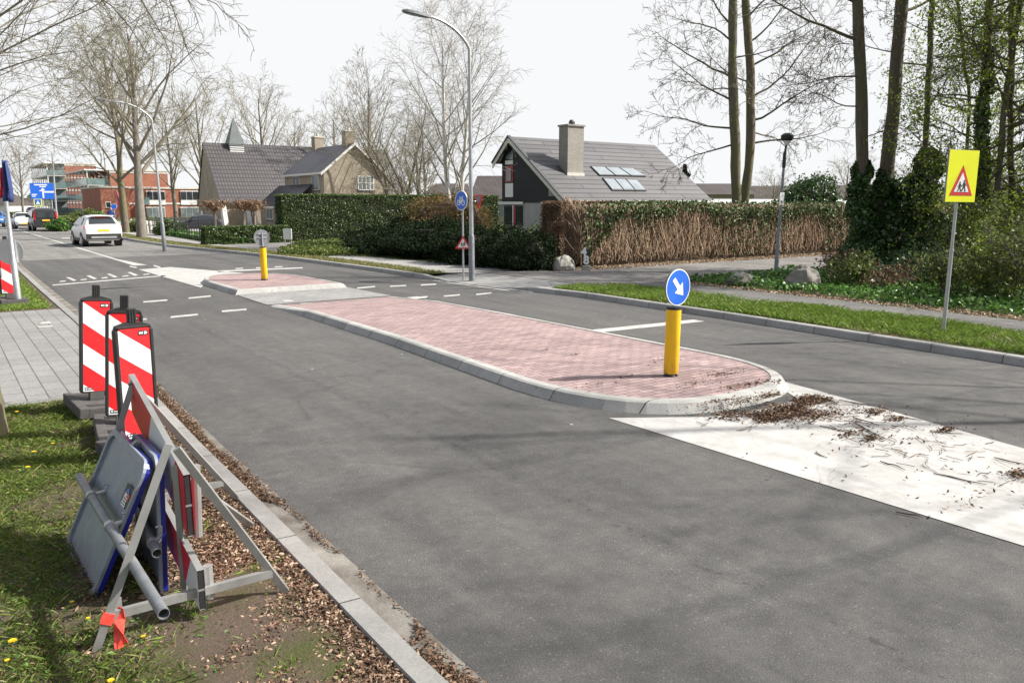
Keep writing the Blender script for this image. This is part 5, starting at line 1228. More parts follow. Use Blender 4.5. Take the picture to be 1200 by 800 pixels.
hat = [(-1.85, .42, .8, .84, .72, .6), (-1.8, .3, .95, 1.0, .82, .68), (-1.5, .26, .97, 1.38, .84, .56), (-.4, .25, .95, 1.46, .84, .58), (.25, .25, .93, 1.40, .84, .56), (.95, .25, .90, .96, .83, .68), (1.55, .28, .78, .82, .80, .62), (1.82, .36, .62, .66, .68, .5)]
def small_car(label, paintm, loc, rot, scale):
    sw_ = [(.80, -1.2, 1.0), (.63, -1.05, 1.33), (.62, .15, 1.33), (.79, .75, .97)]
    return vehicle('small_car', label, 'car', hat, 1.68, paintm, loc, rot, [(-1.15, .29), (1.15, .29)],
        [('windscreen', 'glass', [[(-.66, .90, .99), (.66, .90, .99), (.53, .33, 1.38), (-.53, .33, 1.38)]]), ('rear_window', 'glass', [[(-.6, -1.80, 1.02), (.6, -1.80, 1.02), (.5, -1.56, 1.34), (-.5, -1.56, 1.34)]]), ('side_window', 'glass', [sw_]), ('side_window', 'glass', [mirror(sw_)])],
        [('headlight', 'headlamp', [[(.45, 1.80, .62), (.74, 1.66, .64), (.74, 1.55, .76), (.46, 1.70, .74)]]), ('headlight', 'headlamp', [mirror([(.45, 1.80, .62), (.74, 1.66, .64), (.74, 1.55, .76), (.46, 1.70, .74)])]), ('number_plate', 'plate_y', [[(-.25, 1.86, .42), (.25, 1.86, .42), (.25, 1.86, .53), (-.25, 1.86, .53)]])], scale,
        [('bumper', 'car_black', [(-.6, .6, 1.6, 1.85, .32, .42)]), ('mirror', 'car_black', [(-.98, -.82, .5, .62, .95, 1.08)]), ('mirror', 'car_black', [(.82, .98, .5, .62, .95, 1.08)])])
x, y = G(31, 268.5); small_car('small white car coming the other way, just left of the van', 'car_white', (x, y+1.8, .0), R(180), .95)
x, y = G(-2, 266.5); small_car('blue car at the extreme left edge beyond the sign pole', 'car_blue', (x, y+1.8, .03), R(170), .95)
x, y = at(38, 255, 150).xy; small_car('tiny dark car far away below the direction board', 'car_grey', (x, y, 0), R(180), 1.0)
# parked car in the church yard behind the railing
x, y = at(233, 262, 58).xy; small_car('dark parked car in the yard before the church, mostly hidden by hedge', 'car_grey', (x, y, ZR), R(75), .85)

# ================================================================== modern black house
X0 = 26.0
rp = onX(597, 160, X0); ev = onX(662, 234, X0); bk = onX(579, 190, X0)
X1 = rp.x+11.2; ox = .35; OFF = (30, 34, 0)
ht = thing('black_house', 'modern house with black cladding, grey tiled roof and tall pale chimney', 'house', OFF)
yr, zr, ye, ze, yb, zb = rp.y, rp.z, ev.y, ev.z, bk.y, bk.z
zc_ = onX(620, 237.5, X0).z
sl_ = (zr-ze)/(yr-ye); y0w = ye+.45; y1w = yb-.35
roofz = lambda y: ze+(y-ye)*sl_ if y <= yr else zr-(y-yr)*(zr-zb)/(yb-yr)
m = MB()
def gable(mb, x, ya, yb_, za): mb.add([(x, ya, za), (x, yb_, za), (x, yb_, roofz(yb_)-.12), (x, yr, zr-.12), (x, ya, roofz(ya)-.12)], [(0, 1, 2, 3, 4)])
gable(m, X0+.30, y0w, y1w, zc_); gable(m, X1-.3, y0w, y1w, zc_)
m.quad((X0+.30, y1w, zc_), (X1-.3, y1w, zc_), (X1-.3, y1w, roofz(y1w)-.12), (X0+.3, y1w, roofz(y1w)-.12))
m.build('clad_wall', MA['clad'], ht, OFF)
m = MB(); m.box(X0+.34, X1-.34, y0w+.04, y1w-.04, 0, zc_+.01); m.build('ground_wall', MA['render_w'], ht, OFF)
m = MB()
for ya, za, yb_, zb_ in ((ye, ze, yr, zr), (yr, zr, yb, zb)):
    m.add([(X0-ox+.3, ya, za), (X1, ya, za), (X1, yb_, zb_), (X0-ox+.3, yb_, zb_)]+[(X0-ox+.3, ya, za-.10), (X1, ya, za-.10), (X1, yb_, zb_-.10), (X0-ox+.3, yb_, zb_-.10)], [(0, 1, 2, 3), (7, 6, 5, 4), (0, 4, 5, 1), (1, 5, 6, 2), (2, 6, 7, 3), (3, 7, 4, 0)])
m.build('roof', MA['tile_m'], ht, OFF)
m = MB(); xv = X0-ox+.26
for ya, za, yb_, zb_ in ((ye-.05, ze-.05, yr, zr), (yr, zr, yb+.05, zb-.05)):
    m.add([(xv+a, y_, z_+b) for a in (0, .05) for y_, z_, b in ((ya, za, -.04), (yb_, zb_, -.04), (yb_, zb_, -.30), (ya, za, -.30))], [(0, 1, 2, 3), (7, 6, 5, 4), (0, 4, 5, 1), (1, 5, 6, 2), (2, 6, 7, 3), (3, 7, 4, 0)])
m.build('barge_board', MA['trim'], ht, OFF)
m = MB()
for ya, za, yb_, zb_ in ((ye-.08, ze-.02, yr, zr+.05), (yr, zr+.05, yb+.08, zb-.02)):
    m.add([(xv+a, y_, z_+b) for a in (-.06, .14) for y_, z_, b in ((ya, za, .02), (yb_, zb_, .02), (yb_, zb_, -.06), (ya, za, -.06))], [(0, 1, 2, 3), (7, 6, 5, 4), (0, 4, 5, 1), (1, 5, 6, 2), (2, 6, 7, 3), (3, 7, 4, 0)])
m.build('verge_tile', MA['frame_d'], ht, OFF)
m = MB(); m.box(X0-.1, X1, ye-.12, ye+.02, ze-.16, ze-.03); m.build('gutter', MA['trim'], ht, OFF)
m = MB(); m.box(X0+1, X1, ye+.1, ye+.5, ze-.5, ze-.17); m.build('eave_fascia', MA['lead'], ht, OFF)
XG = X0+.30
def gq(px0, py0, px1, py1, dx): a = onX(px0, py0, XG); b = onX(px1, py1, XG); return (XG-dx-.03, XG-dx, min(a.y, b.y), max(a.y, b.y), min(a.z, b.z), max(a.z, b.z))
wn = MB(); wn.box(*gq(592.5, 195, 601.5, 213.5, .002)); wp_ = wn.build('window', MA['frame_r'], ht, OFF)
q = MB(); q.box(*gq(594.3, 197.5, 599.6, 212, .034)); q.build('pane', MA['glass_l'], wp_, OFF)
q = MB(); q.box(*gq(592.5, 188.5, 601.5, 192.5, .002)); q.build('white_band', MA['frame_w'], ht, OFF)
q = MB(); q.box(*gq(592.5, 215, 601.5, 231, .002)); q.build('white_panel', MA['frame_w'], ht, OFF)
a, b, c = onX(593, 187, XG), onX(601.5, 187, XG), onX(601.5, 175, XG); dd_ = onX(593, 184, XG)
q = MB(); q.add([(XG-.02, p.y, p.z) for p in (a, b, c, dd_)], [(0, 1, 2, 3)]); q.build('top_window', MA['glass_l'], ht, OFF)
a, b, c, d_ = onX(643, 230, XG), onX(654, 230, XG), onX(653, 228, XG), onX(643.5, 218, XG)
q = MB(); q.add([(XG-.02, p.y, p.z) for p in (a, b, c, d_)], [(0, 1, 2, 3)]); q.build('corner_window', MA['glass_l'], ht, OFF)
XG = X0+.34
for (pa, pb) in (((585, 236.5, 614, 239.5), 0), ((634, 236.5, 660, 239.5), 0)):
    q = MB(); q.box(*gq(*pa, .05)); q.build('lintel', MA['frame_w'], ht, OFF)
q = MB(); q.box(*gq(591, 240.5, 613, 264, .0)); gw = q.build('window', MA['frame_d'], ht, OFF)
q = MB(); q.box(*gq(592, 242, 601, 263, .032)); q.build('pane', MA['glass'], gw, OFF); q = MB(); q.box(*gq(605.5, 242, 612.5, 263, .032)); q.build('pane', MA['glass'], gw, OFF)
q = MB(); q.box(*gq(601.5, 240.5, 602.6, 264, .034)); q.build('white_mullion', MA['frame_w'], gw, OFF); q = MB(); q.box(*gq(602.7, 240.5, 605.2, 264, .034)); q.build('red_post', MA['frame_r'], gw, OFF)
# chimney standing on the roof slope
pn = Vector((0, -sl_, 1)).normalized(); pp = (X0, ye, ze)
c0 = onP(665, 205, pp, pn); c1 = onP(683, 205, pp, pn); cl_ = onP(659, 200, pp, pn)
cx0, cx1, cy0 = c0.x, c1.x, c0.y; cy1 = cy0+.75; ztop = onY(673, 148, cy0).z
m = MB(); m.box(cx0, cx1, cy0, cy1, c0.z-.15, ztop); ch = m.build('chimney', MA['chimney'], ht, OFF)
m = MB(); m.box(cx0-.06, cx1+.06, cy0-.06, cy1+.06, ztop, ztop+.09); m.build('chimney_cap', MA['chimney'], ch, OFF)
m = MB(); m.tube([((cx0+cx1)/2, cy0+.35, ztop+.09), ((cx0+cx1)/2, cy0+.35, ztop+.25), ((cx0+cx1)/2, cy0+.35, ztop+.36)], [.16, .17, .10], 14); m.build('flue_pot', MA['frame_d'], ch, OFF)
m = MB(); m.box(cx0-.05, cx1+.05, cy0-.05, cy0-.002, c0.z-.12, c0.z+.12); m.build('flashing', MA['band'], ch, OFF)
# skylights in two rows of three
for row in (((691, 195.5), (740, 197.5), (757, 207.5), (702, 206.5)), ((705, 209), (745, 211), (757.5, 224.5), (717, 224))):
    A_, B_, C_, D_ = [onP(px, py, pp, pn) for px, py in row]
    for k in range(3):
        f = [(k+g_)/3 for g_ in (.06, .94)]
        mixp = lambda s, t_: (A_*(1-s)+B_*s)*(1-t_)+(D_*(1-s)+C_*s)*t_
        o4 = [mixp(k/3+.01, 0), mixp((k+1)/3-.01, 0), mixp((k+1)/3-.01, 1), mixp(k/3+.01, 1)]
        i4 = [mixp(f[0], .1), mixp(f[1], .1), mixp(f[1], .92), mixp(f[0], .92)]
        m = MB(); m.add([p+pn*h for h in (-.02, .07) for p in o4], [(3, 2, 1, 0), (4, 5, 6, 7)]+[(j, (j+1) % 4, (j+1) % 4+4, j+4) for j in range(4)]); sk_ = m.build('skylight', MA['frame_d'], ht, OFF)
        m = MB(); m.add([p+pn*.078 for p in i4], [(0, 1, 2, 3)]); m.build('pane', MA['skyglass'], sk_, OFF)
# dark carport / flat extension to the right
OF2 = (44, 38, 0); t = thing('flat_roof_garage', 'low flat roofed garage with white edge behind the brown hedge', 'garage', OF2)
m = MB(); m.box(X1+.5, 62, 36.5, 46, 0, 2.0); m.build('wall', MA['frame_d'], t, OF2); m = MB(); m.box(X1+.2, 62.4, 36.1, 46.3, 2.0, 2.42); m.build('roof_edge', MA['frame_w'], t, OF2)

# ================================================================== church
XC = 21.1; ap = onX(238.5, 168, XC); er = onX(258.5, 236, XC); lb = onX(232.5, 240, XC); XR = 40.0; OC = (24, 78, 0)
ct = thing('church', 'small brown brick church with steep dark tiled roof and slender spirelet', 'church', OC)
m = MB(); fl_ = [(XC, er.y+.02, 0), (XC, er.y+.02, er.z), (XC, ap.y, ap.z), (XC, lb.y, lb.z), (XC, lb.y+.4, 0)]
m.add(fl_, [(0, 1, 2, 3, 4)]); m.add([(XR, b, c) for a, b, c in fl_], [(4, 3, 2, 1, 0)])
m.quad((XC, er.y+.02, 0), (XR, er.y+.02, 0), (XR, er.y+.02, er.z), (XC, er.y+.02, er.z)); m.quad((XC, lb.y+.4, 0), (XR, lb.y+.4, 0), (XR, lb.y, lb.z), (XC, lb.y, lb.z)); m.build('wall', MA['brownbrick'], ct, OC)
m = MB()
for (ya, za), (yb_, zb_) in (((er.y-.25, er.z-.1), (ap.y, ap.z+.08)), ((ap.y, ap.z+.08), (lb.y+.12, lb.z))):
    m.add([(x_, y_, z_+h) for h in (0, -.14) for x_, y_, z_ in ((XC-.1, ya, za), (XR, ya, za), (XR, yb_, zb_), (XC-.1, yb_, zb_))], [(0, 1, 2, 3), (7, 6, 5, 4), (0, 4, 5, 1), (1, 5, 6, 2), (2, 6, 7, 3), (3, 7, 4, 0)])
m.build('roof', MA['tile_c'], ct, OC)
for px in (259, 287, 293.5):   # buttresses leaning against the long wall
    b = onY(px, 250, er.y); m = MB(); m.add([(b.x+dx, y_, z_) for dx in (0, .38) for y_, z_ in ((er.y+.0, er.z-.05), (er.y-.22, er.z-.12), (er.y-1.0, 0), (er.y, 0))], [(0, 1, 2, 3), (7, 6, 5, 4), (0, 4, 5, 1), (1, 5, 6, 2), (2, 6, 7, 3), (3, 7, 4, 0)]); m.build('buttress', MA['band'], ct, OC)
for (xa, ya, xb, yb_) in ((242, 199, 243.6, 230), (235.5, 247, 238.5, 262), (250, 247, 253, 262)):
    a, b = onX(xa, ya, XC), onX(xb, yb_, XC); m = MB(); m.box(XC-.03, XC-.01, min(a.y, b.y), max(a.y, b.y), min(a.z, b.z), max(a.z, b.z)); m.build('window', MA['glass'] if ya < 210 else MA['frame_w'], ct, OC)
sb = onY(275.5, 178, ap.y); cxs = sb.x; zt_ = onY(272.5, 137, ap.y).z; hwd = .74
b0, b1 = onY(275, 181, ap.y-.7).z, onY(275, 169, ap.y-.7).z
m = MB(); m.box(cxs-.62, cxs+.62, ap.y-.62, ap.y+.62, b0-.3, b1); lv_ = m.build('louvre_box', MA['lead'], ct, OC)
m = MB()
for k in range(5): z_ = b0+(b1-b0)*(k+.3)/5; m.box(cxs-.66, cxs+.66, ap.y-.66, ap.y+.66, z_, z_+.09)
m.build('louvre_slats', MA['frame_w'], lv_, OC)
m = MB(); m.add([(cxs-hwd, ap.y-hwd, b1), (cxs+hwd, ap.y-hwd, b1), (cxs+hwd, ap.y+hwd, b1), (cxs-hwd, ap.y+hwd, b1), (cxs, ap.y, zt_)], [(3, 2, 1, 0), (0, 1, 4), (1, 2, 4), (2, 3, 4), (3, 0, 4)]); m.build('spire', MA['lead'], ct, OC)

# ================================================================== brick house beside the church
UH = 62.0; cr = onY(379, 199, UH); rr_ = onY(448, 200, UH); apx = onY(414, 168, UH); UB = 70.8; OH = (28, 66, 0)
hb = thing('brick_house', 'two storey tan brick house with bluish tiled roof and two chimneys', 'house', OH)
m = MB(); xa, xb, za, zr2, xm = cr.x, rr_.x, cr.z, apx.z, apx.x
g5 = [(xa, 0), (xb, 0), (xb, za-.02), (xm, zr2-.12), (xa, za-.02)]
m.add([(a, UH, b) for a, b in g5]+[(a, UB, b) for a, b in g5], [(0, 1, 2, 3, 4), (9, 8, 7, 6, 5), (0, 5, 6, 1), (1, 6, 7, 2), (4, 9, 5, 0)]); m.build('wall', MA['tanbrick'], hb, OH)
m = MB(); o_ = .3
slL = (zr2-za)/(xm-xa)
for (x_a, z_a), (x_b, z_b) in (((xa-o_, za-o_*slL), (xm, zr2)), ((xm, zr2), (xb+o_, za-o_*slL))):
    m.add([(x_, y_, z_+h) for h in (0.03, -.1) for x_, y_, z_ in ((x_a, UH-.25, z_a), (x_b, UH-.25, z_b), (x_b, UB, z_b), (x_a, UB, z_a))], [(0, 1, 2, 3), (7, 6, 5, 4), (0, 4, 5, 1), (1, 5, 6, 2), (2, 6, 7, 3), (3, 7, 4, 0)])
m.build('roof', MA['tile_b'], hb, OH)
m = MB()
for (x_a, z_a), (x_b, z_b) in (((xa-o_-.05, za-o_*slL-.03), (xm, zr2)), ((xm, zr2), (xb+o_+.05, za-o_*slL-.03))):
    m.add([(x_, y_, z_+h) for y_ in (UH-.32, UH-.26) for x_, z_, h in ((x_a, z_a, .05), (x_b, z_b, .05), (x_b, z_b, -.18), (x_a, z_a, -.18))], [(0, 1, 2, 3), (7, 6, 5, 4), (0, 4, 5, 1), (1, 5, 6, 2), (2, 6, 7, 3), (3, 7, 4, 0)])
m.build('barge_board', MA['trim'], hb, OH)
m = MB(); m.box(xa-o_-.1, xa-o_+.03, UH-.2, UB, za-.25-o_*slL*.5, za-o_*slL*.8); m.build('gutter', MA['trim'], hb, OH)
def face_win(par, o, pl, a, b, fm='frame_w', pane='glass_l', bars=2, axis='y', rows=2):
    f = .07; m = MB(); m2 = MB(); m3 = MB()
    if axis == 'y':
        x0, x1, z0, z1 = min(a.x, b.x), max(a.x, b.x), min(a.z, b.z), max(a.z, b.z); bx_ = lambda mb, p, q, r, s, d: mb.box(p, q, pl-d, pl+.02, r, s)
    else:
        x0, x1, z0, z1 = min(a.y, b.y), max(a.y, b.y), min(a.z, b.z), max(a.z, b.z); bx_ = lambda mb, p, q, r, s, d: mb.box(pl-d, pl+.02, p, q, r, s)
    bx_(m, x0, x1, z0, z1, .03); w_ = m.build('window', MA[fm], par, o); bx_(m2, x0+f, x1-f, z0+f, z1-f, .036); m2.build('pane', MA[pane], w_, o)
    for k in range(1, bars+1): xx = x0+(x1-x0)*k/(bars+1); bx_(m3, xx-.03, xx+.03, z0, z1, .045)
    if rows > 1: zz_ = (z0+z1)/2; bx_(m3, x0, x1, zz_-.025, zz_+.025, .043)
    if bars: m3.build('glazing_bars', MA[fm], w_, o)
    bx_(m4 := MB(), x0-.06, x1+.06, z0-.09, z0-.003, .08); m4.build('sill', MA['frame_d'], w_, o)
face_win(hb, OH, UH, onY(419, 206, UH), onY(438.5, 223, UH), bars=3)
XS = xa
for a, b in (((343, 207), (351.5, 224)), ((365, 206), (374.5, 223))): face_win(hb, OH, XS, onX(*a, XS), onX(*b, XS), bars=1, rows=1, axis='x', fm='trim')
for px, ty, bw_, ydx in ((411, 153, .62, 1.2), (370, 160, .62, 7.8)):
    yy_ = UH+ydx; c = onY(px, 170, yy_); zt2 = onY(px, ty, yy_).z; x_ = xm+.15; m = MB(); m.box(x_-.42, x_+.42, yy_-.35, yy_+.45, zr2-.9, zt2); chx = m.build('chimney', MA['tanbrick'], hb, OH); m = MB(); m.tube([(x_, yy_, zt2), (x_, yy_, zt2+.22)], .12, 10); m.build('pot', MA['band'], chx, OH)
    m = MB(); m.box(x_-.47, x_+.47, yy_-.40, yy_+.5, zt2-.12, zt2-.03); m.build('chimney_band', MA['band'], chx, OH)
# low annex between house and church
XA = 24.0; a0, a1 = onX(305, 242, XA), onX(340, 241, XA); OA = (24.8, 68, 0)
an = thing('house_annex', 'low dark annex with bluish lean-to roof between church and brick house', 'annex', OA)
m = MB(); m.box(XA, xa-.02, a1.y, a0.y, 0, a0.z); m.build('wall', MA['tanbrick'], an, OA)
zt3 = onX(312, 219, XA+1.7).z; m = MB(); m.add([(x_, y_, z_+h) for h in (.06, -.06) for x_, y_, z_ in ((XA-.25, a1.y-.2, a0.z), (XA-.25, a0.y+.2, a0.z), (xa-.06, a0.y+.2, zt3), (xa-.06, a1.y-.2, zt3))], [(0, 1, 2, 3), (7, 6, 5, 4), (0, 4, 5, 1), (1, 5, 6, 2), (2, 6, 7, 3), (3, 7, 4, 0)]); m.build('roof', MA['tile_b'], an, OA)
m = MB(); m.box(XA-.33, XA-.26, a1.y-.2, a0.y+.2, a0.z-.12, a0.z+.02); m.build('gutter', MA['trim'], an, OA)
face_win(an, OA, XA, onX(312, 244, XA), onX(320, 257.5, XA), bars=1, rows=1, axis='x', pane='glass_l'); face_win(an, OA, XA, onX(329, 244, XA), onX(333, 257.5, XA), bars=0, rows=1, axis='x')

# ================================================================== brick flats (three stepped blocks)
def block_front(par, o, u, px0, px1, ytop, depth, ybase=None, mat_='redbrick', side_w=None):
    a, b = onY(px0, ytop, u), onY(px1, ytop, u); m = MB(); m.box(a.x, b.x, u, u+depth, 0, a.z); wl = m.build('wall', MA[mat_], par, o)
    m = MB(); m.box(a.x-.1, b.x+.1, u-.1, u+depth+.1, a.z, a.z+.22); m.build('parapet', MA['band'], par, o); return a.x, b.x, a.z
OB = (24, 180, 0); ft_ = thing('apartment_tower', 'four storey red brick flats with green glass corner balconies, farthest block', 'apartment building', OB)
U1 = 180.0; x0_, x1_, zt4 = block_front(ft_, OB, U1, 75, 112, 192, 30)
fh = zt4/4
for k in range(4):
    z_ = k*fh; m = MB(); m.box(x0_-.02, x1_+.02, U1-.06, U1, z_+fh-.35, z_+fh-.12); m.build('floor_band', MA['band'], ft_, OB)
    bl = MB(); bl.box(x0_-3.2, x0_-.05, U1-1.2, U1+28, z_+.02, z_+.2); bo_ = bl.build('balcony', MA['frame_w'], ft_, OB)
    g_ = MB(); g_.box(x0_-3.25, x0_-.1, U1-1.26, U1-1.2, z_+.2, z_+1.15); g_.box(x0_-3.27, x0_-3.22, U1-1.2, U1+28, z_+.2, z_+1.15); g_.build('glass_rail', MA['balcony'], bo_, OB)
    for j in range(7): m = MB(); m.box(x0_-.06, x0_-.01, U1+1+j*4, U1+3.6+j*4, z_+.3, z_+fh-.5); m.build('window', MA['glass'], ft_, OB)
    m = MB(); m.box(x0_-3.1, x0_-.1, U1-.2, U1-.1, z_+.2, z_+fh-.1); m.build('window', MA['glass_l'], ft_, OB)
    for j in range(8): m = MB(); m.box(x0_-3.15, x0_-3.0, U1-1.1+j*4, U1-.95+j*4, z_+.2, z_+fh); m.build('column', MA['frame_w'], ft_, OB)
m = MB(); m.box(x0_-3.6, x0_+.2, U1-1.5, U1+28, zt4-.05, zt4+.2); m.build('roof_edge', MA['frame_w'], ft_, OB)
OB = (27, 150, 0); f2 = thing('apartment_wing', 'middle wing of the brick flats with stacked green glass balconies', 'apartment building', OB)
U2 = 150.0; x0_, x1_, zt5 = block_front(f2, OB, U2, 128, 196, 200, 26); fh = zt5/3
for k in range(3):
    z_ = k*fh; m = MB(); m.box(x0_-.02, x1_+.02, U2-.06, U2, z_+fh-.35, z_+fh-.12); m.build('floor_band', MA['band'], f2, OB)
    m = MB(); m.box(x0_-3.4, x0_-.05, U2+.5, U2+26, z_+.02, z_+.2); bo_ = m.build('balcony', MA['frame_w'], f2, OB)
    m = MB(); m.box(x0_-3.46, x0_-3.4, U2+.5, U2+26, z_+.2, z_+1.2); m.box(x0_-3.4, x0_-.05, U2+.44, U2+.5, z_+.2, z_+1.2); m.build('glass_rail', MA['balcony'], bo_, OB)
    for j in range(6): m = MB(); m.box(x0_-.06, x0_-.01, U2+1+j*4, U2+3.4+j*4, z_+.3, z_+fh-.5); m.build('window', MA['glass'], f2, OB)
    for j in range(7): m = MB(); m.box(x0_-3.38, x0_-3.2, U2+.6+j*4, U2+.8+j*4, z_+.2, z_+fh); m.build('column', MA['frame_w'], f2, OB)
m = MB(); m.box(x0_-3.7, x0_+.1, U2+.3, U2+26, zt5-.02, zt5+.2); m.build('roof_edge', MA['frame_w'], f2, OB)
OB = (22, 120, 0); f3 = thing('brick_annex', 'low red brick block with one white framed window beside the trees', 'apartment building', OB)
U3 = 120.0; x0_, x1_, zt6 = block_front(f3, OB, U3, 117, 150, 220, 16)
face_win(f3, OB, U3, onY(123.5, 236.5, U3), onY(130.5, 243.5, U3), bars=0, rows=1, pane='glass')
OB = (30, 128, 0); f4 = thing('terrace_flats', 'two storey brick flats with white window bays left of the church', 'apartment building', OB)
U4 = 126.0; x0_, x1_, zt7 = block_front(f4, OB, U4, 150, 262, 221, 12); fh = zt7/2
m = MB(); m.box(x0_, x1_, U4-.08, U4-.01, fh-.15, fh+.1); m.build('floor_band', MA['band'], f4, OB)
for xa_, xb_ in ((171, 194), (211, 233)):
    for yy0, yy1 in ((223.5, 240), (242.5, 257)):
        a, b = onY(xa_, yy0, U4), onY(xb_, yy1, U4); m = MB(); m.box(a.x, b.x, U4-.16, U4-.09, b.z, a.z); bay = m.build('bay', MA['frame_w'], f4, OB)
        n_ = 3; wz0 = b.z+(a.z-b.z)*(.36 if yy0 < 230 else .08)
        for k in range(n_):
            u0_ = a.x+(b.x-a.x)*(k+.06)/n_; u1_ = a.x+(b.x-a.x)*(k+.94)/n_; m = MB(); m.box(u0_, u1_, U4-.20, U4-.17, wz0, a.z-.12); m.build('pane', MA['glass'] if yy0 < 230 else MA['glass_l'], bay, OB)
a, b = onY(160, 240, U4), onY(172, 231, U4); m = MB(); m.box(a.x, b.x, U4-1.6, U4-.1, 1.9, 2.0); bo_ = m.build('balcony', MA['frame_w'], f4, OB); m = MB(); m.box(a.x, b.x, U4-1.66, U4-1.6, 2.0, 2.95); m.build('glass_rail', MA['balcony'], bo_, OB)
a = onY(160, 248, 95); OB = (a.x+8, 95, 0); t = thing('brick_garden_wall', 'long dark low wall in front of the two storey flats', 'wall', OB); MB().box(a.x+2, a.x+17, 95, 95.3, 0, onY(200, 255, 95).z).build('wall', MA['frame_d'], t, OB)

# distant houses
def far_house(label, px0, px1, yeave, yridge, dist, wallm, roofm, hip=.2):
    a, b = at(px0, yeave, dist), at(px1, yeave, dist); o = (a+b)/2; L = (b-a).length; ze_ = a.z; zr_ = at(px0, yridge, dist).z
    t = thing('distant_house', label, 'house', (o.x, o.y, 0), -A); d = 5
    MB().box(-L/2, L/2, 0, 2*d, 0, ze_).build('wall', MA[wallm], t)
    MB().add([(-L/2-.3, -.4, ze_-.1), (L/2+.3, -.4, ze_-.1), (L/2+.3, 2*d+.4, ze_-.1), (-L/2-.3, 2*d+.4, ze_-.1), (-L/2+L*hip, d, zr_), (L/2-L*hip, d, zr_)], [(0, 1, 5, 4), (1, 2, 5), (2, 3, 4, 5), (3, 0, 4), (3, 2, 1, 0)]).build('roof', MA[roofm], t)
    for k in range(2): MB().box(-L/4+k*L/2-.6, -L/4+k*L/2+.6, -.04, -.005, ze_*.35, ze_*.8).build('window', MA['glass_l'], t)
    return t
far_house('distant dark roofed house right of the modern house, behind the garage', 812, 884, 227, 214, 95, 'tanbrick', 'tile_x', .06)
far_house('distant long brownish roof between the trunks and round bush', 880, 985, 236, 217, 120, 'band', 'tile_x', .03)
far_house('distant long roof behind the ivy clad trunks', 985, 1110, 236, 216, 130, 'redbrick', 'tile_x', .04)
far_house('distant small gabled house seen through the bare trees by the brick house', 446, 470, 222, 205, 92, 'render_w', 'tile_x', .3)
far_house('distant dark house just right of the tan brick gable', 424, 452, 229, 205, 80, 'tanbrick', 'tile_x', .02)
far_house('distant low house behind the birch trunks', 500, 550, 226, 214, 100, 'band', 'tile_x', .1)
far_house('distant dark brown roof beside the black gable', 553, 592, 232, 204, 78, 'tanbrick', 'tile_x', .1)
far_house('distant pale house at the far end of the street', 8, 34, 240, 232, 230, 'render_w', 'tile_x', .1)
far_house('distant white gabled house far down the street left of the lamp', -40, 6, 240, 226, 190, 'frame_w', 'tile_x', .1)

# person walking beyond the white car
px_, py_ = at(129.5, 240, 60).xy; pe = thing('person', 'person in blue jacket walking on the far pavement beyond the white car', 'person', (px_, py_, .1), R(160))
sk = [(0, 0, .93), (0, 0, 1.15), (0, .01, 1.38), (0, .02, 1.50), (0, .03, 1.62), (.10, 0, .88), (.11, .12, .48), (.11, .05, .06), (-.10, 0, .88), (-.11, -.05, .48), (-.11, -.22, .08), (.19, 0, 1.38), (.24, -.03, 1.12), (.23, .1, .88), (-.19, 0, 1.38), (-.24, .05, 1.12), (-.23, .16, .9), (.11, .17, .04), (-.11, -.10, .04)]
ed = [(0, 1), (1, 2), (2, 3), (3, 4), (0, 5), (5, 6), (6, 7), (0, 8), (8, 9), (9, 10), (2, 11), (11, 12), (12, 13), (2, 14), (14, 15), (15, 16), (7, 17), (10, 18)]
rad = [.14, .14, .15, .055, .105, .09, .065, .045, .09, .065, .045, .065, .048, .036, .065, .048, .036, .04, .04]
me = bpy.data.meshes.new('body'); me.from_pydata(sk, ed, []); ob = link_mesh('body', me, pe); me.materials.append(MA['coat'])
md = ob.modifiers.new('skin', 'SKIN'); ob.modifiers.new('sub', 'SUBSURF').levels = 1; ob.modifiers['sub'].render_levels = 2
if not me.skin_vertices: me.attributes.new
try:
    bpy.context.view_layer.objects.active = ob
    for i, r_ in enumerate(rad): me.skin_vertices[0].data[i].radius = (r_, r_)
    me.skin_vertices[0].data[0].use_root = True
except Exception as e_: print('skin', e_)
hm = MB(); blob_mesh(hm, (0, .03, 1.65), (.085, .1, .125), 3, 8, .02); hm.build('head', MA['skin'], pe, None, True)
hm = MB(); blob_mesh(hm, (0, .01, 1.70), (.095, .105, .10), 4, 8, .03); hm.build('hair', MA['stick'], pe, None, True)
hm = MB()
hm.tube([(.10, 0, .92), (.11, .12, .48), (.11, .05, .1)], [.11, .085, .07], 10); hm.tube([(-.10, 0, .92), (-.11, -.05, .48), (-.11, -.22, .12)], [.11, .085, .07], 10); hm.build('trousers', MA['trouser'], pe, None, True)

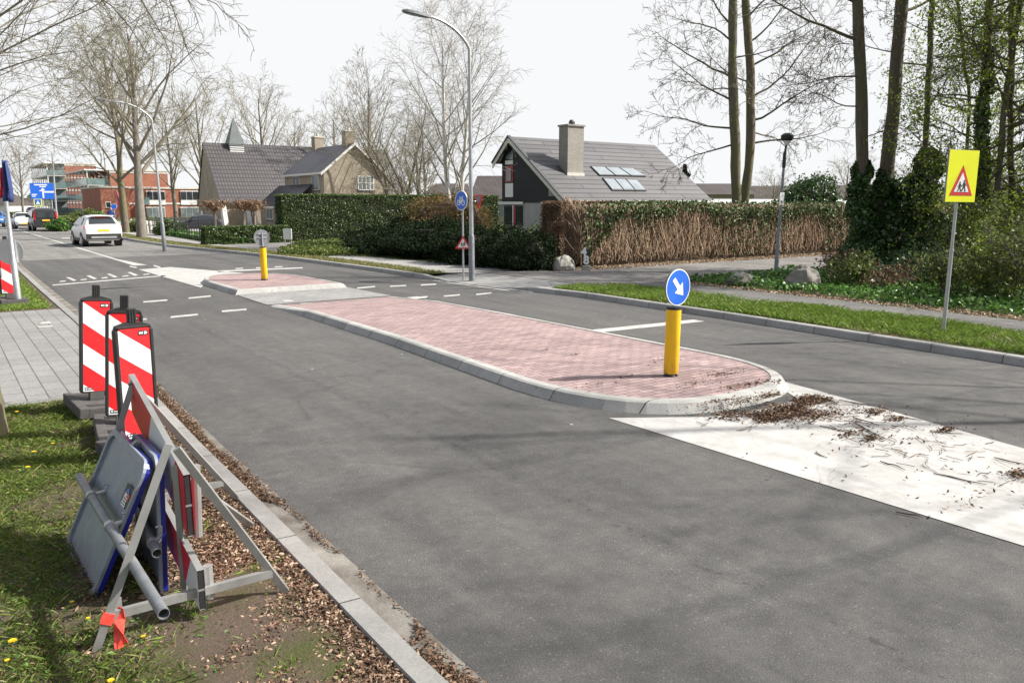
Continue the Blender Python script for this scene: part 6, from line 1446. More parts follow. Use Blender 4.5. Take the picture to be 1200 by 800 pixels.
# ================================================================== hedges, bushes, fences
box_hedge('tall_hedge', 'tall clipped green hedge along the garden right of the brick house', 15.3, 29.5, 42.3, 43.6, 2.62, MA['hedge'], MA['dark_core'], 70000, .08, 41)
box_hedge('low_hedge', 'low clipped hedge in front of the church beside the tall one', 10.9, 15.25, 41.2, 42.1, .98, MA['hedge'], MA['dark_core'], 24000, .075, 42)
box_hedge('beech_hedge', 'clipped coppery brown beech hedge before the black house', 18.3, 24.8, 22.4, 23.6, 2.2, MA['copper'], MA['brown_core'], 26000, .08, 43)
def yb(px, py): return G(px, py, ZR)
a = yb(430, 297); b = yb(500, 304); c = yb(470, 296)
bush('yew_bush', 'dark green yew mound nearest the driveway, sloping to the pavement', [(a[0]+.9, a[1]+.6, .45, 1.5, 1.5, .62), (b[0]+1.1, b[1]+.9, .6, 1.7, 1.5, .78), (c[0]+1.6, c[1]+1.2, .62, 1.8, 1.5, .80), ((a[0]+b[0])/2+1.0, (a[1]+b[1])/2+.7, .5, 1.7, 1.7, .70)], MA['yew'], MA['dark_core'], 60000, .075, 51, group='yew bushes by the pavement')
a = yb(545, 311); b = yb(590, 315); c = yb(630, 318); d = yb(520, 306)
bush('yew_bush', 'dark green yew mass behind the cycle path sign and street lamp', [(a[0]+.9, a[1]+.9, .55, 1.3, 1.2, .72), (b[0]+.8, b[1]+.8, .5, 1.2, 1.1, .72), (c[0]+.3, c[1]+.9, .45, .95, .95, .62), (d[0]+1.2, d[1]+1.4, .55, 1.4, 1.3, .70)], MA['yew'], MA['dark_core'], 60000, .07, 52, group='yew bushes by the pavement')
q = at(527, 240, 36); bush('spring_shrub', 'reddish and yellowish spring shrub in front of the tall hedge', [(q.x-.5, q.y, 1.25, 1.5, 1.1, 1.15), (q.x+.7, q.y-.6, 1.1, 1.0, .9, .95)], MA['reddish'], MA['brown_core'], 9000, .10, 53, spread=.22)
q = at(600, 262, 30); bush('garden_shrub', 'mid green shrub in front of the ground floor window', [(q.x, q.y, .5, 1.1, .9, .6), (q.x+1.2, q.y-.4, .6, .8, .8, .65)], MA['spring_d'], MA['dark_core'], 5000, .10, 54, spread=.25)
q = at(948, 240, 37); bush('round_bush', 'big round dark evergreen bush behind the brown hedge', [(q.x, q.y, 1.6, 1.45, 1.4, 1.45)], MA['ivy'], MA['dark_core'], 14000, .12, 55)
for px, py, D_, r_, lab, mt in ((100, 250, 70, 1.4, 'bright green rounded shrub before the brick flats', 'spring_d'), (80, 256, 68, 1.1, 'low green shrub at the pavement beside the dark van', 'spring_d'), (68, 262, 62, .8, 'small light green shrub nearest the van', 'ground_ivy'), (110, 252, 74, 1.3, 'yellow green shrub under the balconies', 'ground_ivy'), (196, 262, 52, .9, 'rounded clipped shrub behind the far lamp', 'hedge'), (160, 264, 58, .7, 'small shrub at the foot of the twin trees', 'spring_d'), (14, 258, 120, 1.5, 'green shrub on the left verge far down the street', 'spring_d')):
    q = at(px, 240, D_); gz = at(px, py, D_).z; bush('shrub', lab, [(q.x, q.y, max(.35, gz*.55), r_, r_, max(.5, gz*.6))], MA[mt], MA['dark_core'], 2200, .16, int(px)+60)
# vine covered fence of dry stems
vt = thing('vine_fence', 'brown fence of dry climbing stems topped with pale ivy leaves', 'hedge', (25, 19.7, ZR)); ov = np.array([25, 19.7, ZR])
fx0, fx1, fy = 16.75, 42.0, 19.45
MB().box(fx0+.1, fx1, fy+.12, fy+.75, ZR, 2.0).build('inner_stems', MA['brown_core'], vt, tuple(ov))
rng = np.random.default_rng(77); ch = []
for k in range(9000):
    x = fx0+(fx1-fx0)*rng.uniform(0, 1)**1.15; z0 = rng.uniform(.1, 1.5); L = rng.uniform(.35, 1.1); yy = fy+.08-abs(rng.normal(0, .07)); nseg = 4
    s = rng.normal(0, .5 if k % 5 < 2 else .2); pts = [(x+s*L*f+rng.normal(0, .02), yy+rng.normal(0, .03), min(2.05+rng.uniform(-.1, .1), ZR+z0+L*f)) for f in np.linspace(0, 1, nseg)]
    ch.append((np.array(pts)-ov, np.full(nseg, rng.uniform(.005, .012)), 3))
for k in range(500):
    y = rng.uniform(fy, fy+.8); z0 = rng.uniform(.1, 1.4); L = rng.uniform(.4, 1.0); pts = [(fx0+rng.normal(0, .05), y+rng.normal(0, .05), ZR+z0+L*f) for f in (0, .35, .7, 1)]; ch.append((np.array(pts)-ov, np.full(4, rng.uniform(.006, .014)), 3))
np_obj('dry_stems', *tubes(ch), MA['strand'], vt)
n = 20000; x = rng.uniform(fx0, fx1, n); f = vnoise(np.column_stack([x, x*0]), .45, 3); depth = rng.exponential(.08+1.0*np.clip(f-.38, 0, 1)*(x > 19), n); depth += np.where(f < .3, 9, 0)*(x > 19)*(rng.uniform(0, 1, n) < .7)
depth = np.where(x < 18.6, rng.uniform(0, 1.6, n)**1.0*np.clip((18.8-x)/1.8, 0, 1)+depth*.6, depth)
V = np.column_stack([x, fy+rng.normal(.0, .13, n)+np.where(depth < .15, rng.uniform(0, .8, n), 0), 2.13-depth+rng.normal(0, .05, n)]); V = V[V[:, 2] > .2]
np_obj('ivy_leaves', *cards(V-ov, rng.uniform(.07, .14, len(V)), rng, .8), MA['ivy_pale'], vt)
# black railing by the church yard
rt = thing('black_railing', 'low black metal railing along the church yard pavement', 'fence', (12.3, 50, ZR)); pa, pb = Vector((11.6, 42.2)), Vector((12.6, 64))
rl = MB()
for z_ in (.25, .85): rl.bar((pa.x-12.3, pa.y-50, z_), (pb.x-12.3, pb.y-50, z_), .04, .04)
rl.build('rail', MA['black'], rt)
for k in range(34):
    p = pa.lerp(pb, k/33); big = k % 5 == 0; MB().tube([(p.x-12.3, p.y-50, 0), (p.x-12.3, p.y-50, 1.15 if big else .95)], .035 if big else .022, 6).build('post' if big else 'bar', MA['black'], rt)
# low white posts row by the pavement near the twin trees
for k in range(7):
    q = at(150+k*4.5, 270, 62-k*1.2); t = MB().tube([(0, 0, 0), (0, 0, .75), (0, 0, .85)], [.09, .09, .05], 8).build('wooden_post', MA['band'], None, None, True); t.location = (q.x, q.y, .1); props(t, 'short pale wooden post in the row at the foot of the twin trees', 'post', 'wooden posts by the pavement')

# ================================================================== trees
def spec_base(**k): return k
UPW = np.array([0, 0, 1.])
# big deciduous trees with rising limbs
SP = [dict(seg=9, wob=.05, up=.10, n=10, taper=.8), dict(count=20, t0=.26, ang=52, angv=12, lr=.62, sh=.75, rr=.5, seg=7, wob=.10, up=.07, n=6), dict(count=8, t0=.22, ang=42, lr=.46, rr=.5, seg=5, wob=.13, up=.03, n=4), dict(count=6, t0=.2, ang=38, lr=.5, rr=.55, seg=4, wob=.16, n=3), dict(count=3, t0=.25, ang=38, lr=.55, rr=.6, seg=2, wob=.18, n=3)]
b1_, b2_ = G(148, 274), G(166, 281)
tm = tree_meshes(5, [((0, 0, -.2), (0, .02, 1), 12.3, .27)], SP, .006, (1500, .08, .08))
plant_tree('left one of the twin bare roadside trees, with wide spreading limbs', (*b1_, 0), tm, MA['bark_m'], MA['twig'], MA['spring'], 'twin bare trees by the pavement')
SP2 = [dict(seg=9, wob=.04, up=.10, n=10, taper=.8), dict(count=22, t0=.30, ang=38, angv=9, lr=.66, sh=.75, rr=.5, seg=7, wob=.08, up=.07, n=6), dict(count=8, t0=.22, ang=36, lr=.45, rr=.5, seg=5, wob=.12, up=.03, n=4), dict(count=6, t0=.2, ang=36, lr=.5, rr=.55, seg=4, wob=.15, n=3), dict(count=3, t0=.25, ang=38, lr=.55, rr=.6, seg=2, wob=.18, n=3)]
tm = tree_meshes(6, [((0, 0, -.2), (0, .0, 1), 12.2, .30)], SP2, .006, (1200, .08, .08))
plant_tree('right one of the twin bare roadside trees, paler bark and rising limbs', (*b2_, 0), tm, MA['bark_g'], MA['twig'], MA['spring'], 'twin bare trees by the pavement')
# oval background trees
SO = [dict(seg=8, wob=.04, up=.1, n=8, taper=.85), dict(count=22, t0=.22, ang=38, angv=8, lr=.55, sh=.65, rr=.45, seg=6, wob=.08, up=.06, n=5), dict(count=8, t0=.2, ang=35, lr=.42, rr=.5, seg=4, wob=.12, up=.02, n=3), dict(count=6, t0=.2, ang=35, lr=.5, rr=.6, seg=3, wob=.15, n=3)]
tmo = tree_meshes(9, [((0, 0, -.2), (0, 0, 1), 15, .30)], SO, .013)
far = [(240, 112, 115, 'bare oval crowned tree behind the church, left of the spirelet'), (312, 108, 110, 'bare oval crowned tree behind the church, right of the spirelet'), (345, 150, 125, 'small bare tree top showing above the church ridge'), (395, 138, 118, 'bare tree top between the two chimneys of the brick house'), (205, 128, 108, 'bare tree behind the flats left of the church'), (432, 96, 82, 'bare tall tree close behind the brick gable'), (26, 172, 125, 'bare tree far down the street left of the direction board'), (500, 150, 105, 'low bare tree behind the tall hedge')]
proto = None
for i, (px, ty, D_, lab) in enumerate(far):
    q = at(px, 238, D_); H_ = at(px, ty, D_).z
    if proto is None: t = proto = plant_tree(lab, (q.x, q.y, 0), tmo, MA['bark_g'], MA['twig_l'], group='bare background trees')
    else: t = copy_tree(proto); t.location = (q.x, q.y, 0); props(t, lab, 'tree', 'bare background trees')
    s = H_/15.5; t.scale = (s*(1.15 if i not in (5,) else .9), s*1.1, s); t.rotation_euler = (0, 0, i*1.9)
# leaning brownish multi-stem trees left of the birch
SM = [dict(seg=8, wob=.10, up=.05, n=7, taper=.85), dict(count=11, t0=.25, ang=38, lr=.5, sh=.5, rr=.5, seg=6, wob=.13, up=.04, n=5), dict(count=8, t0=.2, ang=38, lr=.48, rr=.5, seg=4, wob=.16, n=3), dict(count=6, t0=.15, ang=38, lr=.5, rr=.6, seg=3, wob=.2, n=3)]
for i, (px, ty, D_, lab, lean) in enumerate(((462, 104, 66, 'bare many stemmed tree right of the brick gable', .06), (488, 128, 62, 'bare leaning tree with brownish twigs beside the birch', -.22))):
    q = at(px, 238, D_); H_ = at(px, ty, D_).z; rs = np.random.default_rng(70+i)
    stems = [((.5*math.cos(k*2.1), .5*math.sin(k*2.1), -.2), (lean*RT.x+.16*math.cos(k*2.1), lean*RT.y+.16*math.sin(k*2.1), 1), H_*(1-.1*k), .16) for k in range(4)]
    plant_tree(lab, (q.x, q.y, 0), tree_meshes(80+i, stems, SM, .007, (1500, .06, .06)), MA['bark_d'], MA['twig'], MA['reddish'], None)
# birch: two pale stems, fine drooping twigs
q = at(533, 238, 37); H_ = at(533, 30, 37).z
SB = [dict(seg=10, wob=.035, up=.08, n=9, taper=.9), dict(count=22, t0=.24, ang=34, angv=8, lr=.42, sh=.45, rr=.42, seg=7, wob=.07, up=.06, n=5), dict(count=8, t0=.2, ang=40, lr=.42, rr=.42, seg=6, wob=.10, up=-.10, n=3), dict(count=7, t0=.1, ang=38, lr=.65, rr=.6, seg=5, wob=.12, up=-.35, n=3)]
tm = tree_meshes(15, [((-.12*RT.x, -.12*RT.y, -.2), (-.015*RT.x, -.015*RT.y, 1), H_, .17), ((.17*RT.x, .14*RT.y, -.2), (.05*RT.x, .05*RT.y, 1), H_*.97, .155)], SB, .0055, (3800, .035, .03))
plant_tree('white stemmed birch with fine drooping twigs behind the lamp post', (q.x, q.y, 0), tm, MA['birch'], MA['birch_twig'], MA['strand'], None, name='birch_tree')
# pollards in front of the church
pm = None
for i, (px, D_, lab) in enumerate(((250.5, 50, 'pollarded knobbly tree before the church, nearest the gable end'), (285, 50.5, 'pollarded knobbly tree before the church, middle of the three'), (297.5, 51, 'pollarded knobbly tree before the church, nearest the brick house'))):
    q = at(px, 238, D_)
    if pm is None:
        pm = t = thing('pollard_tree', lab, 'tree', (q.x, q.y, 0), 0, 'pollarded trees before the church'); rs = np.random.default_rng(4); m = MB(); m.tube([(0, 0, -.1), (.02, 0, .9), (0, 0, 1.75)], [.10, .085, .10], 8); m.build('trunk', MA['bark_g'], t, None, True)
        m = MB()
        for k in range(9):
            a = k*.7; e = Vector((math.cos(a)*rs.uniform(.35, .65), math.sin(a)*rs.uniform(.3, .5), 1.9+rs.uniform(-.12, .3))); m.tube([(0, 0, 1.6), e*.6+Vector((0, 0, .68)), e], [.06, .05, .05], 5); blob_mesh(m, e, (.13, .13, .13), k, 5, .3)
        m.build('knuckles', MA['copper'], t, None, True); V = rs.normal(0, 1, (900, 3))*np.array([.4, .35, .16])+np.array([0, 0, 2.02]); np_obj('dead_leaves', *cards(V, rs.uniform(.06, .13, 900), rs), MA['copper'], t)
    else: t = copy_tree(pm); t.location = (q.x, q.y, 0); t.rotation_euler = (0, 0, i*2); props(t, lab, 'tree', 'pollarded trees before the church')
q = at(652, 262, 26); t = thing('pollard_shrub', 'small brown headed standard shrub before the beech hedge', 'shrub', (q.x, q.y, ZR)); rs = np.random.default_rng(9); MB().tube([(0, 0, 0), (0, 0, 1.15)], .03, 6).build('stem', MA['bark_g'], t); V = rs.normal(0, .11, (500, 3))+np.array([0, 0, 1.25]); np_obj('leaves', *cards(V, rs.uniform(.04, .09, 500), rs), MA['copper'], t)

def stem_path(pxs, D_, rs, z0=-.2):
    """trunk centre line through picture points at distance D_ -> chain"""
    pts = [np.array(at(px, py, D_)) for px, py in pxs]; return pts
def limb_tree(label, base, pxs, D_, r0, r1, spec, seed, barkm, twigm, leafm=None, leaf=None, group=None, rmin=.006, limbs=(), name='tall_tree', ivy=None, sides=12, lk_=1.0, paths=()):
    """tall straight stem following pxs (bottom to top, continuing above the frame) with side limbs"""
    b = np.array([*base, 0.0]); rng = np.random.default_rng(seed); out = {}
    pts = [np.array([0, 0, -.2])]+[np.array(at(px, py, D_))-b for px, py in pxs]; pts = np.array(pts)
    d = pts[-1]-pts[-2]; d /= np.linalg.norm(d); top = pts[-1]
    pts = np.vstack([pts, top+d*2.5, top+d*5.5]); L = np.r_[0, np.cumsum(np.linalg.norm(np.diff(pts, axis=0), axis=1))]
    tt = np.linspace(0, L[-1], 26); P_ = np.column_stack([np.interp(tt, L, pts[:, k]) for k in range(3)]); P_[1:-1] += rng.normal(0, .012, (24, 3))
    rad = np.interp(tt, [0, .5, L[-1]*.6, L[-1]], [r0*1.35, r0, r1, r1*.45])*(1+rng.normal(0, .035, 26))
    out[0] = [(P_, rad, sides)]
    for f, az, el, LL, rr in limbs:
        rr *= lk_
        z = f*L[-1]; q = np.array([np.interp(z, tt, P_[:, k]) for k in range(3)]); dv = np.array(RT)*math.cos(R(az))+np.array(FW)*math.sin(R(az)); dv = dv*math.cos(R(el)); dv[2] = math.sin(R(el))
        grow(rng, out, q, dv, LL, rr, 1, spec, rmin)
    for pp_, ra, rb_ in paths:      # hand-led limbs through given points
        Q = np.array([np.array(q_)-b for q_ in pp_]); Ls = np.r_[0, np.cumsum(np.linalg.norm(np.diff(Q, axis=0), axis=1))]; ts = np.linspace(0, Ls[-1], 22)
        C_ = np.column_stack([np.interp(ts, Ls, Q[:, k]) for k in range(3)]); C_[1:-1] = (C_[:-2]+C_[1:-1]*2+C_[2:])/4+rng.normal(0, .012, (20, 3)); ra_ = np.linspace(ra, rb_, 22); out.setdefault(1, []).append((C_, ra_, 5))
        for j in range(7, 22):
            dv = C_[j]-C_[j-1]; dv = dv/np.linalg.norm(dv)+rng.normal(0, .42, 3); grow(rng, out, C_[j], dv, rng.uniform(.35, .8), max(ra_[j]*.4, rmin), 3, spec, rmin)
    t = thing(name, label, 'tree', (base[0], base[1], 0), 0, group)
    np_obj('trunk', *tubes(out[0]), barkm, t, True)
    if len(out) > 1: np_obj('crown', *tubes([c for l in out if l for c in out[l]]), twigm, t, True)
    if leaf:
        tips = np.concatenate([c[0][1:] for l in sorted(out)[-2:] for c in out[l]]); idx = rng.integers(0, len(tips), leaf[0])
        np_obj('leaves', *cards(tips[idx]+rng.normal(0, leaf[2], (leaf[0], 3)), rng.uniform(leaf[1]*.6, leaf[1]*1.3, leaf[0]), rng), leafm, t)
    if ivy:
        n_, za, zb_, wv, sz = ivy; z = rng.uniform(0, 1, n_)**1.0*(zb_-za)+za; c = np.column_stack([np.interp(z, P_[:, 2], P_[:, k]) for k in range(3)]); a = rng.uniform(0, 6.28, n_)
        prof = np.interp((z-za)/(zb_-za), [0, .25, .6, .9, 1], wv); rr = prof*(.2+1.15*vnoise(np.column_stack([a*1.3+5, z*1.9]), 1.0, seed))*np.sqrt(rng.uniform(.25, 1.1, n_))
        c[:, 0] += np.cos(a)*rr; c[:, 1] += np.sin(a)*rr; c[:, 2] = z
        np_obj('ivy', *cards(c, rng.uniform(sz*.6, sz*1.3, n_), rng, .8), MA['ivy'], t)
    return t
SL = [dict(), dict(seg=9, wob=.10, up=.045, n=5), dict(count=9, t0=.25, ang=46, lr=.42, sh=.4, rr=.5, seg=5, wob=.15, up=.02, n=4), dict(count=6, t0=.2, ang=42, lr=.5, rr=.55, seg=4, wob=.18, up=.02, n=3), dict(count=4, t0=.2, ang=42, lr=.55, rr=.6, seg=3, wob=.2, n=3)]
def base_at(px, D_): q = at(px, 238, D_); return (q.x, q.y)
g_ = 'tall bare trunks behind the brown hedge'
limL = [(.30, 182, -8, 3.2, .045), (.34, 170, 8, 4.0, .05), (.41, 195, 12, 3.6, .05), (.47, 175, 20, 4.2, .055), (.52, 10, 14, 3.0, .04), (.56, 200, 24, 3.6, .05), (.60, 160, 30, 3.6, .05), (.66, 185, 35, 3.2, .045), (.7, 20, 40, 3, .04), (.44, 100, 20, 3, .04), (.75, 170, 50, 3, .04)]
limR = [(.30, 0, 6, 3.8, .05), (.36, 340, 14, 4.4, .055), (.33, 20, -4, 3.0, .04), (.42, 8, 22, 4.4, .055), (.46, 175, 16, 3.0, .04), (.50, 350, 30, 4.0, .05), (.56, 15, 36, 3.6, .05), (.62, 330, 42, 3.4, .045), (.4, 250, 15, 3, .04), (.7, 10, 50, 3, .04)]
limb_tree('left trunk of the tall mossy pair behind the brown hedge', base_at(864, 36), [(863, 245), (861.5, 160), (858, 80), (859, 0)], 36, .24, .19, SL, 101, MA['bark_m'], MA['twig_d'], MA['spring'], (900, .05, .05), g_, .007, limL)
limb_tree('right trunk of the tall mossy pair behind the brown hedge', base_at(869, 36.6), [(871, 245), (879, 180), (880, 90), (874, 0)], 36.6, .22, .18, SL, 102, MA['bark_m'], MA['twig_d'], MA['spring'], (900, .05, .05), g_, .007, limR)
g_ = 'tall trunks on the right with ivy at the foot'
lim3 = [(.55, 185, 18, 4.2, .055), (.62, 190, 30, 3.6, .045), (.42, 178, -6, 2.2, .025), (.36, 10, 5, 1.5, .02), (.72, 20, 35, 3.4, .05), (.48, 200, -14, 2.6, .03), (.8, 150, 40, 3.5, .05), (.85, 330, 45, 3.4, .05)]
limb_tree('left of the two tall brown trunks with ivy at the foot', G(1010, 322, ZR), [(1011, 290), (1011, 200), (1009, 100), (1005, 0)], 24.6, .19, .16, SL, 103, MA['bark_d'], MA['twig_d'], None, None, g_, .006, lim3, ivy=(7500, .1, 3.4, [.95, .72, .45, .32, .2], .12))
lim4 = [(.52, 170, 4, 2.2, .022), (.60, 15, 20, 3.6, .05), (.68, 185, 30, 3.4, .045), (.45, 5, 8, 1.8, .02), (.75, 340, 36, 3.4, .05), (.82, 160, 45, 3, .045), (.5, 350, -5, 2.6, .03)]
limb_tree('right of the two tall brown trunks, tilting right above ivy', G(1036, 321, ZR), [(1033, 290), (1038, 210), (1048, 110), (1057, 0)], 24.7, .215, .18, SL, 104, MA['bark_d'], MA['twig_d'], None, None, g_, .006, lim4, ivy=(7500, .1, 3.2, [1.0, .8, .5, .3, .2], .12))
lim5 = [(.5, 10, 10, 2.0, .02), (.55, 180, 16, 1.8, .018), (.6, 30, 22, 2.2, .022), (.66, 190, 26, 2, .02), (.72, 0, 30, 2.2, .02), (.45, 340, 30, 2.4, .025), (.4, 20, 42, 2.2, .025), (.78, 170, 34, 2, .02)]
limb_tree('slim trunk rising from a thick column of ivy', G(1082, 322, ZR), [(1081, 290), (1084, 200), (1088, 100), (1092, 0)], 24.2, .10, .075, SL, 105, MA['bark_d'], MA['twig_d'], MA['spring'], (1600, .06, .06), g_, .006, lim5, ivy=(8500, .15, 3.75, [.95, .85, .85, .62, .15], .12))
# leafing cluster at the right edge
g_ = 'young leafing trees at the right edge'
def rl(seed, n, f0=.28): 
    r = random.Random(seed); return [(f0+(.62*(k+r.random())/n), r.uniform(0, 360), r.uniform(5, 45), r.uniform(1.4, 3.0), r.uniform(.02, .045)) for k in range(n)]
SE = [dict(), dict(seg=7, wob=.13, up=.05, n=5), dict(count=7, t0=.2, ang=45, lr=.45, sh=.4, rr=.5, seg=5, wob=.17, up=.02, n=3), dict(count=6, t0=.15, ang=42, lr=.5, rr=.6, seg=3, wob=.2, n=3)]
for i, (px, bpy_, D_, xt, r0, lab) in enumerate(((1146, 330, 22.2, [(1148, 250), (1152, 120), (1160, 0)], .13, 'leafing tree with dark forked trunk behind the yellow sign'), (1166, 332, 21.8, [(1166, 250), (1178, 120), (1196, 0)], .09, 'leafing tree tilting right just past the yellow sign'), (1188, 328, 22.6, [(1186, 250), (1184, 120), (1186, 0)], .10, 'slender leafing tree close to the right edge'), (1218, 332, 21.5, [(1216, 250), (1212, 120), (1206, 0)], .11, 'leafing tree whose trunk stands just outside the right edge'), (1128, 322, 24.5, [(1130, 250), (1136, 120), (1122, 0)], .06, 'thin leafing sapling between ivy column and yellow sign'))):
    limb_tree(lab, G(px, bpy_, ZR), xt, D_, r0, r0*.75, SE, 110+i, MA['bark_d'], MA['twig_d'], MA['spring'], (6200, .085, .13), g_, .006, rl(i, 22, .10), ivy=(4200, .2, 6.5, [.55, .35, .22, .16, .1], .10) if i in (0, 3) else None)
# twiggy undergrowth shrubs
def twig_shrub(label, px, py, h, w_, seed, leafm, nl=3500, nst=26, size=.06):
    x, y = G(px, py, ZR); rng = np.random.default_rng(seed); out = {}; sp = [dict(seg=6, wob=.14, up=.02, n=4, taper=.8), dict(count=6, t0=.2, ang=40, lr=.5, rr=.6, seg=4, wob=.2, n=3), dict(count=5, t0=.2, ang=42, lr=.5, rr=.6, seg=3, wob=.25, n=3)]
    for k in range(nst): a = rng.uniform(0, 6.28); s = rng.uniform(.1, .75); grow(rng, out, (math.cos(a)*w_*.4*rng.uniform(0, 1), math.sin(a)*w_*.4*rng.uniform(0, 1), 0), (math.cos(a)*s, math.sin(a)*s, 1), h*rng.uniform(.6, 1.1), .011, 0, sp, .0045)
    t = thing('twiggy_shrub', label, 'shrub', (x, y, ZR), 0, 'twiggy shrubs under the right trees'); np_obj('stems', *tubes([c for l in out for c in out[l]]), MA['twig_d'], t)
    tips = np.concatenate([c[0][1:] for l in (1, 2) for c in out[l]]); idx = rng.integers(0, len(tips), nl); np_obj('leaves', *cards(tips[idx]+rng.normal(0, .07, (nl, 3)), rng.uniform(size*.6, size*1.4, nl), rng), leafm, t)
for i, (px, py, h, w_, lf, nl, lab) in enumerate(((1000, 336, .75, 1.2, 'spring_d', 1300, 'low tangled shrub at the foot of the two brown trunks'), (1050, 342, 0.6, 1.2, 'copper', 500, 'bare brownish tangle between boulder and yellow sign'), (1085, 336, .95, 1.2, 'ivy', 1800, 'tangled shrub below the ivy column'), (1125, 350, 1.1, 1.2, 'spring_d', 1700, 'green shrub directly left of the yellow sign pole foot'), (1160, 350, 1.35, 1.2, 'spring', 1300, 'yellow green shrub directly behind the yellow sign'), (1195, 352, 1.5, 1.3, 'spring_d', 1700, 'tall yellow green shrub at the right edge'), (1230, 356, 2.0, 1.5, 'spring_d', 2000, 'shrub cut by the right edge of the view'), (1150, 326, 2.4, 1.6, 'spring', 1500, 'taller shrub deep behind the yellow sign'), (1200, 326, 2.6, 1.6, 'spring_d', 1500, 'taller shrub deep at the right edge'), (985, 322, .6, .7, 'copper', 900, 'small dry reddish shrub beside the pointed boulder'))):
    twig_shrub(lab, px, py, h, w_, 200+i, MA[lf], nl, 15, .075)
# backdrop hedge of dead stems seen between trunks at the right
q0 = at(1060, 290, 33); bush('brown_thicket', 'brown thicket far behind the ivy column', [(q0.x+i_*1.6, q0.y+i_*.6, 1.0, 1.6, 1.0, 1.3) for i_ in range(5)], MA['strand'], MA['brown_core'], 9000, .12, 88)
q0 = at(1190, 280, 30); bush('evergreen_thicket', 'dark evergreen thicket behind the leafing trees at the right edge', [(q0.x-2+i_*1.5, q0.y+i_*.7, 1.4, 1.5, 1.2, 1.7) for i_ in range(5)], MA['ivy'], MA['dark_core'], 9000, .11, 89, spread=.4)
# conifer and bare scrub at the horizon
q = at(801, 238, 95); H_ = at(801, 193, 95).z; t = thing('conifer_tree', 'small dark conifer behind the right end of the grey roof', 'tree', (q.x, q.y, 0)); MB().tube([(0, 0, 0), (0, 0, H_)], [.16, .02], 8).build('trunk', MA['bark_d'], t); rs = np.random.default_rng(12)
z = rs.uniform(.12, 1, 4200); a = rs.uniform(0, 6.28, 4200); rr = (1-z)*3.0*rs.uniform(.2, 1, 4200)**.5*(.8+.3*np.sin(z*40))+.08; np_obj('needles', *cards(np.column_stack([np.cos(a)*rr, np.sin(a)*rr, z*H_]), rs.uniform(.15, .35, 4200), rs), MA['yew'], t)
for i, (px, ty, D_, lab) in enumerate(((690, 200, 140, 'bare scrub tree far behind the grey roof'), (905, 206, 85, 'bare garden tree left of the round bush'), (990, 190, 70, 'bare garden tree left of the two brown trunks'), (1065, 200, 75, 'bare garden tree between brown trunks and ivy column'), (960, 214, 90, 'bare low tree behind the round bush'), (1140, 180, 80, 'bare garden tree far behind the yellow sign'))):
    q = at(px, 238, D_); H_ = at(px, ty, D_).z; t = copy_tree(proto); t.location = (q.x, q.y, 0); s = H_/15.5; t.scale = (s*1.6, s*1.6, s); t.rotation_euler = (0, 0, i*2.3); props(t, lab, 'tree', 'bare background trees')
# near roadside tree at the left edge: trunk on the verge, limbs over the street
SN = [dict(), dict(seg=10, wob=.09, up=-.01, n=6), dict(count=10, t0=.2, ang=40, lr=.42, sh=.3, rr=.5, seg=6, wob=.12, up=-.03, n=4), dict(count=6, t0=.2, ang=38, lr=.5, rr=.55, seg=5, wob=.15, up=-.05, n=3), dict(count=3, t0=.2, ang=38, lr=.55, rr=.6, seg=3, wob=.18, n=3)]
bx_, by_ = G(-26, 514, .04)
limb_tree('roadside tree whose bark just shows at the left edge of the grass', (bx_, by_), [(-32, 400), (-48, 240), (-62, 100), (-72, 0)], Vector((bx_, by_, 0)).dot(FW), .20, .18, SN, 301, MA['bark_m'], MA['twig'], None, None, 'bare roadside trees on the left', .004, [(.62, 60, 32, 4.2, .05), (.7, 80, 34, 4.8, .05), (.8, 40, 28, 5.0, .05), (.75, 110, 25, 5, .05), (.85, 20, 18, 5.2, .05), (.9, 150, 30, 4.5, .05), (.9, 270, 30, 4, .05)], lk_=.36)
q = at(-62, 238, 21)
limb_tree('spreading bare roadside tree just outside the left edge, limbs reaching in', (q.x, q.y), [(-62, 240), (-64, 120), (-60, 20)], 21, .30, .26, SN, 302, MA['bark_m'], MA['twig'], None, None, 'bare roadside trees on the left', .005, [(.30, 5, 14, 5.0, .08), (.36, -12, 22, 6.2, .10), (.42, 18, 26, 6.0, .09), (.48, -5, 34, 6.6, .10), (.40, -30, 12, 5.5, .08), (.55, 10, 40, 6.5, .09), (.33, 30, 6, 4.4, .06), (.62, -20, 46, 6, .09), (.5, 35, 30, 5.5, .08), (.7, 0, 52, 6, .08), (.45, -70, 24, 5, .08), (.5, 170, 30, 5, .08)], lk_=.36)
q = at(-34, 238, 38)
limb_tree('bare roadside tree farther along the left pavement, just out of view', (q.x, q.y), [(-34, 240), (-36, 140), (-32, 60)], 38, .30, .24, SN, 303, MA['bark_m'], MA['twig'], None, None, 'bare roadside trees on the left', .0065, [(.25, 0, 8, 4.4, .06), (.32, 10, 20, 5.6, .08), (.4, -8, 30, 5.6, .08), (.5, 14, 40, 5.4, .08), (.6, -10, 48, 5, .07), (.36, 170, 24, 5, .07), (.45, 90, 25, 5, .07)], lk_=.36)
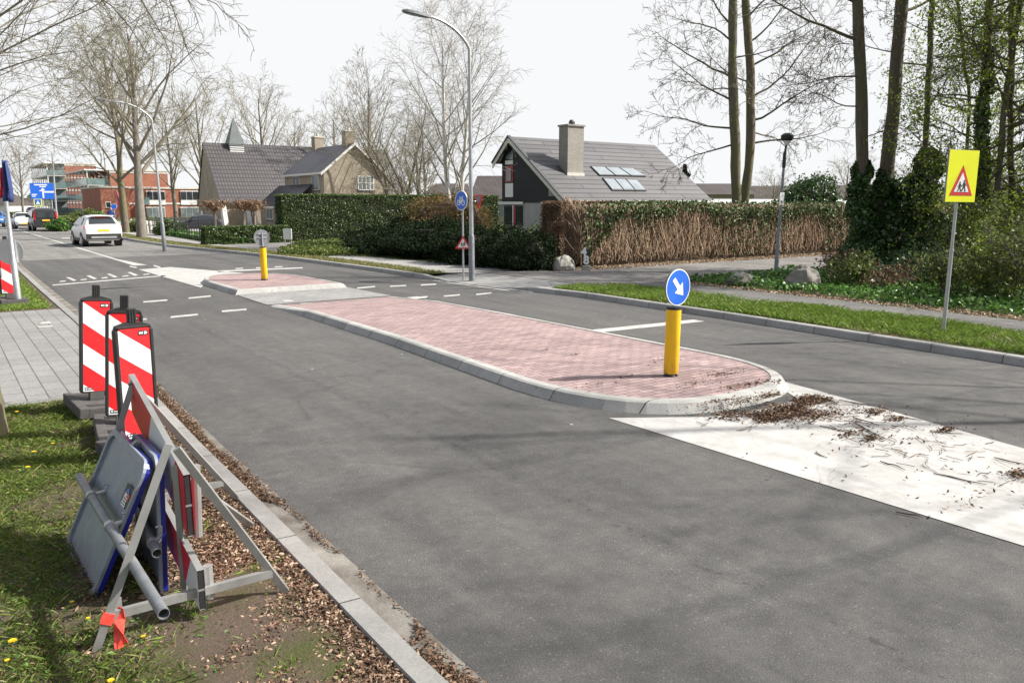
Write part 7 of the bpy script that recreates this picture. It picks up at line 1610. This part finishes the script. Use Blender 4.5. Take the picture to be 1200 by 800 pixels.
# overhanging spray at the top centre-left comes from a limb of a tree standing left of the camera
q = at(-420, 238, 9.5)
limb_tree('bare roadside tree left of the camera with long limbs over the street', (q.x, q.y), [(-420, 200), (-420, -200)], 9.5, .30, .26, SN, 304, MA['bark_m'], MA['twig_d'], None, None, 'bare roadside trees on the left', .0032, [(.60, 20, 24, 7.2, .075), (.66, 8, 20, 7.6, .075), (.72, 35, 24, 7.0, .07), (.55, 55, 26, 6, .07), (.78, -10, 30, 6, .07), (.62, -60, 25, 5, .06)], lk_=.4, paths=[([at(-420, -250, 9.5), at(-150, -260, 9.3), at(60, -130, 9.2), at(165, -10, 9), at(190, 45, 8.9), at(205, 76, 8.8)], .035, .005), ([at(-150, -260, 9.3), at(80, -160, 9.4), at(190, -30, 9.5), at(212, 40, 9.4), at(222, 66, 9.4)], .025, .004), ([at(60, -160, 9.3), at(180, -45, 9.6), at(228, -8, 9.8), at(272, 20, 10)], .025, .004), ([at(-150, -160, 9.3), at(40, -60, 9.4), at(110, -8, 9.5), at(150, 25, 9.4), at(172, 62, 9.4)], .022, .004)])
# unseen neighbours on the right whose bare branches lay the streaky shade on the road
ST = [dict(seg=9, wob=.05, up=.08, n=8, taper=.8), dict(count=16, t0=.3, ang=52, lr=.5, sh=.6, rr=.5, seg=6, wob=.1, up=.04, n=5), dict(count=7, t0=.25, ang=42, lr=.45, rr=.5, seg=4, wob=.15, n=3), dict(count=5, t0=.2, ang=40, lr=.5, rr=.6, seg=3, wob=.2, n=3)]
tms = tree_meshes(31, [((0, 0, -.2), (0, 0, 1), 13, .12)], ST, .005); pr2 = None
for i, (cx_, cy_, s, lab) in enumerate(((17.5, 8.5, 1.15, 'bare tree beyond the right edge, shading the island'), (20, 3.5, 1.2, 'bare tree far right of the camera beside the footpath'), (22, 13, 1.15, 'bare tree beyond the right edge behind the ground cover'))):
    p = RT*cx_+FW*cy_
    if pr2 is None: t = pr2 = plant_tree(lab, (p.x, p.y, ZR), tms, MA['bark_d'], MA['twig_d'], group='bare trees beyond the right edge')
    else: t = copy_tree(pr2); t.location = (p.x, p.y, ZR); props(t, lab, 'tree', 'bare trees beyond the right edge')
    t.rotation_euler = (0, 0, i*1.7); t.scale = (s,)*3
# far wood closing the street
rs = np.random.default_rng(5); pts = []
for k in range(9000):
    a = rs.uniform(-95, 1400); D_ = rs.uniform(260, 330); X_ = (a-600)/944*D_; h = 4+5*vnoise(np.array([[X_*.05, 1.0]]), 1, 6)[0]; pts.append((*(RT*X_+FW*D_).xy, rs.uniform(0, 1)**.8*h))
o = np_obj('far_wood', *cards(np.array(pts), rs.uniform(.8, 2.0, len(pts)), rs), MA['spring_d']); stuff(props(o, 'hazy far belt of trees closing the horizon', 'wood'))
bpy.context.view_layer.update()
